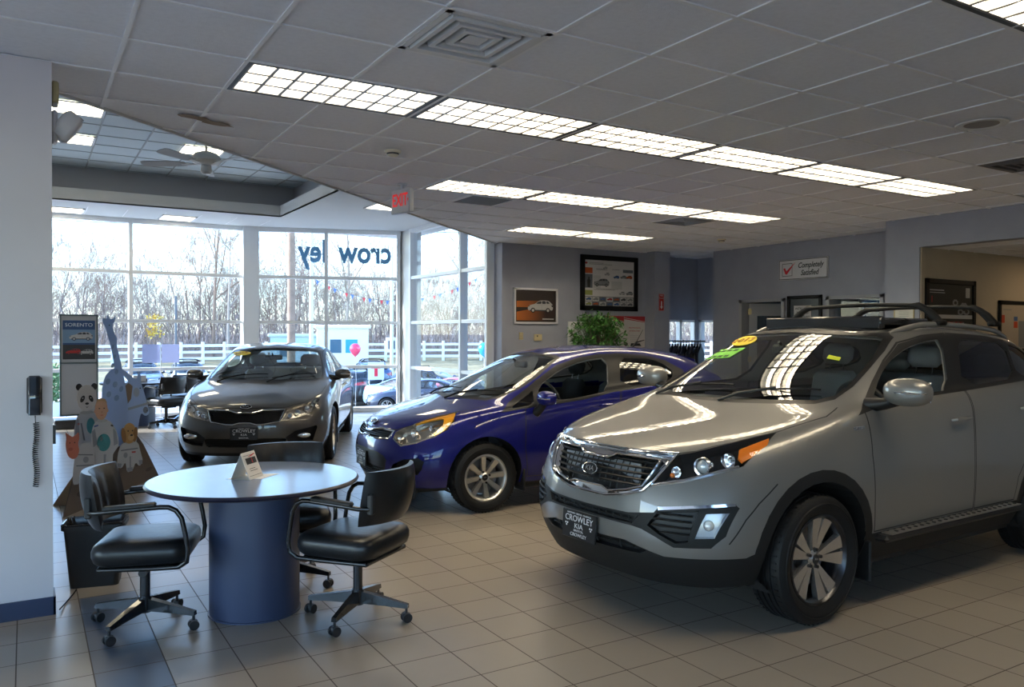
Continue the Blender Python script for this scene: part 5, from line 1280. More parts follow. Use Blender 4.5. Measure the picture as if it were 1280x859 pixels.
# ceiling fan
t = thing('ceiling_fan', 'white five blade ceiling fan hanging in the raised ceiling', 'ceiling fan', (1.71, 9.3, 3.46)); M_fan = mat('fan white enamel', (.82, .82, .80), .35)
b = MB(); b.cyl((0, 0, .10), (0, 0, .79), .013, 10); b.lathe([(.0, .79), (.07, .79), (.05, .73), (.02, .71)], 20); b.build('rod', M_fan, t)
b = MB(); b.lathe([(0, .11), (.05, .105), (.12, .08), (.155, .03), (.16, .0), (.13, -.03), (.075, -.045), (0, -.045)], 32); b.build('motor', M_fan, t)
b = MB(); b.lathe([(0, -.045), (.055, -.05), (.06, -.12), (.04, -.145), (0, -.15)], 24); b.cyl((0, 0, -.15), (0, 0, -.21), .003, 6); b.build('switch_housing', M_fan, t)
for k in range(5):
    a = 2*PI*k/5 + .08; Mk = Matrix.Rotation(a, 4, 'Z') @ Matrix.Rotation(R(12), 4, 'X'); b = MB()
    pl = [(.22, -.045), (.30, -.062), (.66, -.072), (.70, -.055), (.71, 0), (.70, .055), (.66, .072), (.30, .062), (.22, .045)]
    b.prism(pl, -.034, -.027, 0, Mk); bl = b.build('blade', mat('fan blade grey', (.52, .54, .56), .5), t); b = MB(); b.box(.12, -.018, -.04, .27, .018, -.033, 0, Mk); b.build('blade_iron', M_fan, bl)

# warm lamp in the corridor
t = thing('downlight', 'warm round downlight in the corridor ceiling at the right edge', 'ceiling light', (12.2, 5.05, 2.69)); b = MB(); b.lathe([(.07, -.006), (.10, -.008), (.11, -.001)], 28); b.build('trim_ring', M_tbar, t)
b = MB(); b.lathe([(0, -.004), (.07, -.005)], 24); b.build('bulb', mat('warm bulb', (1, 1, 1), .5, emit=(1., .74, .46), es=62), t)
def area(name, loc, sx, sy, e, col, rot=(0, 0, 0)):
    l = bpy.data.lights.new(name, 'AREA'); l.shape = 'RECTANGLE'; l.size = sx; l.size_y = sy; l.energy = e; l.color = col; o = bpy.data.objects.new(name, l); C.objects.link(o); o.location = loc; o.rotation_euler = rot; return o
# ================================================================ furniture and wall things
M_vinyl = mat('black vinyl', (.010, .0105, .012), .34, bump=(35, .12)); M_steel = mat('black enamel tube', (.012, .012, .013), .22, 0, .6); M_caster = mat('caster plastic', (.03, .03, .032), .35)
M_pad = mat('arm pad plastic', (.022, .022, .024), .45)
def loft(mb, secs, mi=0, M=None, caps=True):
    """secs: list of closed rings with equal point count"""
    n = len(secs[0]); vs = [p for s in secs for p in s]; fs = []
    for i in range(len(secs)-1):
        for k in range(n):
            l = (k+1) % n; fs.append((i*n+k, i*n+l, (i+1)*n+l, (i+1)*n+k))
    if caps: fs += [tuple(range(n))[::-1], tuple(range((len(secs)-1)*n, len(secs)*n))]
    mb.add(vs, fs, mi, M, True)
def rring(cx, cy, z, hx, hy, r, n=6):
    out = []
    for q, (sx, sy) in enumerate(((1, 1), (-1, 1), (-1, -1), (1, -1))):
        for k in range(n+1):
            a = PI/2*(q + k/n); out.append((cx+sx*(hx-r)+r*math.cos(a), cy+sy*(hy-r)+r*math.sin(a), z))
    return out
def office_chair(label, x, y, heading, base_rot, group=None):
    """heading: direction the sitter faces"""
    t = thing('swivel_chair', label, 'chair', (x, y, 0), heading, group)
    b = MB()      # cushion, front is +x
    secs = []
    for z, s, ex in ((.378, .84, 0), (.384, .92, 0), (.398, .975, 0), (.425, 1.01, 0), (.455, 1.01, 0), (.478, .975, 0), (.492, .91, 0), (.500, .78, 0), (.503, .5, 0)): secs.append(rring(.02, 0, z, .235*s, .25*s, .085*s))
    loft(b, secs); 
    me = b.build('seat', M_vinyl, t, 60)
    # back: curved shell wrapping the sitter, channels stitched on the front
    b = MB(); n = 18; m = 10; rows_f = []; rows_b = []
    for j in range(m+1):
        z = .565 + .285*j/m; e = min(1, math.sin(PI*min(max((j+.15)/(m+.3), 0), 1))**.35)
        F_, B_ = [], []
        for i in range(n+1):
            u = -1+2*i/n; ed = (1-abs(u)**5)**.5 if abs(u) < 1 else 0; yy = .245*u*(.93+.07*e)
            xx = -.235 - .05*(j/m) + .085*u*u
            ch = .014*abs(math.sin(u*PI*2.5)) if 1 < j < m-1 else .004
            th = .040*ed*e; F_.append((xx+th+ch*ed, yy, z)); B_.append((xx-th, yy, z))
        rows_f.append(F_); rows_b.append(B_)
    vs = [p for r_ in rows_f for p in r_] + [p for r_ in rows_b for p in r_]; o = (n+1)*(m+1); fs = []
    for j in range(m):
        for i in range(n):
            a = j*(n+1)+i; fs.append((a, a+n+1, a+n+2, a+1)); fs.append((o+a, o+a+1, o+a+n+2, o+a+n+1))
    for i in range(n): fs.append((i, i+1, o+i+1, o+i)); a = m*(n+1)+i; fs.append((a, o+a, o+a+1, a+1))
    for j in range(m): a = j*(n+1); fs.append((a, o+a, o+a+n+1, a+n+1)); a += n; fs.append((a, a+n+1, o+a+n+1, o+a))
    b.add(vs, fs, 0, None, True); b.build('backrest', M_vinyl, t, 55)
    for s in (-1, 1):   # plastic brackets on the shell sides
        b = MB(); b.box(-.235, s*.205-.012, .63, -.20, s*.205+.03*s, .74, 0, bev=.008); b.build('back_bracket', M_pad, t)
    for s in (-1, 1):
        b = MB(); P = [(-.215, s*.225, .66), (-.17, s*.262, .665), (-.10, s*.268, .672), (.13, s*.268, .685), (.17, s*.268, .683), (.205, s*.268, .665), (.232, s*.268, .625), (.25, s*.268, .54), (.262, s*.268, .46), (.255, s*.262, .40), (.215, s*.25, .372), (.10, s*.22, .362), (-.18, s*.20, .362)]
        b.tube(P, .0125, 10); b.build('arm', M_steel, t, 50)
        b = MB(); b.box(-.10, s*.268-.022, .682, .15, s*.268+.022, .705, 0, Matrix.Rotation(R(-3.2), 4, 'Y') @ Matrix.Translation((0, 0, .0)), bev=.008); b.build('arm_pad', M_pad, t, 40)
    b = MB(); b.box(-.19, -.20, .352, .22, .20, .372, 0, bev=.006); b.box(-.08, -.06, .325, .08, .06, .355, 0, bev=.01); b.build('seat_plate', M_steel, t)
    b = MB(); b.cyl((.03, -.13, .335), (.03, -.20, .335), .02, 12); b.build('tension_knob', M_pad, t)
    b = MB(); b.cyl((0, 0, .10), (0, 0, .335), .026, 18); b.cyl((0, 0, .075), (0, 0, .16), .034, 18); b.build('post', M_steel, t, 40)
    base = MB()
    for k in range(4):
        Mk = Matrix.Rotation(base_rot-heading+PI/2*k, 4, 'Z'); vs = []
        for (r_, w_, z0, z1) in ((.02, .022, .085, .15), (.16, .019, .082, .125), (.295, .015, .075, .098)): vs += [(r_, -w_, z0), (r_, w_, z0), (r_, w_*.8, z1), (r_, -w_*.8, z1)]
        fs = []
        for s in (0, 4): fs += [(s+q, s+(q+1) % 4, s+4+(q+1) % 4, s+4+q) for q in range(4)]
        fs += [(3, 2, 1, 0), (8, 9, 10, 11)]; base.add(vs, fs, 0, Mk)
    base.build('base', M_steel, t, 30)
    for k in range(4):
        Mk = Matrix.Rotation(base_rot-heading+PI/2*k, 4, 'Z') @ Matrix.Translation((.285, 0, 0)) @ Matrix.Rotation(k*1.3, 4, 'Z'); c = MB()
        for s in (-1, 1): c.tube([Mk @ V((.0, s*.012-.009*s*0, .0255)), Mk @ V((.0, s*.024, .0255))], .0255, 18)
        c.box(-.02, -.012, .018, .02, .012, .05, 0, Mk, bev=.005); c.cyl(Mk @ V((0, 0, .045)), Mk @ V((0, 0, .085)), .007, 8); c.build('caster', M_caster, t, 45)
    return t
def hd(dx, dy): return math.atan2(dy, dx)
office_chair('black vinyl swivel armchair left of the round table, in front of the waste bin', .545, 4.665, R(-19), R(45+3))
office_chair('black vinyl swivel armchair right of the round table, its back to the cars', 1.565, 4.20, hd(-.60, .80), R(45))
office_chair('black vinyl swivel armchair behind the round table, facing the camera', 1.40, 5.00, hd(-.22, -.97), R(-47))
office_chair('dark swivel chair at the far desk, nearer of the two', 2.0, 14.33, hd(-.45, .89), R(20))
office_chair('dark swivel chair at the far desk, partly hidden behind the other chair', 2.32, 14.95, hd(-.3, .95), R(60))

t = thing('round_table', 'round table with pale top and blue drum base', 'table', (1.11, 4.62, 0))
b = MB(); b.lathe([(0, .722), (.555, .722), (.572, .727), (.577, .737), (.572, .746), (.566, .750)], 96); b.build('table_edge', mat('table edge band', (.012, .012, .03), .35), t, 40)
b = MB(); b.lathe([(0, .7502), (.566, .7502)], 96); b.lathe([(.566, .7502), (.566, .748)], 96); b.build('tabletop', mat('table laminate', (.17, .23, .36), .16, noise=(6, .02)), t, 40)
b = MB(); b.lathe([(0, .0), (.252, .0), (.252, .008), (.245, .010), (.245, .722), (0, .722)], 72); b.build('drum_base', mat('blue laminate', (.048, .064, .125), .42), t, 40)
# paper sheet and tent card
M_card = mat('card paper', (.70, .66, .62), .7); M_ink = mat('ink black', (.02, .02, .025), .6); M_inkr = mat('ink red', (.50, .03, .04), .6)
b = MB(); Fm = Matrix.Translation((1.09, 4.655, .7502)) @ Matrix.Rotation(R(-5), 4, 'Z'); b.prism([(-.13, -.03), (.05, -.10), (.17, .03), (-.01, .09)], 0, .0012, 0, Fm); tag(b.build('paper_sheet', mat('white paper', (.80, .80, .80), .6)), 'white paper sheet lying on the round table under the folded card', 'paper')
t = thing('tent_card', 'folded white tent card with printed right face on the round table', 'card', (1.07, 4.63, .7515), R(-42))
# ridge runs along local y, printed face towards +x
h_, hw_, ln = .145, .058, .15; b = MB(); th = .0015
for s in (-1, 1): b.add([(s*hw_, -ln/2, 0), (s*hw_, ln/2, 0), (0, ln/2, h_), (0, -ln/2, h_), (s*(hw_-th*2), -ln/2, 0), (s*(hw_-th*2), ln/2, 0), (0, ln/2, h_-th*3), (0, -ln/2, h_-th*3)], [(0, 1, 2, 3), (7, 6, 5, 4), (0, 3, 7, 4), (1, 5, 6, 2), (0, 4, 5, 1)])
b.box(-hw_, -ln/2, 0, hw_, ln/2, .0012); b.build('card', M_card, t)
F = frame_at((hw_/2+.0012, 0, h_/2), (0, 1, 0), (-hw_, 0, h_)); b = MB(); b.box(-.05, .008, 0, .058, .044, .0006, 0, F)
for k in range(2): b.box(-.04, -.02-k*.012, 0, .02+k*.02, -.017-k*.012, .0006, 0, F)
b.box(-.065, .058, 0, .065, .060, .0006, 0, F); b.box(-.065, -.06, 0, .065, -.058, .0006, 0, F); b.build('print', M_ink, t)
b = MB(); b.prism([(-.02, .05), (.055, .064), (.065, .060), (.02, .050)], 0, .0008, 0, F); b.box(.01, .012, .0006, .018, .04, .001, 0, F); b.build('red_print', M_inkr, t)

# waste bin with liner
t = thing('waste_bin', 'black plastic waste bin with a liner beside the white wall', 'waste bin', (.375, 5.62, 0), R(-12)); b = MB()
def bring(hx, hy, z, r): return rring(0, 0, z, hx, hy, r)
loft(b, [bring(.135, .09, 0, .03), bring(.165, .115, .36, .035), bring(.178, .127, .362, .04), bring(.178, .127, .385, .04), bring(.168, .117, .385, .035), bring(.13, .085, .01, .03)]); b.build('bin', mat('black bin plastic', (.012, .012, .013), .4), t, 40)
b = MB(); rr_ = random.Random(2); rings = []
for z, k in ((.37, 1.03), (.395, 1.06), (.40, .99), (.37, .93), (.30, .90)): rings.append([(x*k*(1+rr_.uniform(-.02, .02)), y*k*(1+rr_.uniform(-.03, .03)), z+rr_.uniform(-.006, .006)) for x, y, _ in rring(0, 0, 0, .168, .118, .035, 8)])
loft(b, rings, caps=False); b.build('liner', mat('bin liner film', (.02, .02, .022), .2), t, 30, fix=False)
b = MB(); b.tube([(.16, 5.115, .02), (.19, 5.25, .006), (.24, 5.42, .006), (.26, 5.5, .006)], .004, 6); tag(b.build('floor_cable', mat('cable rubber', (.008, .008, .008), .8, spec=.1)), 'thin dark cable on the floor from white wall to waste bin', 'cable')

# wall phone with coiled cord
t = thing('wall_phone', 'black wall telephone with coiled cord on the white wall', 'telephone', (.043, 5.11, 1.222)); M_phone = mat('black phone plastic', (.008, .008, .009), .12, 0, 1.)
b = MB(); b.box(-.037, -.030, -.108, .037, -.002, .108, 0, bev=.014); b.build('phone_body', M_phone, t, 40)
b = MB(); secs = []
for k in range(13):
    z = -.104+.208*k/12; u = abs(k-6)/6; secs.append([(x, -.045-.012*u+y, z) for x, y, _ in rring(0, 0, 0, .029-.002*(1-u), .014+.006*u, .010)])
loft(b, secs); b.build('handset', M_phone, t, 60); b = MB(); b.sphere((0, -.062, 0), .004, 8, 6); b.build('indicator', M_refl, t)
b = MB(); pts = [(.003, -.02, -.11), (.004, -.02, -.15)]
for k in range(330): a = k*2*PI/11; z = -.15-.35*k/330; pts.append((.006+.0135*math.cos(a)+.004*math.sin(k*.03), -.020+.012*math.sin(a), z))
b.tube(pts, .0028, 5); b.build('coiled_cord', M_phone, t, 60)
b = MB(); b.box(.128, 5.135, 1.0-.075+.02, .145, 5.155, 1.05); 
tag(b.build('wall_bracket', M_dk), 'small dark bracket on the end edge of the white wall', 'bracket')
# camera and strobe at the top of the white wall
t = thing('wall_speaker', 'white swivel wall speaker on the end of the white wall', 'speaker', (.13, 5.2, 2.72)); b = MB(); b.box(0, -.05, -.09, .03, .05, .09, 0, bev=.01); b.cyl((.02, 0, 0), (.08, 0, .01), .02, 12); b.build('bracket', mat('white plastic', (.62, .60, .62), .4), t, 40)
b = MB(); Mk = Matrix.Translation((.075, 0, .01)) @ Matrix.Rotation(R(35), 4, 'Y'); secs = []
for z, s in ((-.085, .62), (-.07, .9), (0, 1.0), (.06, .96), (.085, .7)): secs.append(rring(0, 0, z, .055*s, .06*s, .03*s))
loft(b, secs, 0, Mk); b.build('cabinet', mat('white plastic', (.62, .60, .62), .4), t, 50); b = MB(); b.cyl(Mk @ V((.03, 0, .086)), Mk @ V((.03, 0, .089)), .013, 14); b.build('lens', M_dk, t)
b = MB(); b.box(.13, 5.13, 2.845, .165, 5.26, 2.965, 0, bev=.008); tag(b.build('strobe_box', mat('aged ivory plastic', (.45, .36, .18), .5)), 'yellowed plastic box above the white wall speaker', 'box')

# ---- framed things.  F: frame matrix at the centre, local z out of the wall
def framed(name, label, F, w, h, fw, mf, mi_, depth=.03, cat='poster'):
    t = thing(name, label, cat, F.translation); G = Matrix.Translation(-F.translation) @ F; b = MB()
    for (x0, y0, x1, y1) in ((-w/2, h/2-fw, w/2, h/2), (-w/2, -h/2, w/2, -h/2+fw), (-w/2, -h/2, -w/2+fw, h/2), (w/2-fw, -h/2, w/2, h/2)): b.box(x0, y0, 0, x1, y1, depth, 0, G, bev=.003)
    b.build('frame', mf, t); b = MB(); b.box(-w/2+fw*.9, -h/2+fw*.9, .002, w/2-fw*.9, h/2-fw*.9, depth*.45, 0, G); b.build('sheet', mi_, t); return t, G @ Matrix.Translation((0, 0, depth*.45+.0006))
M_black = mat('black frame', (.009, .009, .010), .5, spec=.2); M_paper = mat('poster paper', (.62, .60, .60), .55)
NF = lambda x, z, y=11.27: frame_at((x, y, z), (1, 0, 0), (0, 0, 1))
def toycar(b, G, cx, cy, w, mi_body, mi_dark, mi_w, flip=1):
    """little printed car silhouette"""
    P = lambda q: [(cx+flip*x*w, cy+y*w) for x, y in q]
    def pr(q, z0, z1, m_): 
        q = P(q); q = q if flip > 0 else q[::-1]; b.prism(q, z0, z1, m_, G)
    pr(smooth_poly([(-.50, -.08), (-.505, .0), (-.47, .055), (-.30, .10), (-.22, .115), (-.10, .20), (.0, .235), (.22, .24), (.36, .215), (.46, .12), (.50, .08), (.505, -.06), (.44, -.115), (-.44, -.115)]), 0, .0006, mi_body)
    pr(smooth_poly([(-.19, .118), (-.09, .19), (.03, .212), (.04, .118)]), .0006, .001, mi_dark); pr(smooth_poly([(.06, .118), (.06, .213), (.20, .215), (.22, .12)]), .0006, .001, mi_dark); pr(smooth_poly([(.24, .125), (.235, .212), (.31, .20), (.38, .13)]), .0006, .001, mi_dark)
    pr([(-.44, -.125), (.46, -.125), (.44, -.085), (-.42, -.085)], .0006, .0009, mi_dark); pr([(-.495, .015), (-.43, .03), (-.42, .055), (-.475, .045)], .0006, .0009, mi_w); pr([(.455, .02), (.50, .02), (.495, .075), (.44, .09)], .0006, .0009, mi_w); pr([(.048, -.085), (.052, -.085), (.052, .115), (.048, .115)], .0006, .0008, mi_dark); pr([(-.30, .085), (-.30, .088), (.44, .098), (.44, .095)], .0006, .0008, mi_dark)
    for sx in (-.30, .30):
        pr([(sx+.085*math.cos(2*PI*k/14), -.10+.085*math.sin(2*PI*k/14)) for k in range(14)], .0006, .0011, mi_w)
        pr([(sx+.05*math.cos(2*PI*k/10), -.10+.05*math.sin(2*PI*k/10)) for k in range(10)], .0011, .0014, mi_body)
def pm(n, c): return mat('print '+n, c, .6)
inkset = [pm('silver', (.42, .42, .43)), pm('dark', (.04, .045, .055)), pm('black', (.012, .012, .014)), pm('blue', (.05, .12, .30)), pm('orange', (.50, .09, .02)), pm('grey', (.22, .23, .24)), pm('olive', (.30, .32, .08)), pm('red', (.40, .03, .03)), pm('photo', (.12, .13, .15)), pm('pale', (.50, .50, .50))]
# white framed picture of a silver estate at dusk
t, G = framed('wall_poster', 'white framed picture of a silver car driving at dusk', NF(7.315, 2.04), .875, .60, .035, mat('white frame', (.66, .66, .70), .4), pm('night', (.03, .02, .018)), .035)
m_sun = bpy.data.materials.new('print dusk glow'); m_sun.use_nodes = True; nt_ = m_sun.node_tree; bb = nt_.nodes['Principled BSDF']; tc = nt_.nodes.new('ShaderNodeTexCoord'); sp = nt_.nodes.new('ShaderNodeSeparateXYZ'); nt_.links.new(tc.outputs['Generated'], sp.inputs[0]); cr = nt_.nodes.new('ShaderNodeValToRGB'); cr.color_ramp.elements[0].color = (.50, .14, .02, 1); cr.color_ramp.elements[1].color = (.03, .015, .015, 1); cr.color_ramp.elements[1].position = .75; nt_.links.new(sp.outputs[0], cr.inputs[0]); nt_.links.new(cr.outputs[0], bb.inputs['Base Color'])
b = MB(); b.prism([(-.38, -.02), (.30, -.02), (.38, .02), (.38, .10), (-.38, .08)], 0, .0004, 0, G); b.prism([(-.38, -.24), (.20, -.24), (.38, -.16), (.38, -.05), (-.10, -.05), (-.38, -.10)], 0, .0005, 0, G); b.build('picture_glow', m_sun, t)
b = MB(); toycar(b, G @ Matrix.Translation((0, 0, .0008)), .09, -.02, .50, 0, 1, 2); b.box(.13, -.225, .0005, .36, -.205, .001, 0, G); b.build('picture_print', inkset[:3], t)
# large black framed product chart
t, G = framed('wall_poster', 'large black framed white chart with many small car pictures', NF(8.872, 2.475), 1.275, .97, .085, M_black, M_paper, .04)
b = MB(); W2, H2 = .55, .40
b.prism([(-.52+.032*math.cos(2*PI*k/16), .345+.018*math.sin(2*PI*k/16)) for k in range(16)][::1], 0, .0005, 7, G)
for (x0, x1, y) in ((-.46, -.14, .35), (-.46, .05, .328), (-.30, -.10, .25), (.05, .22, .25), (-.30, -.05, .235), (-.3, .20, -.10), (-.35, .12, -.115)): b.box(x0, y-.004, 0, x1, y+.004, .0005, 5, G)
b.box(-.54, .165, 0, -.38, .265, .0005, 4, G); b.box(-.54, -.09, 0, -.38, .15, .0005, 8, G); b.box(-.54, -.215, 0, -.38, -.13, .0005, 6, G); b.box(-.365, -.09, 0, -.20, .13, .0004, 9, G)
b.prism([(-.49, -.08), (-.43, -.08), (-.425, .05), (-.445, .06), (-.445, .10), (-.475, .10), (-.475, .06), (-.495, .05)], .0005, .0009, 2, G)
toycar(b, G @ Matrix.Translation((0, 0, .0004)), -.18, .0, .34, 5, 1, 2); toycar(b, G, -.10, .27, .10, 0, 1, 2); toycar(b, G, -.06, .16, .12, 0, 1, 2)
b.box(.04, -.10, 0, .28, .04, .0005, 9, G); toycar(b, G, .15, .115, .13, 3, 1, 2); toycar(b, G, .31, .12, .14, 5, 1, 2); toycar(b, G, .44, .12, .15, 4, 1, 2); b.box(.30, .20, 0, .53, .255, .0005, 8, G); toycar(b, G, .28, -.17, .14, 0, 1, 2); toycar(b, G, .45, -.17, .16, 5, 1, 2)
b.box(-.54, -.41, 0, .55, -.235, .0004, 5, G)
for r_ in range(2):
    for c_ in range(7):
        x = -.465+c_*.155; y = -.285-r_*.085; b.box(x-.07, y-.037, .0004, x+.07, y+.037, .0007, [9, 9, 8, 9, 8, 9, 9][(c_+r_) % 7], G)
        toycar(b, G @ Matrix.Translation((0, 0, .0008)), x, y, .115, [3, 5, 3, 7, 4, 1, 5, 6, 4, 5, 3, 3, 5, 8][r_*7+c_], 1, 2)
b.build('printed_sheet', inkset, t)
# knowledge banners and a white board behind the plant
M_bred = mat('banner red', (.42, .02, .03), .5)
def banner(label, x0, x1, z1, lines, left=False):
    xc, w = (x0+x1)/2, x1-x0; t = thing('display_board', label, 'display board', (xc, 11.262, z1-.9)); b = MB(); b.box(-w/2, -.012, 0, w/2, 0, .9, 0); b.build('board', mat('banner paper', (.60, .57, .56), .5), t)
    b = MB(); F = frame_at((0, -.0125, 0), (1, 0, 0), (0, 0, 1)); b.prism([(-w/2, .9), (-w/2, .845), (w/2, .78), (w/2, .9)], 0, .001, 0, F); b.build('red_header', M_bred, t)
    b = MB()
    for k in range(2): b.prism([(-w/2+.0, .875-k*.03), (-w/2, .865-k*.03), (w/2, .80-k*.018), (w/2, .808-k*.018)], .001, .0014, 0, F)
    b.build('stripes', mat('banner paper', (.60, .57, .56), .5), t)
    b = MB()
    for i, s_ in enumerate(lines): put_text(b, s_, .038, F @ Matrix.Translation((0, .69-i*.055, 0)), 0, ext=.0006)
    b.build('heading', M_bred, t); b = MB()
    for k in range(5): b.box(-.10+.01*(k % 2), .55-k*.035, 0, .10-.015*(k % 3), .553-k*.035, .0006, 0, F)
    b.build('text_lines', inkset[5], t); return t, F
banner('red headed display board between the plant and the column, left one', 8.78, 9.20, 1.90, ['EXPERT', 'REPUTATION'])
t, F = banner('red headed display board with a small gadget picture, right of the plant', 9.205, 9.69, 1.90, ['KNOWLEDGE &', 'SATISFACTION'])
b = MB(); b.prism([(-.01, .37), (.01, .37), (.20, .66), (.19, .66)], 0, .001, 0, F); b.prism([(-.20+.045*math.cos(2*PI*k/14), .395+.035*math.sin(2*PI*k/14)) for k in range(14)], 0, .001, 0, F); b.prism([(-.10, .36), (.16, .36), (.12, .41), (-.08, .41)], 0, .001, 0, F); b.build('gadget_print', inkset[2], t)
b = MB(); b.box(7.97, 11.235, .95, 8.74, 11.262, 1.79); o = tag(b.build('white_board', mat('white sign board', (.78, .80, .80), .5)), 'white board on the grey wall behind the leafy plant', 'board')
# switch plates
b = MB(); b.box(6.99, 11.258, 1.475, 7.07, 11.27, 1.60, 0, bev=.003); t_ = tag(b.build('wall_switch', mat('ivory switch plate', (.50, .42, .25), .4)), 'ivory light switch plate under the white framed picture', 'switch'); b = MB(); b.box(7.025, 11.25, 1.53, 7.035, 11.258, 1.548); b.build('toggle', mat('ivory switch plate', (.50, .42, .25), .4), t_)
b = MB(); b.box(7.28, 11.235, 1.46, 7.43, 11.27, 1.57, 0, bev=.004); t_ = tag(b.build('thermostat', mat('ivory switch plate', (.50, .42, .25), .4)), 'ivory thermostat box right of the light switch', 'thermostat'); b = MB(); b.box(7.32, 11.231, 1.525, 7.345, 11.235, 1.55); b.build('dial_window', M_dk, t_)
# fire extinguisher arrow sign on the column
t = thing('extinguisher_sign', 'narrow red extinguisher sign with white arrow on the column', 'sign', (9.86, 11.0, 2.155)); F = frame_at((0, -.001, 0), (1, 0, 0), (0, 0, 1)); b = MB(); b.box(-.062, -.155, 0, .062, .155, .004, 0, F); b.build('panel', mat('sign red', (.45, .02, .015), .45), t)
b = MB(); b.prism([(-.014, .02), (-.014, -.075), (-.034, -.075), (0, -.125), (.034, -.075), (.014, -.075), (.014, .02)], .004, .005, 0, F)
for i, s_ in enumerate(('FIRE',)): put_text(b, s_, .042, F @ Matrix.Translation((0, .12, .0045)), 0, ext=.0006)
put_text(b, 'EXTINGUISHER', .018, F @ Matrix.Translation((.0, .075, .0045)), 0, ext=.0006, sx=.85)
for (x0, y0, x1, y1) in ((-.058, .147, .058, .151), (-.058, -.151, .058, -.147), (-.058, -.151, -.054, .151), (.054, -.151, .058, .151)): b.box(x0, y0, .004, x1, y1, .0046, 0, F)
b.build('print', M_paper, t)
# potted ficus
t = thing('potted_ficus', 'bushy green potted plant in front of the display boards', 'plant', (8.22, 10.72, 0)); b = MB(); b.lathe([(0, 0), (.16, 0), (.20, .30), (.215, .32), (.19, .33), (.18, .28), (0, .27)], 32); b.build('pot', mat('dark planter', (.03, .025, .02), .5), t, 40)
b = MB(); b.lathe([(0, .285), (.182, .285)], 20); b.build('soil', mat('potting soil', (.03, .02, .015), .95), t)
rn = random.Random(11); br = MB(); lv = MB(); tips = []
for k in range(5): a = k*2*PI/5; br.tube([(.03*math.cos(a), .03*math.sin(a), .28), (.05*math.cos(a+1), .05*math.sin(a+1), .7), (.06*math.cos(a+2), .06*math.sin(a+2), 1.15)], .012, 6)
for k in range(170):
    a = rn.uniform(0, 2*PI); z = rn.uniform(1.20, 1.97); rad = .56*math.sqrt(max(.05, 1-((z-1.50)/.62)**2))*rn.uniform(.35, 1.0); p0 = V((.05*math.cos(a), .05*math.sin(a), rn.uniform(.85, 1.2))); p1 = V((rad*math.cos(a), rad*math.sin(a)*.8, z)); mid = (p0+p1)/2+V((0, 0, .08)); br.tube([p0, mid, p1], [.006, .004, .002], 4)
    for q in range(11):
        s = rn.uniform(.45, 1.06); c = lerp(mid, p1, min(s, 1)*1.0) + V((rn.uniform(-.06, .06), rn.uniform(-.06, .06), rn.uniform(-.06, .05))); d = V((rn.uniform(-1, 1), rn.uniform(-1, 1), rn.uniform(-1.1, .3))).normalized(); sd = d.cross(V((rn.uniform(-.4, .4), rn.uniform(-.4, .4), 1))).normalized(); L_ = rn.uniform(.065, .105); W_ = L_*.24; up_ = d.cross(sd)*L_*.06
        lv.add([c, c+d*L_*.35+sd*W_+up_, c+d*L_*.7+sd*W_*.8+up_, c+d*L_, c+d*L_*.7-sd*W_*.8+up_, c+d*L_*.35-sd*W_+up_], [(0, 1, 2, 3), (0, 3, 4, 5)], rn.choice((0, 0, 1)))
br.build('branches', mat('ficus bark', (.14, .10, .07), .8), t); lv.build('foliage', [mat('leaf green', (.04, .15, .025), .4), mat('leaf light green', (.09, .26, .05), .4)], t, fix=False, merge=False)
# hangers on a rail in the alcove
t = thing('garment_rail', 'black rail of dark hangers in the window alcove', 'rack', (10.42, 11.0, 0), R(-58)); b = MB(); b.cyl((-.34, 0, 1.45), (.40, 0, 1.45), .014, 10); b.cyl((-.30, 0, 0), (-.30, 0, 1.45), .014, 10); b.cyl((-.30, -.22, .02), (-.30, .22, .02), .014, 10); b.build('rail', M_dk, t, 40)
for k in range(13):
    x = -.32+k*.052; b = MB(); b.prism([(-.24, 1.22), (-.23, .98), (.23, .98), (.24, 1.22), (.03, 1.36), (.012, 1.37), (.012, 1.40), (-.012, 1.40), (-.012, 1.37), (-.03, 1.36)], -.019, .019, 0, Matrix(((0, 0, 1, x), (1, 0, 0, 0), (0, 1, 0, 0), (0, 0, 0, 1)))); b.tube([(x, 0, 1.40), (x, .012, 1.44), (x, 0, 1.472), (x, -.02, 1.46)], .006, 6); b.build('hanger', M_phone if k % 3 else mat('dark navy cloth', (.015, .02, .04), .8), t)
# east wall things
EF = lambda y, z, x=10.6: frame_at((x, y, z), (0, -1, 0), (0, 0, 1))
t = thing('wall_sign', 'white wall sign with a red tick reading Completely Satisfied', 'sign', (10.6, 8.49, 2.625)); F = frame_at((-.001, 0, 0), (0, -1, 0), (0, 0, 1)); b = MB(); b.box(-.47, -.165, 0, .47, .165, .025, 0, F, bev=.004); b.build('panel', mat('sign white', (.58, .58, .62), .4), t)
b = MB(); b.box(-.462, -.157, .0252, .462, .157, .0256, 1, F); b.box(-.452, -.147, .0254, .452, .147, .0262, 0, F)
for (x0, y0, x1, y1) in ((-.40, .095, -.20, .103), (-.40, -.103, -.20, -.095), (-.40, -.10, -.392, .10), (-.208, -.10, -.20, .10)): b.box(x0, y0, .0262, x1, y1, .027, 1, F)
b.build('border', [mat('sign white', (.58, .58, .62), .4), inkset[1]], t)
b = MB(); b.prism([(-.375, .02), (-.345, .035), (-.315, -.02), (-.14, .115), (-.305, -.075), (-.335, -.07)], .027, .029, 0, F); b.build('tick', mat('tick red', (.55, .01, .02), .45), t)
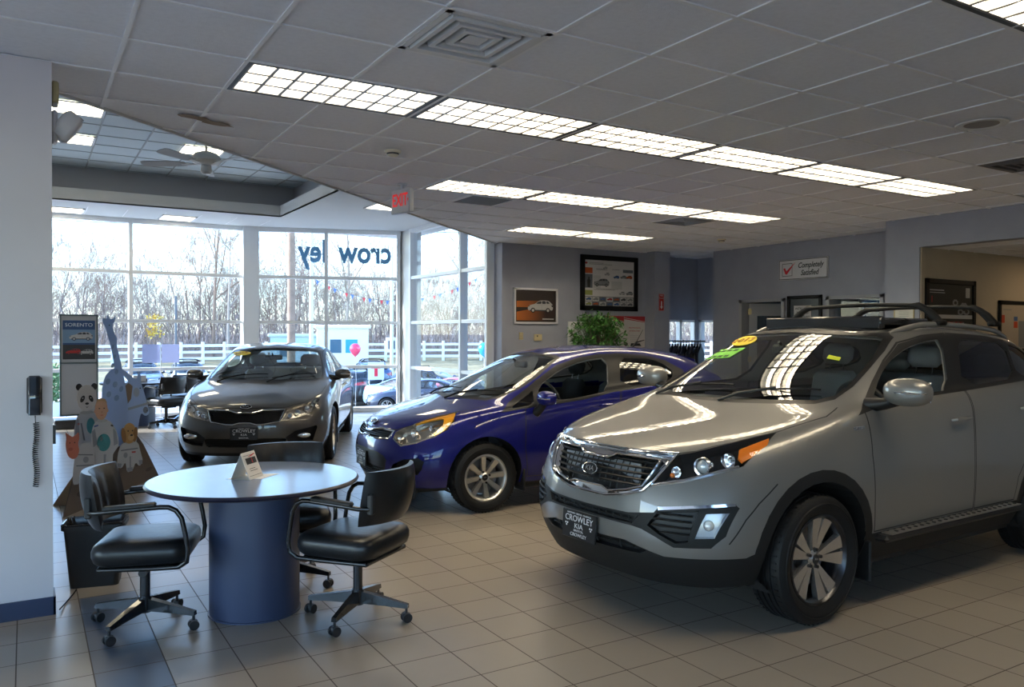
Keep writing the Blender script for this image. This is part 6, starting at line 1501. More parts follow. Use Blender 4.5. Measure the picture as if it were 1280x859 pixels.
b = MB(); put_text(b, 'Completely', .118, F @ Matrix.Translation((.145, .055, .0265)), 0, ext=.0008, shear=.28, bold=.0028, sx=.86); put_text(b, 'Satisfied', .118, F @ Matrix.Translation((.13, -.065, .0265)), 0, ext=.0008, shear=.28, bold=.0028, sx=.86); b.build('lettering', inkset[1], t)
t, G = framed('wall_poster', "black framed notice with a white sheet between the door and window", EF(8.46, 1.85), .66, .70, .055, M_black, mat('poster night', (.02, .025, .035), .3, spec=.3), .035)
b = MB(); b.box(-.20, -.32, 0, .13, .19, .001, 0, G); b.build('sheet_white', mat('notice paper', (.50, .48, .48), .6), t); b = MB()
for i, s_ in enumerate(("WE'RE HERE", 'TO BUILD', 'MORE THAN', 'CARS')): put_text(b, s_, .052, G @ Matrix.Translation((-.035, .14-i*.066, .0012)), 0, ext=.0005, bold=.001)
b.build('lettering', M_ink, t)
t, G = framed('certificate', 'small gilt framed certificate on the short wall beside the corridor opening', EF(6.20, 1.83, 9.7), .28, .11+.09, .012, mat('gilt frame', (.45, .34, .14), .35, .6), mat('certificate paper', (.62, .60, .52), .6), .015, 'certificate'); b = MB()
for k in range(4): b.box(-.07, .05-k*.022, 0, .07, .054-k*.022, .0005, 0, G)
b.build('print', inkset[5], t)
CF = lambda x, z: frame_at((x, 5.985, z), (1, 0, 0), (0, 0, 1))
t, G = framed('wall_poster', 'black framed dark poster with pale engine picture in the corridor', CF(10.36, 1.95), 1.14, .70, .06, M_black, pm('charcoal', (.018, .02, .02)), .03)
b = MB(); b.box(-.48, .20, 0, -.16, .212, .0006, 0, G); b.box(-.48, .17, 0, -.14, .178, .0006, 0, G); b.box(-.44, .05, 0, -.42, .13, .0006, 1, G); b.box(.34, .12, 0, .44, .25, .0006, 0, G)
for (cx, cy, r_) in ((.30, -.02, .10), (.36, -.06, .07), (.10, .05, .06), (.22, -.07, .06)):
    n_ = 16; b.prism([(cx+r_*math.cos(2*PI*k/n_)*(1+.15*(k % 2)), cy+.7*r_*math.sin(2*PI*k/n_)*(1+.15*(k % 2))) for k in range(n_)], 0, .0006+.0002*r_*10, 2, G); b.prism([(cx+.5*r_*math.cos(2*PI*k/n_), cy+.35*r_*math.sin(2*PI*k/n_)) for k in range(n_)], .002, .0026, 3, G)
b.box(-.48, -.16, 0, .5, -.11, .0006, 0, G); b.box(-.30, -.26, 0, .30, -.20, .0006, 1, G)
for k in range(6): toycar(b, G @ Matrix.Translation((0, 0, .001)), -.26+k*.105, -.225, .09, 4, 3, 3)
b.build('print', [pm('pale', (.50, .50, .50)), inkset[7], inkset[5], inkset[2], inkset[0]], t)
t, G = framed('wall_poster', 'black framed pale poster with red blocks at the right edge', CF(12.0, 1.70), .95, .72, .05, M_black, pm('sand', (.45, .38, .30)), .03)
b = MB(); b.box(-.40, .05, 0, -.32, .16, .0006, 0, G); b.box(-.08, .08, 0, .02, .14, .0006, 1, G); b.box(-.08, -.02, 0, .02, .07, .0006, 0, G); b.box(.05, -.3, 0, .3, .08, .0006, 2, G); b.box(-.36, .23, 0, -.14, .24, .0006, 2, G); b.build('print', [mat('poster red', (.50, .06, .02), .5), inkset[3], inkset[5]], t)

# ---- far left: kiosk sign, desk, standee
t = thing('sign_stand', 'tall grey framed display stand with a blue car poster by the windows', 'display stand', (.76, 15.0, 0)); M_green = mat('slate frame', (.10, .14, .15), .4)
b = MB(); 
for (x0, z0, x1, z1) in ((-.28, .20, -.255, 1.87), (.255, .20, .28, 1.87), (-.28, 1.845, .28, 1.87), (-.28, .20, .28, .225), (-.28, 1.06, .28, 1.08)): b.box(x0, -.025, z0, x1, .025, z1)
b.box(-.03, -.02, .05, .03, .02, .2); b.build('frame', M_green, t)
b = MB(); b.box(-.255, -.012, .225, .255, .012, 1.845); b.build('panel', mat('grey blank panel', (.40, .42, .46), .6), t)
b = MB(); b.box(-.24, -.05, 0, .24, .05, .03); b.box(-.36, -.20, 0, .03, .18, .15, 0, bev=.01); b.build('base', M_dk, t)
F = frame_at((0, -.0125, 1.46), (1, 0, 0), (0, 0, 1)); b = MB(); b.box(-.235, -.33, 0, .235, .31, .001, 0, F); pb = b.build('blue_poster', pm('deep blue', (.03, .08, .20)), t)
b = MB(); b.box(-.235, -.06, .001, .235, .16, .0014, 0, F); b.build('mist_print', pm('mist', (.16, .27, .42)), pb)
b = MB(); put_text(b, 'SORENTO', .082, F @ Matrix.Translation((0, .235, .0015)), 0, ext=.0008, sx=1.08); b.build('title', pm('white', (.62, .68, .74)), pb)
b = MB(); G = F @ Matrix.Translation((0, 0, .0016)); toycar(b, G, .03, .04, .34, 0, 1, 1); b.box(-.235, -.33, -.0003, .235, -.09, .0001, 1, G); toycar(b, G, -.08, -.21, .22, 2, 1, 1); toycar(b, G, .10, -.22, .22, 0, 1, 1); b.build('cars_print', [inkset[0], inkset[1], inkset[7]], pb)
b = MB(); b.box(.05, 0, .80, .11, .04, .93, 0, Matrix.Translation((.13, 0, -.0)) , bev=.003); b.build('leaflet_box', mat('cardboard brown', (.28, .17, .10), .7), t)
t = thing('far_desk', 'dark blue desk in front of the big windows, behind the cut-outs', 'desk', (1.62, 15.0, 0)); b = MB(); b.lathe([(0, .70), (.56, .70), (.565, .73), (0, .735)], 48); b.build('tabletop', mat('desk laminate dark', (.05, .06, .09), .3), t, 40)
b = MB(); b.lathe([(0, 0), (.30, 0), (.30, .70), (0, .70)], 40); b.build('drum_base', mat('blue laminate', (.048, .064, .125), .42), t, 40)
t = thing('paper_tray', 'pale stack of papers in a tray on the far desk', 'tray', (1.66, 14.95, .735)); b = MB(); b.box(-.12, -.09, 0, .12, .09, .012, 0); b.box(-.12, -.09, .012, -.11, .09, .06); b.box(.11, -.09, .012, .12, .09, .06); b.box(-.12, .08, .012, .12, .09, .06); b.build('tray', mat('grey tray', (.35, .36, .38), .5), t); b = MB(); b.box(-.10, -.08, .012, .10, .075, .11); b.build('papers', mat('white paper', (.80, .80, .80), .6), t)
t = thing('advert_board', 'white printed advert boards hanging in the left window', 'sign', (1.80, 15.95, 0)); b = MB()
for s in (0, 1): b.box(.02+s*.33, -.004, 1.02, .32+s*.33, .004, 1.36)
b.build('board', backlit('pale lilac board', (.55, .57, .70), .5), t); b = MB(); b.cyl((.335, 0, 0), (.335, 0, 1.38), .008, 8); b.lathe([(0, 0), (.12, 0), (.12, .01), (0, .02)], 20, 0, Matrix.Translation((.335, 0, 0))); b.build('stand', mat('white tube', (.7, .7, .7), .4), t)

# standee: upright printed board with cut-out animals.  u along the board, v up
B0, B1 = V((.27, 7.722, 0)), V((1.252, 9.492, 0)); ud = (B1-B0).normalized(); nd = V((ud.y, -ud.x, 0))
t = thing('cardboard_standee', 'life size cardboard standee of spacesuited animals and a baby', 'standee', (.27, 7.722, 0)); SF0 = frame_at((0, 0, 0), ud, (0, 0, 1))
col = lambda n, c, r_=.55: mat('cut-out '+n, c, r_)
c_moon, c_suit, c_shade, c_blk, c_white, c_skin, c_teal, c_pink, c_gold, c_gir, c_horse, c_pan = col('moon brown', (.14, .115, .10)), col('suit white', (.40, .43, .48)), col('suit seam', (.14, .16, .20)), col('black', (.015, .018, .025)), col('panda white', (.52, .52, .54)), col('skin', (.55, .33, .23)), col('teal', (.04, .22, .26)), col('pink', (.50, .17, .12)), col('gold', (.42, .25, .10)), backlit('cut-out giraffe pale', (.42, .54, .74), .45), backlit('cut-out horse pale', (.44, .54, .70), .4), col('dark hair', (.06, .05, .05))
def cut(name, poly, depth, m_, parent=None, th=.006, sm=1, F=None):
    o = parent or t; b = MB(); b.prism(smooth_poly(poly, sm) if sm else poly, depth-th, depth, 0, F or SF0); return b.build(name, m_, o)
def ell(cx, cy, rx, ry, n=18, a=0):
    return [(cx+rx*math.cos(2*PI*k/n)*math.cos(a)-ry*math.sin(2*PI*k/n)*math.sin(a), cy+rx*math.cos(2*PI*k/n)*math.sin(a)+ry*math.sin(2*PI*k/n)*math.cos(a)) for k in range(n)]
cut('moon_board', [(0, 0), (2.02, 0), (1.62, .40), (1.46, .52), (.55, .55), (.22, .40)], 0, c_moon, sm=0)
for k, (u, v_, ru, rv) in enumerate(((.35, .15, .12, .03), (.8, .07, .16, .03), (1.5, .22, .10, .025), (1.75, .12, .08, .02))): cut('crater', ell(u, v_, ru, rv), .002, col('crater', (.07, .06, .055)), th=.002, sm=0)
# every animal is its own card standing in front of the board, turned towards the room
ED = V((.97, .243, 0)).normalized()
class Fig:
    """outline given in centimetre-like units: x to the right, y downwards, both measured from a reference corner"""
    def __init__(self, u, off, x0):
        P = B0 + ud*u - t.location; W = V((.52, .854, 0)); w = (P + t.location); D = w.dot(W); d = V((w.x, w.y, 0)).normalized(); P = P - d*off; D -= off*.9
        self.F = frame_at(P, ED, (0, 0, 1)); self.k = D/1000; self.x0 = x0
    def p(self, poly, dx=0, dy=0): return [((x+dx-self.x0)*self.k/1.076, 1.565-(y+dy-417.6)*self.k) for x, y in poly][::-1]
    def cut(self, name, poly, depth, m_, parent=None, sm=0, th=None): return cut(name, self.p(poly), depth, m_, parent, th or (.005 if parent is None else .0012), sm, self.F)
c_suitd = col('suit grey', (.22, .25, .30)); c_metal = col('suit ring', (.34, .36, .38)); c_red = col('patch red', (.38, .06, .06)); c_blue = col('patch blue', (.06, .10, .28)); c_spot = col('giraffe spot', (.26, .36, .54))
f = Fig(.95, .04, 128)     # giraffe
g = f.cut('giraffe', [(113, 560), (112, 490), (116, 472), (124, 463), (129, 462), (125, 440), (120, 420), (117, 410), (114, 406), (113, 399), (119, 400), (120, 393), (123, 400), (126, 400), (130, 396), (129, 403), (126, 407), (128, 418), (132, 424), (131, 431), (133, 440), (137, 456), (142, 482), (146, 510), (146, 560)], 0, c_gir, None, 1)
for (x, y, a_, b_) in ((126, 435, 1.5, 3), (128.5, 447, 1.6, 3), (126, 458, 2, 3), (131, 466, 2.4, 3.5), (120, 478, 3, 4), (129, 482, 3.2, 4), (137, 488, 2.6, 4), (121, 494, 3, 4), (131, 499, 3.2, 4)): f.cut('spot', ell(x, y, a_, b_, 9, .3), .001, c_spot, g)
f.cut('eye', ell(122, 408, .8, .8, 8), .001, c_blk, g); f.cut('muzzle', ell(127.5, 424, 1.7, 2.4, 12), .001, c_horse, g)
f = Fig(1.32, .05, 155)    # pony
h = f.cut('pony', [(128, 570), (126, 500), (130, 486), (140, 480), (149, 480), (152, 478), (145, 470), (143, 462), (150, 466), (158, 474), (163, 475), (165, 464), (168, 472), (168, 480), (172, 492), (178, 512), (179, 520), (174, 523), (168, 518), (165, 530), (160, 570)], 0, c_horse, None, 1)
f.cut('mane', [(146, 484), (152, 480), (157, 484), (155, 500), (149, 508), (146, 498)], .001, col('mane brown', (.24, .17, .12)), h); f.cut('collar', [(146, 512), (178, 505), (178, 508), (147, 515)], .0015, c_metal, h); f.cut('eye', ell(167, 487, 1, .8, 8), .001, c_blk, h); f.cut('nostril', ell(176, 516, 1, .8, 8), .001, c_blk, h); f.cut('cheek', ell(162, 492, 4, 6, 14), .001, c_suit, h); f.cut('muzzle', ell(174, 515, 3.4, 4.2, 14), .0008, c_shade, h)
for (x0, y0, x1, y1) in ((129, 498, 146, 500), (133, 482, 135, 520), (130, 520, 150, 523)): f.cut('harness', [(x0, y0), (x1, y0+.6), (x1, y1), (x0, y1-.4)], .001, c_suitd, h)
def suit_bits(f, o, bits):
    for nm, poly, m_ in bits: f.cut(nm, poly, .0022, m_, o)
f = Fig(.41, .10, 107)     # panda
pa = f.cut('panda', ell(107, 499, 12.5, 16.5, 26), .003, c_white)
for s_ in (-1, 1): f.cut('ear', ell(107+s_*9.5, 485, 4, 4.4, 14), .0015, c_blk, pa); f.cut('eye_patch', ell(107+s_*5.3, 500, 2.5, 4.6, 14, s_*-.45), .0042, c_blk, pa); f.cut('eye', ell(107+s_*5, 499, .7, .8, 8), .005, c_white, pa)
f.cut('nose', ell(107.3, 506, 2.4, 1.5, 12), .0042, c_blk, pa); f.cut('mouth', [(105, 509), (107.3, 510.5), (109.5, 509), (107.3, 511.5)], .0042, c_blk, pa)
ps = f.cut('suit', [(94, 600), (93, 560), (91, 540), (94, 524), (100, 516), (114, 516), (122, 521), (129, 530), (130, 548), (124, 556), (123, 602), (112, 602), (109, 575), (106, 602)], .001, c_suit, pa, 1, .003)
suit_bits(f, ps, [('collar', ell(107, 517, 9, 2.2), c_metal), ('chest_pack', ell(112, 534, 5.2, 10), c_teal), ('sleeve', [(93, 528), (97, 524), (98, 545), (93, 547)], c_suitd), ('sleeve', [(124, 528), (128, 532), (129, 546), (124, 547)], c_suitd), ('knee_band', [(94, 568), (106, 568), (106, 570), (94, 570)], c_shade), ('knee_band', [(111, 568), (123, 568), (123, 570), (111, 570)], c_shade), ('hose', [(99, 530), (101, 530), (105, 552), (103, 552)], c_shade), ('leg_shade', [(107, 556), (110, 556), (110, 576), (108, 576)], c_suitd), ('flag_patch', [(95, 530), (98, 529.5), (98, 532), (95, 532.5)], c_red)])
f = Fig(.18, .22, 92)      # piglet
pg = f.cut('piglet', [(86, 573), (83, 566), (82, 556), (83, 549), (81.5, 541), (86, 545), (90, 548), (94, 546), (98, 542), (99, 550), (97, 557), (99, 566), (96, 574), (91, 576)], .003, c_pink, None, 1)
for (x, y) in ((87, 555), (93, 555)): f.cut('eye', ell(x, y, .8, .8, 8), .004, c_blk, pg)
f.cut('snout', ell(88, 563, 2.8, 2.2, 12), .004, col('pink dark', (.38, .11, .08)), pg)
p2 = f.cut('suit', [(90, 608), (92, 580), (95, 566), (103, 556), (112, 556), (118, 566), (118, 606), (111, 606), (109, 588), (102, 588), (99, 608)], .001, c_suit, pg, 1, .003); suit_bits(f, p2, [('seam', [(97, 570), (116, 572), (116, 573.4), (97, 571.4)], c_shade), ('seam', [(95, 584), (117, 585), (117, 586.4), (95, 585.4)], c_shade), ('pocket', ell(107, 578, 3.5, 4), c_suitd)])
f = Fig(.70, .50, 128)     # baby
ba = f.cut('baby', ell(127, 513, 8, 13.5, 22), .003, c_skin)
for s_ in (-1, 1): f.cut('eye', ell(127.5+s_*3, 512, 1.1, .7, 10), .0042, c_blk, ba); f.cut('ear', ell(127+s_*8, 515, 1.2, 2.2, 10), .0015, c_skin, ba)
f.cut('nose', ell(127.6, 516.5, .9, 1.2, 8), .0042, col('skin shade', (.42, .22, .15)), ba); f.cut('mouth', ell(127.6, 520.5, 2.1, .7, 10), .0042, c_pink, ba); f.cut('hair', [(120, 506), (122, 500.5), (127, 498.8), (132, 500.5), (134.5, 506), (131, 503.5), (127, 502.6), (123, 503.6)], .0042, col('fair hair', (.45, .30, .16)), ba)
bs = f.cut('suit', [(117, 606), (120, 575), (116, 562), (114, 545), (117, 532), (123, 526), (132, 526), (140, 530), (147, 542), (150, 560), (145, 566), (141, 572), (143, 600), (149, 607), (136, 607), (133, 580), (129, 580), (127, 607)], .001, c_suit, ba, 1, .003)
suit_bits(f, bs, [('collar', ell(128, 527.5, 7, 2), c_metal), ('helmet', ell(130, 555, 8.5, 11, 20), c_teal), ('visor_glint', ell(127, 550, 2, 3.2, 12), c_suit), ('sleeve', [(115, 540), (119, 537), (122, 556), (117, 560)], c_suitd), ('sleeve', [(142, 538), (146, 543), (148, 558), (143, 560)], c_suitd), ('glove', ell(122, 561, 3, 3), c_suit), ('glove', ell(140, 562, 3, 3), c_suit), ('flag_patch', [(139, 533), (142, 534), (142, 536), (139, 535)], c_blk), ('name_patch', [(118, 533), (123, 532), (123, 534), (118, 535)], c_blue), ('knee_band', [(118, 585), (128, 585), (128, 587), (118, 587)], c_shade), ('knee_band', [(134, 585), (143, 584), (143, 586), (134, 587)], c_shade), ('boot', [(117, 600), (127, 600), (127, 606), (116, 606)], c_suitd), ('boot', [(135, 600), (145, 599), (148, 606), (136, 606)], c_suitd), ('leg_shade', [(130, 570), (133, 570), (132, 582), (130, 582)], c_suitd)])
f = Fig(1.28, .34, 163)    # dog
dg = f.cut('dog', ell(163, 543, 8.6, 13, 22), .003, c_gold)
for s_ in (-1, 1): f.cut('ear', ell(163+s_*7.4, 545, 3, 9.5, 14, s_*.12), .0042, col('gold dark', (.25, .13, .05)), dg); f.cut('eye', ell(164+s_*2.8, 540, .9, 1, 8), .005, c_blk, dg)
f.cut('muzzle', ell(165, 548, 4, 4.4, 14), .0045, col('gold light', (.50, .34, .18)), dg); f.cut('nose', ell(165.5, 545.5, 1.9, 1.3, 10), .0055, c_blk, dg)
d2 = f.cut('suit', [(147, 584), (148, 568), (152, 556), (160, 551), (168, 551), (175, 557), (177, 566), (181, 580), (176, 586), (171, 580), (167, 590), (160, 592), (158, 578), (153, 586)], .001, c_suit, dg, 1, .003)
suit_bits(f, d2, [('collar', ell(163.5, 554, 7, 1.8), c_metal), ('seam', [(152, 563), (174, 562), (174, 563.4), (152, 564.4)], c_shade), ('name_patch', [(166, 566), (171, 566), (171, 568), (166, 568)], c_red), ('boot', [(160, 586), (167, 586), (167, 591), (160, 591)], c_suitd), ('boot', [(148, 579), (153, 580), (152, 585), (147, 584)], c_suitd), ('boot', [(175, 578), (180, 578), (180, 583), (176, 584)], c_suitd), ('pocket', ell(158, 570, 2.6, 3.4), c_suitd), ('leg_shade', [(163, 572), (165, 572), (165, 586), (163, 586)], c_suitd)])
for u in (.5, 1.4):
    b = MB(); b.add([SF0 @ V((u, 0, -.01)), SF0 @ V((u, .5, -.01)), SF0 @ V((u, 0, -.35)), SF0 @ V((u+.006, 0, -.01)), SF0 @ V((u+.006, .5, -.01)), SF0 @ V((u+.006, 0, -.35))], [(0, 1, 2), (5, 4, 3), (0, 3, 4, 1), (1, 4, 5, 2), (2, 5, 3, 0)]); b.build('rear_strut', col('raw card', (.30, .22, .14)), t)
# mirrored shop lettering on the glass of the middle window (read from inside)
_, M2 = None, None
P0, P1 = V((3.80, 16.09, 0)), V((6.52, 15.12, 0)); Dg = (P1-P0).normalized()
b = MB(); M_let = backlit('window letters', (.24, .36, .44), .75)
for s_, cpos in (('crow', 2.20), ('ley', 1.17)):
    c = P0+Dg*cpos+V((0, 0, 3.19)); nrm = Dg.cross(V((0, 0, 1)))       # pointing indoors
    F = frame_at(c - nrm*.012*0 + V((-nrm.x, -nrm.y, 0))*.016, -Dg, (0, 0, 1)); put_text(b, s_, .62, F, 0, ext=.002, bold=.018, sx=.80 if s_ == 'crow' else .78)
tag(b.build('window_lettering', M_let), 'grey lettering on the middle window, seen reversed from inside', 'lettering')
# ================================================================ outside
PROF = [(0, -.06), (17, -.06), (19, -.30), (30, -1.70), (40, -1.76), (46, -1.40), (52, -1.0), (60, -.55), (66, -.1), (75, .7), (95, 1.2), (140, 1.4), (260, 1.4)]
def gz(x, y):
    d = math.hypot(x, y)
    for (a, za), (c, zc) in zip(PROF[:-1], PROF[1:]):
        if a <= d <= c: return lerp(za, zc, (d-a)/(c-a))
    return 1.4
def polar(az, d): return (d*math.sin(az), d*math.cos(az))
M_asph = mat('asphalt', (.26, .255, .25), .9, noise=(1.5, .12)); M_road = mat('pale road', (.40, .39, .375), .85, noise=(.8, .08)); M_grass = mat('dry grass', (.23, .20, .11), .95, noise=(1.2, .25)); M_wood = mat('woodland floor', (.22, .165, .12), .95, noise=(.6, .3))
def ground(name, d0, d1, m_, n=60, az0=R(-100), az1=R(130)):
    ds = [d0]+[p[0] for p in PROF if d0 < p[0] < d1]+[d1]; vs = []; fs = []
    for k in range(n+1):
        az = lerp(az0, az1, k/n)
        for d in ds: x, y = polar(az, d); vs.append((x, y, gz(x, y)-.0))
    w_ = len(ds)
    for k in range(n):
        for i in range(w_-1): fs.append((k*w_+i, k*w_+i+1, (k+1)*w_+i+1, (k+1)*w_+i))
    b = MB(); b.add(vs, fs, 0, None, True); o = struct(b.build(name, m_, None, 60)); return o
# one terrain mesh would hide the seams: each strip is real ground
b = MB(); b.lathe([(0, -.21), (17.2, -.21)], 48); struct(b.build('ground_near', M_asph))
ground('ground', 16.0, 38.5, M_asph, 90, R(-180), R(180)); ground('road', 38.5, 45.5, M_road); ground('verge', 45.5, 64, M_grass); ground('woodland_ground', 64, 260, M_wood)
# white three rail fence
t = thing('rail_fence', 'long white three rail fence along the far roadside', 'fence', (0, 0, 0)); M_wf = mat('white fence', (.80, .80, .80), .6); rails = [MB() for _ in range(3)]; prev = None
for k in range(44):
    az = R(-6)+R(1.35)*k; d = 59+3*math.sin(az*2); x, y = polar(az, d); z = gz(x, y); pb = MB(); pb.box(-.10, -.10, -.1, .10, .10, 1.50, 0, Matrix.Translation((x, y, z)) @ Matrix.Rotation(-az, 4, 'Z'), bev=.02); pb.build('post', M_wf, t)
    if prev:
        for q, hz in enumerate((.35, .80, 1.25)): 
            p0, p1 = V((prev[0], prev[1], prev[2]+hz)), V((x, y, z+hz)); D = (p1-p0).normalized(); N_ = V((D.y, -D.x, 0)).normalized()*.04; U = V((0, 0, .09)); rails[q].add([p0-N_-U, p0+N_-U, p0+N_+U, p0-N_+U, p1-N_-U, p1+N_-U, p1+N_+U, p1-N_+U], [(0, 1, 2, 3), (7, 6, 5, 4), (0, 4, 5, 1), (1, 5, 6, 2), (2, 6, 7, 3), (3, 7, 4, 0)])
    prev = (x, y, z)
for r_ in rails: r_.build('rail', M_wf, t)
# bare trees
M_bark = [mat('bark grey', (.30, .24, .20), .9), mat('bark pale', (.36, .30, .25), .9), mat('bark brown', (.24, .17, .13), .9)]
def tree_mesh(seed, Ht, spread, m_):
    rn = random.Random(seed); b = MB()
    def grow(p, d, L, r_, lvl):
        n = 4 if lvl < 2 else 3; pts = [p]; rs = [r_]; q = p; dd = d.copy()
        for i in range(n):
            dd = (dd + V((rn.uniform(-1, 1), rn.uniform(-1, 1), rn.uniform(-.3, .5)))*(.10+.05*lvl)).normalized(); q = q+dd*L/n; pts.append(q); rs.append(r_*(1-.75*(i+1)/n) + .004)
        b.tube(pts, [q_*.8 for q_ in rs], 5 if lvl < 2 else 3, 0, False, smooth=lvl < 2)
        if lvl >= 4: return
        nb = (9, 6, 5, 4)[lvl]
        for k in range(nb):
            s = rn.uniform(.25 if lvl else .28, 1.0); i = min(int(s*n), n-1); f = s*n-i; c = lerp(pts[i], pts[i+1], f); a = rn.uniform(0, 2*PI); e = dd.orthogonal().normalized(); e2 = dd.cross(e); out = (dd*rn.uniform(.5, 1.1)+(e*math.cos(a)+e2*math.sin(a))*rn.uniform(.6, 1.1)*spread+V((0, 0, .25))).normalized()
            grow(c, out, L*rn.uniform(.38, .60), max(r_*(1-.7*s)*.62, .008), lvl+1)
    grow(V((0, 0, -.2)), V((rn.uniform(-.06, .06), rn.uniform(-.06, .06), 1)).normalized(), Ht, Ht*.016, 0)
    return b.mesh('bare_tree', m_, None, False, False)
TM = [tree_mesh(3, 13, .8, M_bark[0]), tree_mesh(7, 11, 1.0, M_bark[1]), tree_mesh(12, 12, .7, M_bark[2]), tree_mesh(21, 9, 1.1, M_bark[1]), tree_mesh(33, 14, .75, M_bark[0])]
rn = random.Random(5); 
for k in range(112):
    row_ = k % 3; az = R(-4)+R(62)*((k+rn.uniform(-.4, .4))/112); d = (69, 80, 94)[row_]+rn.uniform(-4, 4); x, y = polar(az, d); s = rn.uniform(.42, .72)*(.85, .95, 1.05)[row_]
    if row_ == 0 and rn.random() < .3: s *= .6
    o = link('bare_tree', TM[rn.randrange(5)], None, (x, y, gz(x, y)-.1)); o.rotation_euler = (0, 0, rn.uniform(0, 6.28)); o.scale = (s*rn.uniform(.9, 1.15), s, s)
    tag(o, 'leafless woodland tree behind the white roadside fence', 'tree', 'leafless woodland trees behind the fence')
rn = random.Random(77)
for k in range(120):
    az = R(-4)+R(64)*((k+rn.uniform(-.5, .5))/120); d = rn.uniform(65, 74); x, y = polar(az, d); s = rn.uniform(.26, .42)
    o = link('bare_sapling', TM[rn.randrange(5)], None, (x, y, gz(x, y)-.1)); o.rotation_euler = (0, 0, rn.uniform(0, 6.28)); o.scale = (s*1.25, s*1.25, s)
    tag(o, 'small leafless sapling at the edge of the wood behind the fence', 'tree', 'saplings along the wood edge')
# near roadside trees seen against the sky
def lone(label, px_az, d, mesh, s):
    x, y = polar(px_az, d); o = link('bare_tree', mesh, None, (x, y, gz(x, y)-.1)); o.scale = (s, s, s); tag(o, label, 'tree')
lone('spreading bare tree seen through the top of the middle window, left half', R(31.3-19.5), 62, TM[3], 1.05); lone('tall bare tree with a wide crown behind the reversed lettering', R(31.3-11.8), 64, TM[1], 1.15); lone('bare tree beside the corner of the glass front, right window', R(31.3-3.5), 62, TM[3], 1.1); lone('bare tree behind the left window, beside the thin dark pole', R(31.3-20.5), 65, TM[2], .95)
# brush
b = MB(); rn = random.Random(9)
for k in range(80000):
    az = R(-6)+R(68)*rn.random(); d = rn.uniform(65, 110); x, y = polar(az, d); hmax = 3.4+2.2*(d-64)/45; z = gz(x, y)+min(rn.expovariate(1/(.62*hmax)), 2.2*hmax); L_ = rn.uniform(.5, 1.5); dr = V((rn.uniform(-.7, .7), rn.uniform(-.7, .7), 1)).normalized()*L_; sd = V((dr.y, -dr.x, rn.uniform(-.3, .3))).normalized()*rn.uniform(.012, .035)
    p = V((x, y, z)); b.add([p-sd, p+sd, p+dr], [(0, 1, 2)], rn.choice((0, 0, 1, 2)))
tag(b.build('brush_thicket', [mat('twig tan', (.33, .27, .25), .95), mat('twig pale', (.42, .37, .35), .95), mat('twig dark', (.18, .14, .13), .95)], None, None, merge=False, fix=False), 'tangled leafless brush under the woodland trees', 'brush', kind='stuff')
b = MB()
for k in range(150):
    th = rn.uniform(0, 6.28); r_ = rn.uniform(0, 1); p = V((polar(R(31.3-24.1), 63)[0]+.6*r_*math.cos(th), polar(R(31.3-24.1), 63)[1]+.6*r_*math.sin(th), gz(9, 62)+rn.uniform(1.6, 3.2))); d_ = V((rn.uniform(-1, 1), rn.uniform(-1, 1), rn.uniform(-1, 1))).normalized()*.22; e_ = d_.orthogonal().normalized()*.1; b.add([p, p+d_*.5+e_, p+d_, p+d_*.5-e_], [(0, 1, 2, 3)])
t = thing('yellow_shrub', 'yellow flowering shrub behind the fence in the left window', 'shrub', (0, 0, 0)); b.build('foliage', mat('yellow blossom', (.62, .42, .08), .8), t, merge=False, fix=False); b = MB(); x, y = polar(R(31.3-24.1), 63)
for k in range(6): b.tube([(x, y, gz(x, y)), (x+rn.uniform(-.3, .3), y, gz(x, y)+1.2), (x+rn.uniform(-.9, .9), y+rn.uniform(-.5, .5), gz(x, y)+2.8)], [.05, .035, .015], 5)
b.build('stems', M_bark[2], t)
# poles
def pole(name, label, cat, x, y, h, r0, r1, m_, extra=None):
    t = thing(name, label, cat, (x, y, gz(x, y))); b = MB(); b.cyl((0, 0, 0), (0, 0, h), r0, 12, 0, r1); b.build('pole', m_, t, 50)
    if extra: extra(t)
    return t
def lamps(t, h=9, m_=None):
    b = MB(); b.box(-.7, -.05, h-.06, .7, .05, h, 0); b.build('arm', M_steelp, t)
    for s in (-1, 1): b = MB(); b.box(s*1.0-.35, -.2, h-.08, s*1.0+.35, .2, h+.10, 0, bev=.04); b.build('lamp_head', M_steelp, t)
M_steelp = mat('pale steel', (.62, .63, .64), .5, .2); M_wpole = mat('utility pole wood', (.30, .20, .14), .9, noise=(4, .2)); M_pd = mat('dark pole', (.10, .11, .12), .5)
def cross(t):
    b = MB(); b.box(-1.2, -.06, 9.6, 1.2, .06, 9.75); b.build('cross_arm', M_wpole, t)
pole('utility_pole', 'brown wooden utility pole seen in the middle window', 'pole', 9.2, 32.3, 11, .17, .14, M_wpole, cross)
pole('street_lamp', 'white lamp pole right of the brown utility pole', 'street lamp', 13.2, 42.5, 9, .13, .09, M_steelp, lamps)
pole('street_lamp', 'thin dark lamp pole in the left window', 'street lamp', 6.3, 42, 5.0, .06, .05, M_pd)
pole('street_lamp', 'white lamp pole seen at the post of the glass corner', 'street lamp', 18.6, 44.3, 8, .11, .08, M_steelp, lamps)
pole('street_lamp', 'white lamp pole seen in the narrow right pane', 'street lamp', 21.2, 37.4, 9, .12, .08, M_steelp, lamps)
# wires
b = MB()
for h in (9.6, 9.1, 7.6): 
    pts = []
    for k in range(21): t_ = k/20; p0 = V((-20, 46, 9+h-9.6)); p1 = V((44, 20, 9+h-9.6)); p = lerp(p0, p1, t_); p.z += -1.2*4*t_*(1-t_)+.2; pts.append(p)
    b.tube(pts, .02, 4)
tag(b.build('power_line', M_pd, None), 'sagging dark power lines outside the glass front', 'power line')
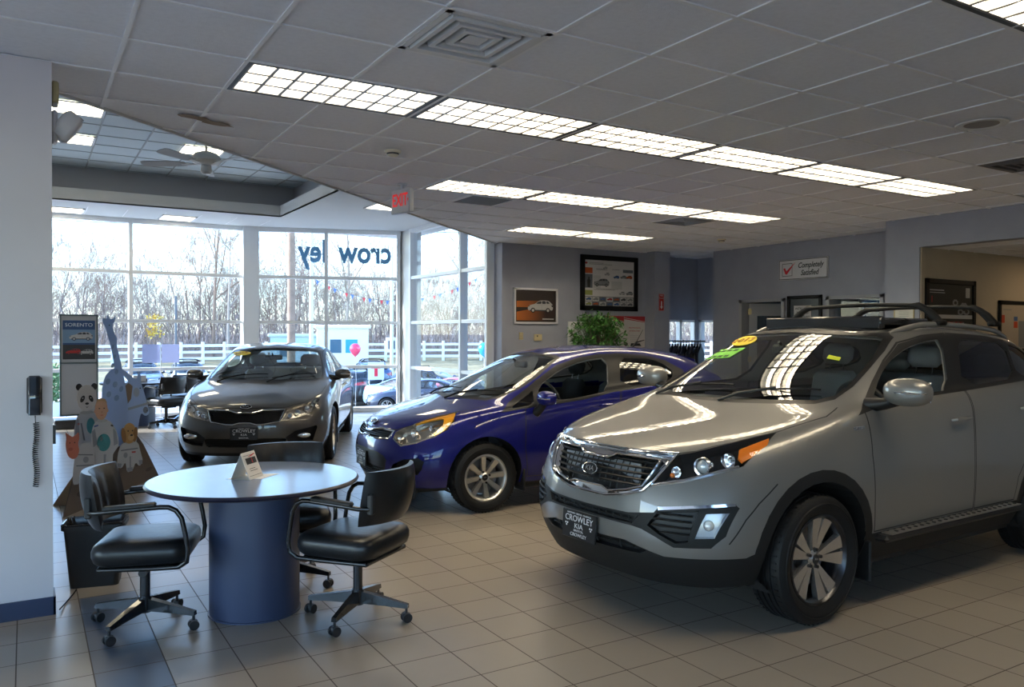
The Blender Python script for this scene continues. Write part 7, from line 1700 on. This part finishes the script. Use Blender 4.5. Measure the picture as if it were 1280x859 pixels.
# small buildings across the lot
def hut(name, label, x, y, rz, w, d, h, mw, mr, wins):
    t = thing(name, label, 'building', (x, y, gz(x, y)), rz); b = MB(); b.box(-w/2, -d/2, -.2, w/2, d/2, h); b.build('walls', mw, t); b = MB(); b.box(-w/2-.15, -d/2-.15, h, w/2+.15, d/2+.15, h+.22, 0, bev=.05); b.build('roof', mr, t)
    for (a, z0, c, z1, mm) in wins: b = MB(); b.box(a, -d/2-.03, z0, c, -d/2+.01, z1); b.build('window', mm, t)
M_hut = mat('hut white', (.72, .72, .72), .7); M_hwin = mat('hut window blue', (.02, .30, .50), .2); M_hwd = mat('hut window dark', (.05, .12, .18), .2)
hut('ticket_hut', 'small white hut with two blue windows across the road', 16.6, 47.3, R(-17), 3.0, 2.4, 3.0, M_hut, M_hut, [(-.75, 1.55, -.10, 2.35, M_hwd), (.15, 1.55, .85, 2.35, M_hwin)])
hut('low_building', 'low pale blue building behind the grey sedan', 16.2, 54.0, R(-17), 4.2, 3, 2.1, mat('pale blue wall', (.42, .55, .62), .8), mat('pale blue roof', (.45, .60, .66), .7), [(-1.5, .8, -.8, 1.5, M_hwd)])
def roadsign(label, x, y, rz):
    t = thing('road_sign', label, 'sign', (x, y, gz(x, y)), rz); b = MB(); b.cyl((0, 0, 0), (0, 0, 2.6), .05, 8); b.build('post', M_steelp, t); b = MB(); b.box(-.65, -.05, 1.7, .65, -.02, 2.6, 0, bev=.01); b.build('panel', M_hut, t); b = MB(); b.box(-.5, -.055, 1.9, -.1, -.05, 2.4); b.build('marking', M_pd, t)
roadsign('white road sign beside the small hut', 19.0, 44.5, R(-25))
# balloons
def balloon(label, x, y, z, col_):
    t = thing('balloon', label, 'balloon', (x, y, z)); b = MB(); b.lathe([(0, .26), (.10, .245), (.19, .17), (.225, .06), (.21, -.05), (.14, -.17), (.05, -.255), (.02, -.275), (.035, -.30), (0, -.295)], 28); b.build('skin', mat('balloon '+label[:4], col_, .2, 0, .6), t, 70); b = MB(); b.tube([(0, 0, -.29), (.05, .02, -1.2), (0, 0, z*0-(z-gz(x, y)))], .006, 4); b.build('string', M_hut, t)
balloon('pink balloon outside the middle window', 11.5, 31.2, .92, (.85, .04, .13)); balloon('blue balloon outside the narrow right pane', 14.6, 26.0, 1.0, (.02, .35, .60))
# pennant string
t = thing('pennant_line', 'string of red and blue pennants across the lot outside', 'pennants', (0, 0, 0)); b = MB(); p0, p1 = V((13.2, 42.5, 4.6)), V((21.2, 37.4, 4.9)); pts = [lerp(p0, p1, k/30)+V((0, 0, -1.4*4*(k/30)*(1-k/30))) for k in range(31)]; b.tube(pts, .012, 4); b.build('line', M_pd, t)
for k in range(1, 30): q = pts[k]; b = MB(); D = (pts[k]-pts[k-1]).normalized()*.09; b.add([q-D, q+D, q+V((0, .02, -.24)), q-D+V((0, .015, 0)), q+D+V((0, .015, 0))], [(0, 1, 2), (4, 3, 2), (0, 3, 4, 1)]); b.build('pennant', [mat('pennant red', (.6, .05, .06), .7), mat('pennant blue', (.08, .18, .6), .7), M_hut][k % 3], t)
# parked cars: copies of the show cars in other paint
def recolor(c, newp):
    for i, s in enumerate(c.material_slots):
        if s.material and s.material.name.endswith(' paint'): s.link = 'OBJECT'; s.material = newp
SKIP = ('license_plate', 'windshield_sticker', 'brake_disc', 'hub_cap')
def parked(src, label, az, d, rz, newp, s=1.0):
    def cp(o, parent):
        c = o.copy(); C.objects.link(c)
        if parent: c.parent = parent
        if c.type == 'MESH': recolor(c, newp)
        for ch in list(o.children):
            if ch.name.split('.')[0] in SKIP: continue
            if o.name.startswith('wheel') and not ch.name.startswith('tire'): continue
            cp(ch, c)
        return c
    x, y = polar(az, d); c = cp(src, None); c.location = (x, y, gz(x, y)); c.rotation_euler = (0, 0, rz); c['label'] = label; c['group'] = 'cars parked outside'; return c
AZ = lambda px: .5466+math.atan((px-640)/1000.45)
P_ = lambda n, c: mat(n+' paint', c, .38, .3, 1.)
face = lambda az, off=0: math.atan2(math.cos(az), math.sin(az))+off
parked(car_silver, 'dark blue crossover facing the left window from across the lot', AZ(181), 43, face(AZ(181), .12), P_('navy', (.03, .06, .12)))
parked(car_silver, 'white crossover facing the left window, right of the dark blue one', AZ(239), 43, face(AZ(239), .10), P_('white', (.75, .76, .78)))
parked(car_grey, 'dark blue grey sedan standing side on outside the middle window', AZ(487), 34, math.atan2(-math.sin(AZ(487)), math.cos(AZ(487)))-.12, P_('slate', (.02, .03, .06)))
parked(car_silver, 'blue crossover behind the sedan outside the middle window', AZ(457), 44, face(AZ(457), 3.3), P_('mid blue', (.03, .07, .17)))
parked(car_silver, 'black crossover turned away behind the outside sedan', AZ(480), 40, face(AZ(480), 2.6), P_('black', (.012, .013, .016)))
parked(car_grey, 'white sedan parked left of the pink balloon', AZ(422), 40, face(AZ(422), .3), P_('white', (.75, .76, .78)))
parked(car_grey, 'pale blue sedan seen in the wide right pane', AZ(548), 34, face(AZ(548), .9), P_('pale blue', (.20, .36, .48)))
parked(car_silver, 'navy crossover seen in the wide right pane', AZ(573), 38, face(AZ(573), 1.2), P_('navy', (.03, .06, .12)))
parked(car_blue, 'red hatchback seen in the narrow right pane', AZ(606), 33, face(AZ(606), .6), P_('red', (.50, .02, .03)))
parked(car_grey, 'white sedan outside the window alcove', AZ(851), 24, face(AZ(851), 1.0), P_('white', (.75, .76, .78)))
parked(car_grey, 'pale blue sedan outside the window alcove, behind the white one', AZ(878), 29, face(AZ(878), 1.3), P_('pale blue', (.20, .36, .48)))
def price(label, az, d, z):
    x, y = polar(az, d); t = thing('price_board', label, 'sign', (x, y, z), -az); b = MB(); b.box(-.36, 0, 0, .36, .02, .80); b.build('board', M_hut, t); b = MB(); b.box(-.20, -.006, .50, .20, 0, .62); b.box(-.07, -.006, .15, .08, 0, .50); b.build('mark', mat('price red', (.7, .02, .05), .5), t)
    b = MB(); zg = gz(x, y)-z
    for s in (-1, 1): b.cyl((s*.3, .01, zg), (s*.3, .01, .05), .02, 6)
    b.build('leg', M_hut, t)
price('white board with a red T mark left of the pink balloon', AZ(423), 37, -.55); price('white board with a red T mark behind the outside sedan', AZ(470), 36.5, -.5)
t = thing('potted_bush', 'small green bush in a white pot outside the left window', 'plant', (*polar(AZ(69), 36), gz(*polar(AZ(69), 36)))); b = MB(); b.lathe([(0, 0), (.35, 0), (.45, .6), (.38, .6), (0, .5)], 20); b.build('pot', M_hut, t, 40); b = MB()
for k in range(700): a, e_, r_ = rn.uniform(0, 6.28), rn.uniform(-1, 1), rn.uniform(.5, 1); p = V((.6*r_*math.cos(a)*math.sqrt(1-e_*e_), .6*r_*math.sin(a)*math.sqrt(1-e_*e_), 1.25+.8*r_*e_)); d_ = V((rn.uniform(-1, 1), rn.uniform(-1, 1), rn.uniform(-1, 1))).normalized()*.2; q = d_.orthogonal().normalized()*.05; b.add([p, p+d_*.5+q, p+d_, p+d_*.5-q], [(0, 1, 2, 3)])
b.build('foliage', mat('bush green', (.10, .18, .06), .7), t, merge=False, fix=False)
w = bpy.data.worlds.new('sky'); SC.world = w; w.use_nodes = True; nt = w.node_tree; bg = nt.nodes['Background']
sk = nt.nodes.new('ShaderNodeTexSky'); sk.sky_type = 'NISHITA'; sk.sun_disc = False; sk.sun_elevation = R(32); sk.air_density = 1.0; sk.dust_density = .6; sk.ozone_density = 1.5
SUN = V((-.79, .44, .46)).normalized()          # towards the sun
sk.sun_rotation = math.atan2(SUN.x, SUN.y)
tn = nt.nodes.new('ShaderNodeMix'); tn.data_type = 'RGBA'; tn.blend_type = 'MULTIPLY'; tn.inputs[0].default_value = 1; tn.inputs[7].default_value = (.80, .95, 1.10, 1); nt.links.new(sk.outputs[0], tn.inputs[6])
nt.links.new(tn.outputs[2], bg.inputs[0]); bg.inputs[1].default_value = .42
l = bpy.data.lights.new('sun', 'SUN'); l.energy = 5.5; l.angle = R(.6); l.color = (.95, .97, 1.); o = bpy.data.objects.new('sun', l); C.objects.link(o)
o.rotation_euler = SUN.to_track_quat('Z', 'Y').to_euler(); o.location = (-10, 20, 12)
SC.view_settings.exposure = 1.35
SC.cycles.max_bounces = 7; SC.cycles.transparent_max_bounces = 24; SC.cycles.diffuse_bounces = 4; SC.cycles.glossy_bounces = 4; SC.cycles.caustics_reflective = False; SC.cycles.caustics_refractive = False
SC.cycles.sample_clamp_indirect = 6; SC.cycles.use_denoising = True
def add_camera():
    cam = bpy.data.cameras.new('camera'); cam.sensor_width = 36; cam.lens = 36*1000.45/1280; cam.clip_end = 600; cam.clip_start = .05
    co = bpy.data.objects.new('camera', cam); C.objects.link(co)
    yaw, pitch, roll = .5466, -.0114, .0034
    fwd = V((math.sin(yaw)*math.cos(pitch), math.cos(yaw)*math.cos(pitch), math.sin(pitch)))
    r = V((math.cos(yaw), -math.sin(yaw), 0)); u = r.cross(fwd)
    r2 = r*math.cos(roll)+u*math.sin(roll); u2 = -r*math.sin(roll)+u*math.cos(roll)
    M = Matrix((r2, u2, -fwd)).transposed().to_4x4(); M.translation = V((0, 0, 1.565)); co.matrix_world = M
    SC.camera = co
    SC.view_settings.view_transform = 'Standard'; SC.view_settings.look = 'None'; SC.view_settings.gamma = 1; SC.view_settings.use_curve_mapping = False
add_camera()
